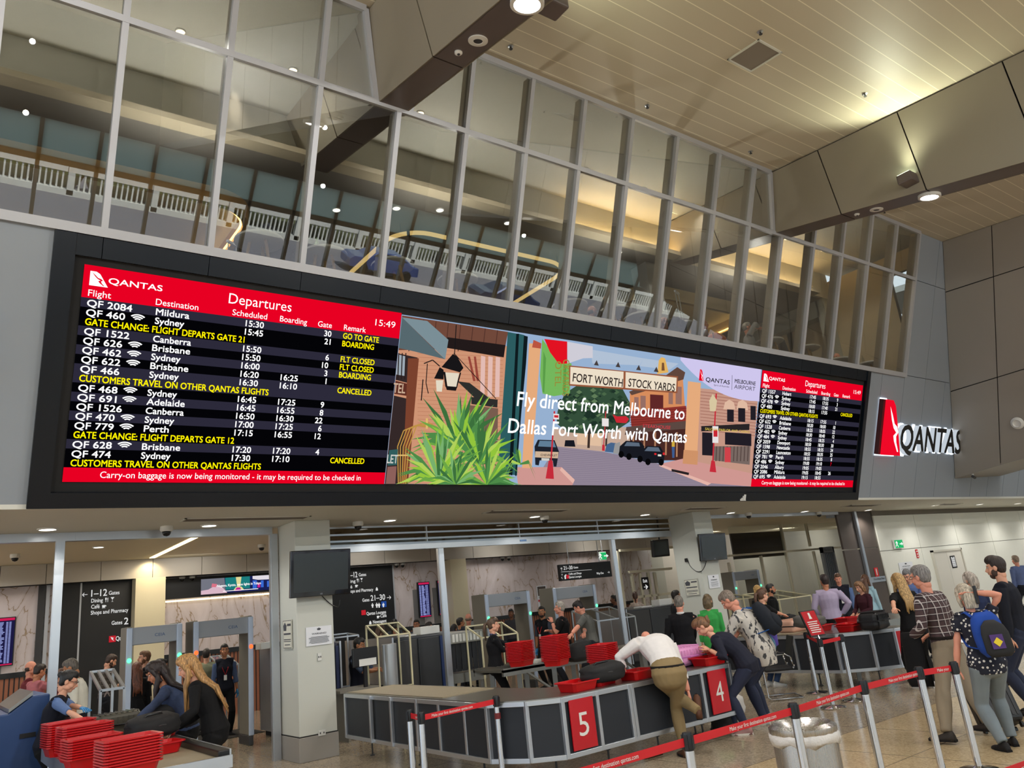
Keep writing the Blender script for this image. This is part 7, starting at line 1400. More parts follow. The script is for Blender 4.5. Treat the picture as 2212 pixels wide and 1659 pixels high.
    if shod:
        for (a, k, yw, pt) in ((aL, kL, foot_yaw[0], foot_pitch[0]), (aR, kR, foot_yaw[1], foot_pitch[1])):
            mtf = M.Translation(a) @ M.Rotation(R_(yw), 4, 'Z') @ M.Rotation(R_(pt), 4, 'X'); m = MB(); rings = []
            for yy, w, hh in ((-.075, .028, .065), (-.06, .036, .1), (-.02, .039, .105), (.04, .041, .075), (.1, .046, .05), (.15, .043, .042), (.185, .028, .03)): rings.append([mtf @ V((w*math.cos(t), yy, -.088+max(0, hh*math.sin(t)) if math.sin(t) > 0 else -.088)) for t in [j*math.pi/6 for j in range(12)]])
            m.loft(rings); sh_ = obj('shoe', sc(m), fab(shoes, .1, .55), z, smooth=True)
            m = MB(); m.prism([mtf @ V(p) for p in ((-.03, -.08, -.09), (.03, -.08, -.09), (.044, .02, -.09), (.049, .1, -.09), (.03, .18, -.09), (0, .2, -.09), (-.03, .18, -.09), (-.049, .1, -.09), (-.044, .02, -.09))], (mtf.to_3x3() @ V((0, 0, .022)))); obj('sole', sc(m), fab((206, 200, 190) if sum(shoes) > 330 else (24, 22, 22)), sh_)
    if lanyard:
        c = chs+Fv*(.135*b+.03)-ax*.12; m = MB()
        for q in (-1, 1): m.tube([nb+Rv*(q*.06)-Fv*.03+ax*.02, nb+Rv*(q*.075)+Fv*.06-ax*.03, chs+Rv*(q*.05)+Fv*(.13*b+.025), c], .006, 5)
        ld = obj('lanyard', sc(m), fab(lanyard), z); m = MB(); R3 = M((Rv, Fv, ax)).transposed().to_4x4(); m.box(-.028, .028, -.004, .004, -.1, 0, M.Translation(c) @ R3); obj('id_card', sc(m), m_white, ld)
    if watch: m = MB(); w_, f_ = (wL, fL) if watch[0] == 'l' else (wR, fR); u = f_.orthogonal().normalized(); v2 = f_.cross(u); m.tube([w_-f_*.02+u*(.033*math.cos(t))+v2*(.031*math.sin(t)) for t in [j*.524 for j in range(12)]], [(.011, .004)]*12, 6, closed=True, up=tuple(f_)); obj('watch', sc(m), fab(watch[1]), z)
    loc = M.Translation((x, y, z0)) @ M.Rotation(-R_(face), 4, 'Z') @ M.Scale(s, 4)
    return dict(root=z, mt=loc, s=s, nb=nb, chs=chs, wst=wst, pv=Pv, Rv=Rv, Fv=Fv, ax=ax, wL=loc @ wL, wR=loc @ wR, hm=loc @ HM, aL=loc @ aL, aR=loc @ aR)
def plaidm(name, base, l1, l2, sc=12):
    def b(nt, bs, N, L):
        tc = N('ShaderNodeTexCoord'); sp = N('ShaderNodeSeparateXYZ'); L(tc.outputs['Object'], sp.inputs[0]); cur = None
        def band(ax, k, w, o):
            a = N('ShaderNodeMath'); a.operation = 'MULTIPLY_ADD'; a.inputs[1].default_value = k; a.inputs[2].default_value = 50+o; L(sp.outputs[ax], a.inputs[0]); f = N('ShaderNodeMath'); f.operation = 'FRACT'; L(a.outputs[0], f.inputs[0])
            c = N('ShaderNodeMath'); c.operation = 'LESS_THAN'; c.inputs[1].default_value = w; L(f.outputs[0], c.inputs[0]); return c.outputs[0]
        prev = None; col = (*lin(base), 1)
        for ax, k, w, o, c in ((0, sc, .34, .2, l2), (2, sc, .34, .2, l2), (0, sc, .11, 0, l1), (2, sc, .11, 0, l1)):
            x = N('ShaderNodeMix'); x.data_type = 'RGBA'; m = N('ShaderNodeMath'); m.operation = 'MULTIPLY'; m.inputs[1].default_value = .85 if w < .2 else .6; L(band(ax, k, w, o), m.inputs[0]); L(m.outputs[0], x.inputs['Factor'])
            if prev is None: x.inputs['A'].default_value = col
            else: L(prev, x.inputs['A'])
            x.inputs['B'].default_value = (*lin(c), 1); prev = x.outputs['Result']
        L(prev, bs.inputs['Base Color']); bs.inputs['Roughness'].default_value = .85
    return nodes_mat(name, b)
def blotch(name, base, ink, scale, thr, stretch=(1, 1, 1), kind='noise'):
    def b(nt, bs, N, L):
        tc = N('ShaderNodeTexCoord'); mp = N('ShaderNodeMapping'); mp.inputs['Scale'].default_value = stretch; L(tc.outputs['Object'], mp.inputs[0])
        n = N('ShaderNodeTexNoise' if kind == 'noise' else 'ShaderNodeTexVoronoi'); n.inputs['Scale'].default_value = scale; L(mp.outputs[0], n.inputs['Vector']); c = N('ShaderNodeMath'); c.operation = 'GREATER_THAN' if kind == 'noise' else 'LESS_THAN'; c.inputs[1].default_value = thr; L(n.outputs['Fac' if kind == 'noise' else 'Distance'], c.inputs[0])
        x = N('ShaderNodeMix'); x.data_type = 'RGBA'; L(c.outputs[0], x.inputs['Factor']); x.inputs['A'].default_value = (*lin(base), 1); x.inputs['B'].default_value = (*lin(ink), 1); L(x.outputs['Result'], bs.inputs['Base Color']); bs.inputs['Roughness'].default_value = .85
    return nodes_mat(name, b)
m_plaid = plaidm('check_flannel', (74, 54, 56), (206, 198, 196), (44, 34, 38), 15); m_plaid2 = plaidm('check_dark', (40, 38, 42), (150, 140, 140), (26, 24, 28), 13); m_plaid3 = plaidm('check_pink', (206, 190, 180), (150, 120, 110), (226, 216, 206), 12)
m_leafprint = blotch('leaf_print', (206, 200, 192), (74, 74, 76), 20, .575, (1, 1, .55)); m_floral = blotch('floral_print', (26, 28, 44), (226, 222, 214), 26, .30, kind='v')
m_denim = pm('denim', (48, 62, 92), .9, noise=.55, nscale=11, bump=.3, bscale=60); m_jean = pm('jean_dark', (34, 42, 66), .85, noise=.2, nscale=8); m_jean2 = pm('jean_blue', (62, 84, 124), .85, noise=.2, nscale=8); m_jean3 = pm('jean_pale', (118, 128, 134), .85, noise=.15, nscale=8)
m_khaki = pm('khaki', (136, 116, 80), .85, noise=.12, nscale=7, bump=.3, bscale=12); m_stone = pm('stone_cotton', (140, 126, 106), .85, noise=.12, nscale=7, bump=.35, bscale=11)
BLK, DKB = (18, 18, 20), (30, 24, 20)
def azim(px): return math.degrees(YAW+math.atan((px-1106)/1727))
def local(P, x, y, face, s, z0=0):
    a = R_(face); d = V(P)-V((x, y, z0)); return V(((d.x*math.cos(a)-d.y*math.sin(a))/s, (d.x*math.sin(a)+d.y*math.cos(a))/s, d.z/s))
def pp(lab, hx, hy, Y, rel, h=None, lean=0, LH=None, RH=None, pos=None, z0=0, dz=0, **k):
    """stand a person so that the crown sits on the sight line (hx, hy) at depth Y; LH, RH: hand targets (px, py, Y) or world points"""
    face = azim(hx)+rel; P = at_y(hx, hy, Y); h = h or P.z-z0+dz; s = h/1.75; l = R_(lean); a = R_(face)
    hd = R_(k.get('nod', 0))+l*.45
    off = s*(.19*math.sin(.55*l)+.19*math.sin(.95*l)+.165*math.sin(1.15*l)+.25*math.sin(.7*hd)+.02)
    if pos: x, y = pos
    else: x, y = P.x-off*math.sin(a), P.y-off*math.cos(a)
    for nm, T in (('lh', LH), ('rh', RH)):
        if T is not None: k[nm] = local(at_y(*T) if not isinstance(T, V) else T, x, y, face, s, z0)
    return person(x, y, face, lab, h=h, lean=lean, z0=z0, **k)
UNI = (96, 120, 166); NAVY = (24, 26, 38); GLV = (60, 140, 200)
# ---- left lane
pp('officer in a navy vest and blue gloves handling a suitcase at the left table', 152, 1470, 10.95, 100, h=1.66, sex='f', lean=16, nod=16, hair=('bun', (24, 20, 20)), top=UNI, sleeve=.55, vest=NAVY, gloves=GLV, glasses=True, LH=V(tuple(at_y(238, 1552, 9.95))), RH=V(tuple(at_y(205, 1570, 10.2))), legs=BLK, vox=.012)
pp('long dark haired woman in a blue denim jacket reaching into a bag', 336, 1434, 10.0, -85, h=1.72, sex='f', lean=32, nod=12, skin='tan', hair=('long', (36, 24, 22), .42), tmat=m_denim, LH=V(tuple(at_y(272, 1580, 9.3))), RH=V(tuple(at_y(292, 1578, 9.7))), legs=BLK, vox=.012)
pp('long blonde haired woman in black with a white watch leaning over the left table', 403, 1425, 9.3, -80, h=1.74, sex='f', lean=26, nod=14, hair=('long', (176, 134, 84), .46), top=BLK, LH=V(tuple(at_y(372, 1574, 8.9))), RH=V(tuple(at_y(385, 1570, 9.3))), legs=BLK, watch=('l', (226, 226, 226)), vox=.012, build=1.05)
pp('bald bearded man in a black sweater beyond the left detectors', 312, 1407, 16.3, -95, hair=('crop', (120, 84, 60)), beard=(110, 76, 54), top=BLK, lmat=m_stone, look=-10)
pp('dark haired woman touching her face beside the bald bearded man', 345, 1424, 15.6, -80, sex='f', skin='tan', hair=('bun', (26, 20, 20)), top=(34, 32, 40), lh=(-.1, .22, 1.45), nod=8)
pp('red brown curly haired woman in a black coat seen from behind behind the left detector', 296, 1433, 15.4, -10, sex='f', hair=('long', (110, 62, 42), .3), top=BLK, hem=-.3)
g_ = pp('bearded man in a dark check shirt with a grey backpack before the black sign', 243, 1413, 18.0, 75, nod=30, hair=('crop', (60, 42, 34)), beard=(70, 46, 36), tmat=m_plaid2, sleeve=.5, lh=(-.06, .34, 1.12), rh=(.06, .36, 1.12))
pp('grey haired man in a white shirt bending behind the scanner at the left', 150, 1427, 14.0, -80, h=1.76, lean=10, nod=22, skin='olive', hair=('short', (96, 88, 80)), top=(226, 222, 208), sleeve=.5)
pp('man in a dusty pink shirt holding his arm to his face at the far left', 88, 1440, 17.0, 60, h=1.70, nod=18, skin='tan', hair=('short', (44, 32, 28)), top=(176, 104, 110), sleeve=.4, lh=(-.02, .26, 1.52), rh=(.1, .25, 1.45))
pp('balding man in dark red at the far left edge group', 68, 1429, 17.6, 90, skin='pink', hair=('fringe', (60, 46, 40)), top=(110, 44, 50))
pp('brown haired woman half hidden behind the white shirted man', 132, 1447, 15.2, 150, sex='f', hair=('bob', (92, 58, 42)), top=(90, 40, 44))
pp('man in an olive shirt with his back turned between the detectors', 446, 1402, 17.3, 10, top=(112, 116, 96), sleeve=.45, hair=('crop', (40, 30, 26)), legs=(40, 40, 38), build=1.12)
pp('uniformed woman officer in a navy vest with red scarf and blue gloves facing the hall', 485, 1392, 16.4, 172, sex='f', skin='olive', hair=('crop', (22, 18, 18)), top=(84, 102, 140), sleeve=.8, vest=NAVY, lanyard=(150, 30, 36), gloves=GLV, legs=BLK, foot_yaw=(18, -18))
p = MB(); P = at_y(487, 1590, 16.4); p.box(P.x-.9, P.x+.6, 15.9, 17.1, 0, .012); tag(obj('floor_mat', p, pm('mat_black', (40, 36, 32), .95)), 'dark floor mat under the officer facing the hall', 'mat')
# ---- middle lanes
q_ = pp('seated guard in dark uniform at a monitor beside the silver column', 777, 1387, 13.45, 110, h=1.74, z0=.16, nod=14, skin='olive', hair=('short', (18, 16, 16)), top=(66, 78, 100), sleeve=.5, vest=NAVY, sit=True, hip=(0, 0, .56), lh=(-.1, .42, .84), rh=(.12, .42, .84), lf=(-.12, .42, .09), rf=(.12, .42, .09), legs=BLK)
P = q_['mt'].translation; t = thing('guard_stool', (P.x, P.y, 0), 'dark stool under the seated guard', 'stool'); a = MB(); a.lathe([(.01, .52), (.2, .52), (.21, .56), (.19, .6), (.01, .6)], n=20); obj('seat', a, m_black, t); a = MB(); a.lathe([(.25, 0), (.25, .02), (.03, .05), (.03, .52)], n=20); obj('stem', a, m_black, t)
crowd = [((822, 1352), 17.2, 60, 'f', 'fair', ('long', (84, 54, 38), .3), (96, 72, 60), 'curly brown haired woman left of the tall dark scanner'), ((852, 1338), 19.4, 20, 'm', 'tan', ('short', (24, 20, 20)), (60, 66, 74), 'dark haired man in grey by the black newsagent sign'), ((853, 1352), 17.6, 170, 'f', 'tan', ('long', (26, 20, 18), .3), (140, 80, 74), 'young woman with long black hair looking out over the scanner'),
 ((899, 1339), 18.2, 190, 'm', 'tan', ('short', (34, 28, 26)), (60, 66, 80), 'man with glasses facing the hall above the scanner'), ((926, 1345), 18.8, 100, 'f', 'fair', ('long', (28, 20, 20), .3), (60, 52, 56), 'long dark haired woman in profile by the timber slats'), ((906, 1356), 17.4, -20, 'm', 'tan', ('short', (24, 20, 18)), (90, 92, 100), 'dark haired head just behind the white box on the scanner'),
 ((980, 1350), 16.6, 30, 'f', 'tan', ('bob', (26, 20, 20)), (70, 66, 70), 'bob haired woman just right of the guide post'), ((994, 1335), 17.4, 70, 'm', 'olive', ('short', (40, 34, 32)), (46, 50, 62), 'man in dark jacket next to the bald man'), ((1011, 1326), 16.8, 10, 'm', 'pink', ('fringe', (150, 130, 112)), (40, 44, 54), 'bald man in a dark jacket seen from behind'), ((1033, 1333), 16.2, 80, 'm', 'tan', ('short', (18, 16, 16)), (30, 32, 38), 'black haired man looking right beside the bald man'),
 ((1027, 1318), 19.6, 0, 'm', 'brown', ('short', (18, 16, 16)), (150, 150, 150), 'far dark haired man in a pale top behind the bald man'), ((1043, 1323), 18.4, 150, 'm', 'pink', ('short', (80, 60, 48)), (226, 222, 218), 'brown haired man in a white top left of the detector'), ((1103, 1316), 18.6, 190, 'm', 'brown', ('short', (20, 18, 18)), (60, 60, 66), 'dark haired man seen through the left tall detector'), ((1181, 1302), 18.0, 190, 'm', 'tan', ('short', (20, 18, 18)), (120, 96, 60), 'man in a dark cap behind the uniformed guard'),
 ((1325, 1286), 18.0, -90, 'm', 'brown', ('short', (20, 18, 18)), (36, 36, 42), 'young man in profile right of the second tall detector'), ((1371, 1280), 17.9, 0, 'f', 'fair', ('pony', (76, 50, 40), .22), (206, 180, 160), 'brown haired woman in a pale check shirt near the exit frames'), ((1459, 1276), 12.6, 60, 'm', 'tan', ('short', (34, 26, 24)), (24, 24, 28), 'bearded man in black beside the second pillar')]
for hd_, Y, rel, sx, sk, hr, tp, lb in crowd: pp(lb, hd_[0], hd_[1], Y, rel, sex=sx, skin=sk, hair=hr, top=tp, vox=.022, tmat=m_plaid3 if 'check shirt' in lb else None, glasses='glasses' in lb, beard=(34, 26, 24) if 'bearded' in lb else None, cap=(24, 24, 26) if ' cap ' in lb else None)
pp('woman in a black suit with a ponytail standing by the roller table', 1064, 1336, 11.7, 85, sex='f', hair=('pony', (92, 70, 54), .3), top=(20, 20, 24), collar=(70, 72, 100), legs=(20, 20, 24), LH=(1112, 1398, 11.9), RH=(1108, 1396, 11.6), build=1.08, wide=1.1)
pp('guard with a moustache and red lanyard standing behind the roller table', 1170, 1316, 14.4, -140, h=1.74, skin='olive', hair=('short', (30, 24, 22)), beard=(34, 26, 24), top=(70, 76, 90), sleeve=.5, vest=(20, 20, 26), lanyard=(206, 60, 60), gloves=GLV, legs=BLK, look=-30, nod=-4)
pp('grey haired man in a black polo with his hand at his chin', 1208, 1307, 13.4, -95, h=1.80, skin='pink', hair=('short', (168, 160, 150)), top=(22, 22, 24), sleeve=.42, lh=(-.04, .20, 1.36), rh=(-.04, .27, 1.2), lpole=(-.2, .3, -1), rpole=(.5, -.1, -1), watch=('l', (40, 40, 44)), build=1.12, nod=-2)
pp('dark haired man in a grey polo shirt unpacking at the roller table', 1247, 1313, 12.9, -85, h=1.80, lean=9, nod=30, skin='pink', hair=('short', (34, 26, 24)), top=(96, 96, 92), sleeve=.45, LH=(1212, 1398, 12.4), RH=(1258, 1402, 12.3), watch=('r', (170, 170, 170)), build=1.2, collar=(96, 96, 92))
pp('man in black suit with white collar seen from behind at lane 4', 1466, 1297, 9.3, 5, h=1.70, skin='pink', hair=('short', (120, 112, 104)), top=(20, 20, 24), hem=-.22, collar=(220, 220, 220), legs=(20, 20, 24), build=1.12, nod=8, LH=(1440, 1412, 9.5), RH=(1498, 1405, 9.5))
pp('woman in a bright green shirt seen from behind next to the second pillar', 1527, 1292, 10.2, 5, h=1.64, sex='f', hair=('bob', (110, 92, 66)), top=(64, 168, 84), hem=-.2, legs=BLK, build=1.12)
# ---- bending man in white shirt and khaki
f = at_z(1474, 1638, 0); face = azim(1440)-22; s = 1.80/1.75; x, y = f.x-.08*math.cos(R_(face)), f.y+.08*math.sin(R_(face))+.05
L_ = lambda P: local(P, x, y, face, s)
hipw = at_y(1440, 1478, y); hp = L_(hipw)
person(x, y, face, 'man in white shirt and khaki trousers bent over the counter tugging off a shoe', h=1.80, skin='pink', hair=('short', (90, 80, 70)), hip=(hp.x, -.10, .88), lean=58, nod=118, twist=10, roll=0, top=(226, 222, 220), sleeve=.8, lmat=m_khaki, hem=.05, belt_=(30, 26, 24), lh=L_(at_y(1352, 1468, y+.45)), rh=L_(at_y(1500, 1530, y-.1)), lf=L_(at_y(1508, 1535, y-.30)), rf=(hp.x+.08, 0, .09), lknee=(.3, 1, -.25), rknee=(.1, 1, 0), shoes=(84, 52, 36), foot_pitch=(70, 0), foot_yaw=(-25, 0), watch=('l', (216, 210, 200)), vox=.012, rpole=(1, -.2, .2), lpole=(-1, .2, .6), build=1.12)
P = at_z(1412, 1634, 0); m = MB(); rings = []
for yy, w, hh in ((-.13, .028, .065), (-.11, .036, .09), (-.06, .04, .085), (.0, .041, .06), (.06, .046, .05), (.11, .043, .042), (.15, .028, .03)): rings.append([(yy, w*math.cos(t), max(0, hh*math.sin(t))) for t in [j*math.pi/6 for j in range(12)]])
m.loft(rings); o = obj('shoe', m, fab((84, 52, 36), .1, .5), smooth=True); o.location = (P.x, P.y, 0); o.rotation_euler = (0, 0, R_(180)); tag(o, 'brown leather shoe standing alone on the floor by the bending man', 'shoe')
# ---- pair at the end of lane 4
f = at_z(1612, 1584, 0); fa = azim(1600)-88; s = 1.66/1.75; x, y = f.x, f.y; L_ = lambda P: local(P, x, y, fa, s)
person(x, y, fa, 'woman in navy jacket and dark jeans resting elbows on the lane 4 counter', h=1.66, sex='f', hair=('pony', (120, 84, 56), .16), lean=52, nod=25, hip=(0, -.16, .86), top=(34, 36, 50), hem=-.12, lmat=m_jean, lh=L_(at_y(1533, 1404, y+.1)), rh=L_(at_y(1530, 1410, y+.25)), lpole=(-.4, .5, -1), rpole=(.4, .5, -1), sleeve=.75, shoes=(150, 112, 108), build=1.15, vox=.012, lf=(-.1, -.02, .09), rf=(.12, .16, .09))
f = at_z(1655, 1562, 0); fa = azim(1600)-80; s = 1.80/1.75; x, y = f.x, f.y; L_ = lambda P: local(P, x, y, fa, s)
u_ = person(x, y, fa, 'balding man in a white leaf print T-shirt bowed over the counter end', h=1.80, skin='pink', hair=('crop', (130, 116, 104)), lean=27, nod=32, hip=(0, -.12, .90), tmat=m_leafprint, sleeve=.5, hem=-.2, lmat=m_jean, lh=L_(at_y(1545, 1418, y+.3)), rh=L_(at_y(1560, 1420, y+.1)), shoes=(210, 210, 208), build=1.25, vox=.012)
def backpack(d, lab, col, w=.3, h=.44, dp=.17, off=.0, strap=None, m=None, pockets=True):
    """worn pack fixed to the wearer's back frame d"""
    R3 = M((d['Rv'], d['Fv'], d['ax'])).transposed().to_4x4(); C = d['mt'] @ (M.Translation(d['chs']-d['Fv']*(.14+dp*.5)-d['ax']*(.1-off)) @ R3); o = C.translation.copy(); t = thing('backpack', tuple(o), lab, 'backpack'); t.matrix_world = C
    a = MB(); rings = []
    for k in range(9): f = k/8; q = (1-abs(2*(.04+.92*f)-1)**3)**.4; rings.append([(w/2*q*(abs(math.cos(j*.393))**.6)*(1 if math.cos(j*.393) > 0 else -1), dp/2*q*(abs(math.sin(j*.393))**.7)*(1 if math.sin(j*.393) > 0 else -1)*(1.1-.3*f), -h/2+h*f) for j in range(16)])
    a.loft(rings); obj('body', a, m or fab(col), t, smooth=True)
    if pockets: a = MB(); a.ell((0, -dp*.42, -h*.18), (w*.38, dp*.3, h*.24), 14, 8); obj('pocket', a, m or fab(col), t, smooth=True)
    for q in (-1, 1): a = MB(); a.tube([(q*w*.3, dp*.3, h*.42), (q*w*.36, dp*.3+.08, h*.56), (q*w*.42, dp*.3+.26, h*.5), (q*w*.46, dp*.3+.3, h*.2), (q*w*.5, dp*.3+.16, -h*.2), (q*w*.4, dp*.2, -h*.3)], [(.024, .007)]*6, 6, up=(1, 0, 0)); obj('strap', a, fab(strap or col), t, smooth=True)
    return t, C
b_, C = backpack(u_, 'blue and black backpack worn by the man in the leaf print T-shirt', (34, 38, 46), .32, .46, .2, strap=(44, 92, 160))
P = at_y(1648, 1395, y-.05); t = thing('neck_pillow', tuple(P), 'teal horseshoe neck pillow hung on the blue backpack', 'pillow', rz=R_(-50)); a = MB(); a.tube([(.12*math.sin(k*.43-2.6), 0, .13*math.cos(k*.43-2.6)-.0) for k in range(13)], [.035]+[.055]*11+[.035], 12); obj('cushion', a, pm('teal_fleece', (76, 116, 140), .9, noise=.1), t, smooth=True)
P = at_y(1662, 1372, y-.1); soft = thing('drawstring_pouch', tuple(P), 'purple drawstring pouch hung beside the neck pillow', 'pouch', rz=R_(-50)); a = MB(); a.loft([[(.10*k*math.cos(j*.524), .04*k*math.sin(j*.524), z) for j in range(12)] for k, z in ((.75, -.15), (1, -.13), (1, .0), (.85, .08), (.3, .13), (.45, .16))]); obj('body', a, pm('purple_cloth', (92, 76, 170), .8, noise=.1), soft, smooth=True); a = MB(); a.tube([(-.03, 0, .13), (0, .02, .26), (.03, 0, .13)], .005, 5); obj('cord', a, m_black, soft)
# ---- lane 3
f = at_z(1672, 1483, 0); pp('woman in a black T-shirt, jeans and white shoes reaching across to the peach suitcase', 1662, 1277, f.y+.1, 55, h=1.66, pos=(f.x, f.y), sex='f', lean=10, hair=('pony', (96, 66, 48), .3), top=BLK, sleeve=.45, lmat=m_jean2, shoes=(222, 220, 216), RH=(1745, 1348, f.y+.05), LH=(1690, 1350, f.y+.45), rpole=(.5, -.3, -.6))
pp('blonde woman in black behind the lane 3 guard frame', 1635, 1266, 12.6, -30, sex='f', hair=('long', (196, 156, 96), .3), top=BLK); pp('dark bearded man in black beside the blonde woman in lane 3', 1663, 1262, 11.6, 90, skin='tan', hair=('short', (30, 24, 22)), beard=(34, 26, 24), top=BLK)
pp('man in a lilac shirt with his back turned and hand on hip', 1778, 1242, 9.4, -5, skin='tan', hair=('crop', (50, 40, 38)), top=(176, 164, 190), hem=-.02, legs=BLK, rh=(.22, .02, .98), rpole=(1, -.5, 0), lh=(-.24, .16, .95), build=1.12, look=-20)
pp('smiling guard in a navy vest facing the lilac shirted man', 1808, 1239, 10.9, 178, skin='pink', hair=('short', (96, 70, 52)), top=UNI, vest=NAVY, lanyard=(190, 40, 44), nod=16, build=1.1)
pp('blonde woman in a dark maroon top looking down at lane 3', 1853, 1257, 9.3, -140, sex='f', hair=('bob', (150, 112, 80)), top=(66, 30, 40), nod=18, lh=(-.1, .3, 1.05), rh=(.12, .3, 1.05), build=1.08)
pp('long brown haired woman in a pale blue cardigan seen from behind', 1866, 1243, 10.6, 20, sex='f', hair=('long', (98, 66, 48), .36), top=(166, 200, 214), hem=-.3, lmat=m_jean2)
f = at_z(1998, 1494, 0); f.x += .28; f.y += .1; pp('blonde woman in a black T-shirt and wide black trousers at the red 3 sign', 1950, 1252, f.y, -25, h=1.70, pos=(f.x, f.y), sex='f', lean=8, nod=16, hair=('long', (176, 142, 92), .34), top=BLK, sleeve=.4, legs=BLK, wide=1.5, glasses=True, LH=(1932, 1335, f.y-.25), RH=V((f.x+.42, f.y+.35, 1.15)), shoes=(200, 200, 200), build=1.05)
pp('grey haired man with glasses in a blue shirt holding a phone', 1957, 1237, 8.3, -160, h=1.72, nod=26, skin='fair', hair=('short', (120, 120, 122)), glasses=True, top=(88, 108, 156), lh=(-.08, .3, 1.3), rh=(.1, .3, 1.3), build=1.1)
# ---- queue on the right
f = at_z(2092, 1588, 0); s = 1.80/1.75; fa = azim(2040)-62; x, y = f.x, f.y; L_ = lambda P: local(P, x, y, fa, s)
c_ = person(x, y, fa, 'grey haired man in a brown check shirt and stone trousers walking in the queue', h=1.80, skin='pink', hair=('short', (128, 124, 122)), lean=8, nod=4, glasses=True, tmat=m_plaid, sleeve=.95, hem=-.06, lmat=m_stone, wide=1.15, belt_=(34, 28, 26), lf=L_(at_z(2045, 1588, .09)), rf=L_(at_z(2147, 1588, .09)), lh=(-.2, .26, 1.0), rh=(.12, .2, 1.02), shoes=(50, 44, 40), vox=.012, rpole=(1, -.7, 0))
P = c_['wL']; a = MB(); rings = []
for k in range(8): f_ = k/7; rings.append([(P.x+(.07+.03*f_)*math.cos(j*.524)*(1+.15*math.sin(3*j)), P.y+(.11+.03*f_)*math.sin(j*.524), P.z+.06-.55*f_+.03*math.sin(2*j)*f_) for j in range(12)])
a.loft(rings); tag(obj('black_jacket', a, fab(BLK), smooth=True), 'black jacket hanging over the arm of the man in the check shirt', 'jacket')
v_ = pp('dark haired young man with stubble in a navy shirt behind the backpack woman', 2146, 1210, 4.35, -80, h=1.80, nod=4, hair=('full', (44, 32, 28)), beard=(70, 52, 44), top=(28, 30, 40), legs=BLK, lmat=m_jean, vox=.012, build=1.08)
f = at_z(2192, 1618, 0); fa = azim(2160)-30; s = 1.56/1.75; x, y = f.x, f.y+.05; L_ = lambda P: local(P, x, y, fa, s)
w_ = person(x, y, fa, 'grey blonde woman in a floral top with a blue and black backpack', h=1.56, sex='f', skin='pink', hair=('bob', (186, 174, 156)), lean=8, tmat=m_floral, sleeve=.3, hem=-.12, lmat=m_jean3, wide=1.15, rh=(.06, .0, 1.66), rpole=(1, -.2, -.2), lh=(-.3, .1, .85), shoes=(30, 28, 28), vox=.012, build=1.15, rf=(.12, .12, .09), lf=(-.1, -.1, .09))
P = w_['wR']; a = MB(); a.box(-.02, .02, -.012, .012, -.06, .12); o = obj('hair_clip', a, m_black, bevel=.006); o.location = (P.x-.02, P.y-.02, P.z-.05); tag(o, 'long black clip held to the hair of the backpack woman', 'clip')
t, C = backpack(w_, 'blue backpack with black pocket worn by the floral top woman', (38, 74, 160), .33, .48, .18, pockets=False); a = MB(); a.loft([[(.155*k*math.cos(j*.449), -.06-.06*k*max(0, 1), z+.0*j) if False else (.155*k*math.cos(j*.449), -.075-.05*k+.03*math.sin(j*.449), z) for j in range(14)] for k, z in ((.7, -.25), (1, -.2), (.98, 0), (.8, .08), (.35, .14))]); obj('pocket', a, pm('pocket_black', (30, 30, 32), .8), t, smooth=True)
a = MB(); a.box(-.09, .05, -.168, -.158, -.17, -.02); q = obj('purple_tag', a, pm('tag_purple', (72, 40, 110), .6), t); a = MB(); a.prism([(-.02, -.170, -.15), (.05-.02, -.170, -.1), (-.02, -.170, -.05), (-.07, -.170, -.1)], (0, -.003, 0)); obj('yellow_diamond', a, pm('tag_yellow', (226, 200, 40), .6), q)
pp('short grey haired woman in a navy quilted jacket behind the check shirted man', 2098, 1262, 5.6, -40, h=1.60, sex='f', hair=('bob', (170, 160, 150)), top=(36, 46, 78), hem=-.2, lmat=m_stone)
pp('distant man in a blue shirt with sunglasses on his head at the right edge', 2192, 1206, 9.5, -40, h=1.72, skin='pink', hair=('crop', (150, 130, 112)), top=(96, 110, 150), cap=None)
P = at_z(2172, 1584, 0); suitcase('suitcase', (P.x, P.y, .02), azim(2150)*-.0174+.5, (.42, .26, .6), m_blk, 'black wheeled suitcase pulled behind the man in the check shirt', .35, tilt=-.45)
P = at_z(2112, 1560, 0); a = MB(); 
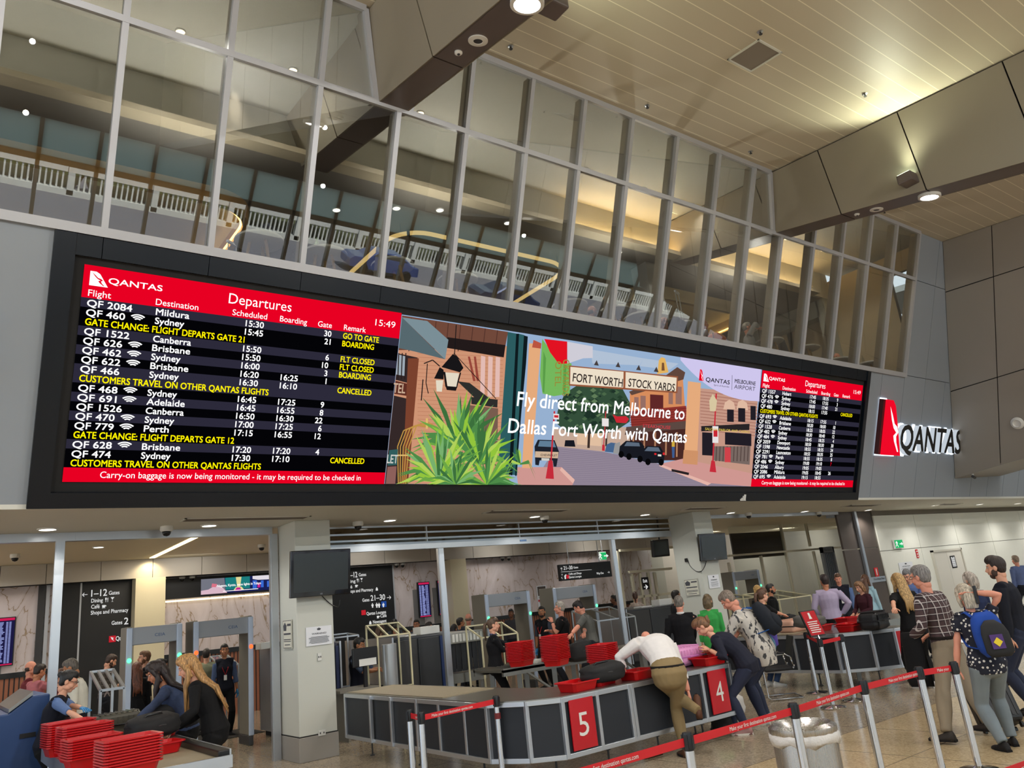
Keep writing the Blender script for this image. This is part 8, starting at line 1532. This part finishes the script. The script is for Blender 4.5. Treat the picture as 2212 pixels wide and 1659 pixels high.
# ---- lounge guests behind the upper glass
def guest(lab, hx, hy, Y, rel, **k):
    P = at_y(hx, hy, Y); return pp(lab, hx, hy, Y, rel, h=k.pop('h', 1.72), z0=P.z-1.36*k.get('hs', 1.0)*(1.72/1.75) if True else 0, sit=True, hip=(0, 0, .50), vox=.018, **{a: b for a, b in k.items() if a != 'hs'})
def seat_under(d, lab):
    P = d['mt'].translation; z = P.z+.40*d['s']; t = thing('lounge_chair', (P.x, P.y, LZ), lab, 'chair'); a = MB(); a.box(-.26, .26, -.26, .26, max(z-LZ-.1, .05), max(z-LZ, .12)); obj('seat', a, fab((52, 50, 50)), t, bevel=.03); a = MB(); a.box(-.24, .24, -.24, .24, 0, max(z-LZ-.1, .05)); obj('base', a, m_wood, t)
for i, a_ in enumerate((('balding man raising his hand by the lounge tables', 1278, 661, 10.0, 60, dict(skin='tan', hair=('fringe', (60, 46, 40)), top=(60, 48, 40), rh=(.1, .3, 1.5))), ('dark haired guest in white behind a round lounge table', 1337, 673, 10.3, -60, dict(sex='f', hair=('bob', (40, 30, 26)), top=(206, 206, 210))), ('red blonde woman in a grey sleeveless top beside the black suitcase', 1432, 688, 9.95, 70, dict(sex='f', skin='pink', hair=('bob', (150, 96, 60)), top=(60, 62, 68), sleeve=0)),
  ('bald man in a pale shirt sitting behind the orange suitcase', 1517, 690, 10.1, 80, dict(skin='tan', hair=('bald', (60, 50, 44)), top=(166, 166, 176))), ('grey haired man in a grey shirt drinking behind the glass', 1612, 697, 9.95, 80, dict(skin='pink', hair=('short', (150, 148, 144)), glasses=True, top=(160, 162, 164), lh=(-.05, .24, 1.2), rh=(.06, .25, 1.2))), ('bald guest low behind the last lounge tables', 1806, 763, 10.3, -150, dict(skin='pink', hair=('fringe', (150, 130, 112)), top=(60, 64, 74))), ('guest in black at the end of the lounge', 1893, 788, 10.2, -60, dict(hair=('short', (30, 24, 22)), top=BLK)))):
    d = guest(a_[0], a_[1], a_[2], a_[3], a_[4], **a_[5]); seat_under(d, 'low lounge seat under the ' + a_[0].split(' ')[0] + ' ' + a_[0].split(' ')[1] + ' ' + ' '.join(a_[0].split(' ')[2:6]))
bpy.data.scenes.remove(TS)
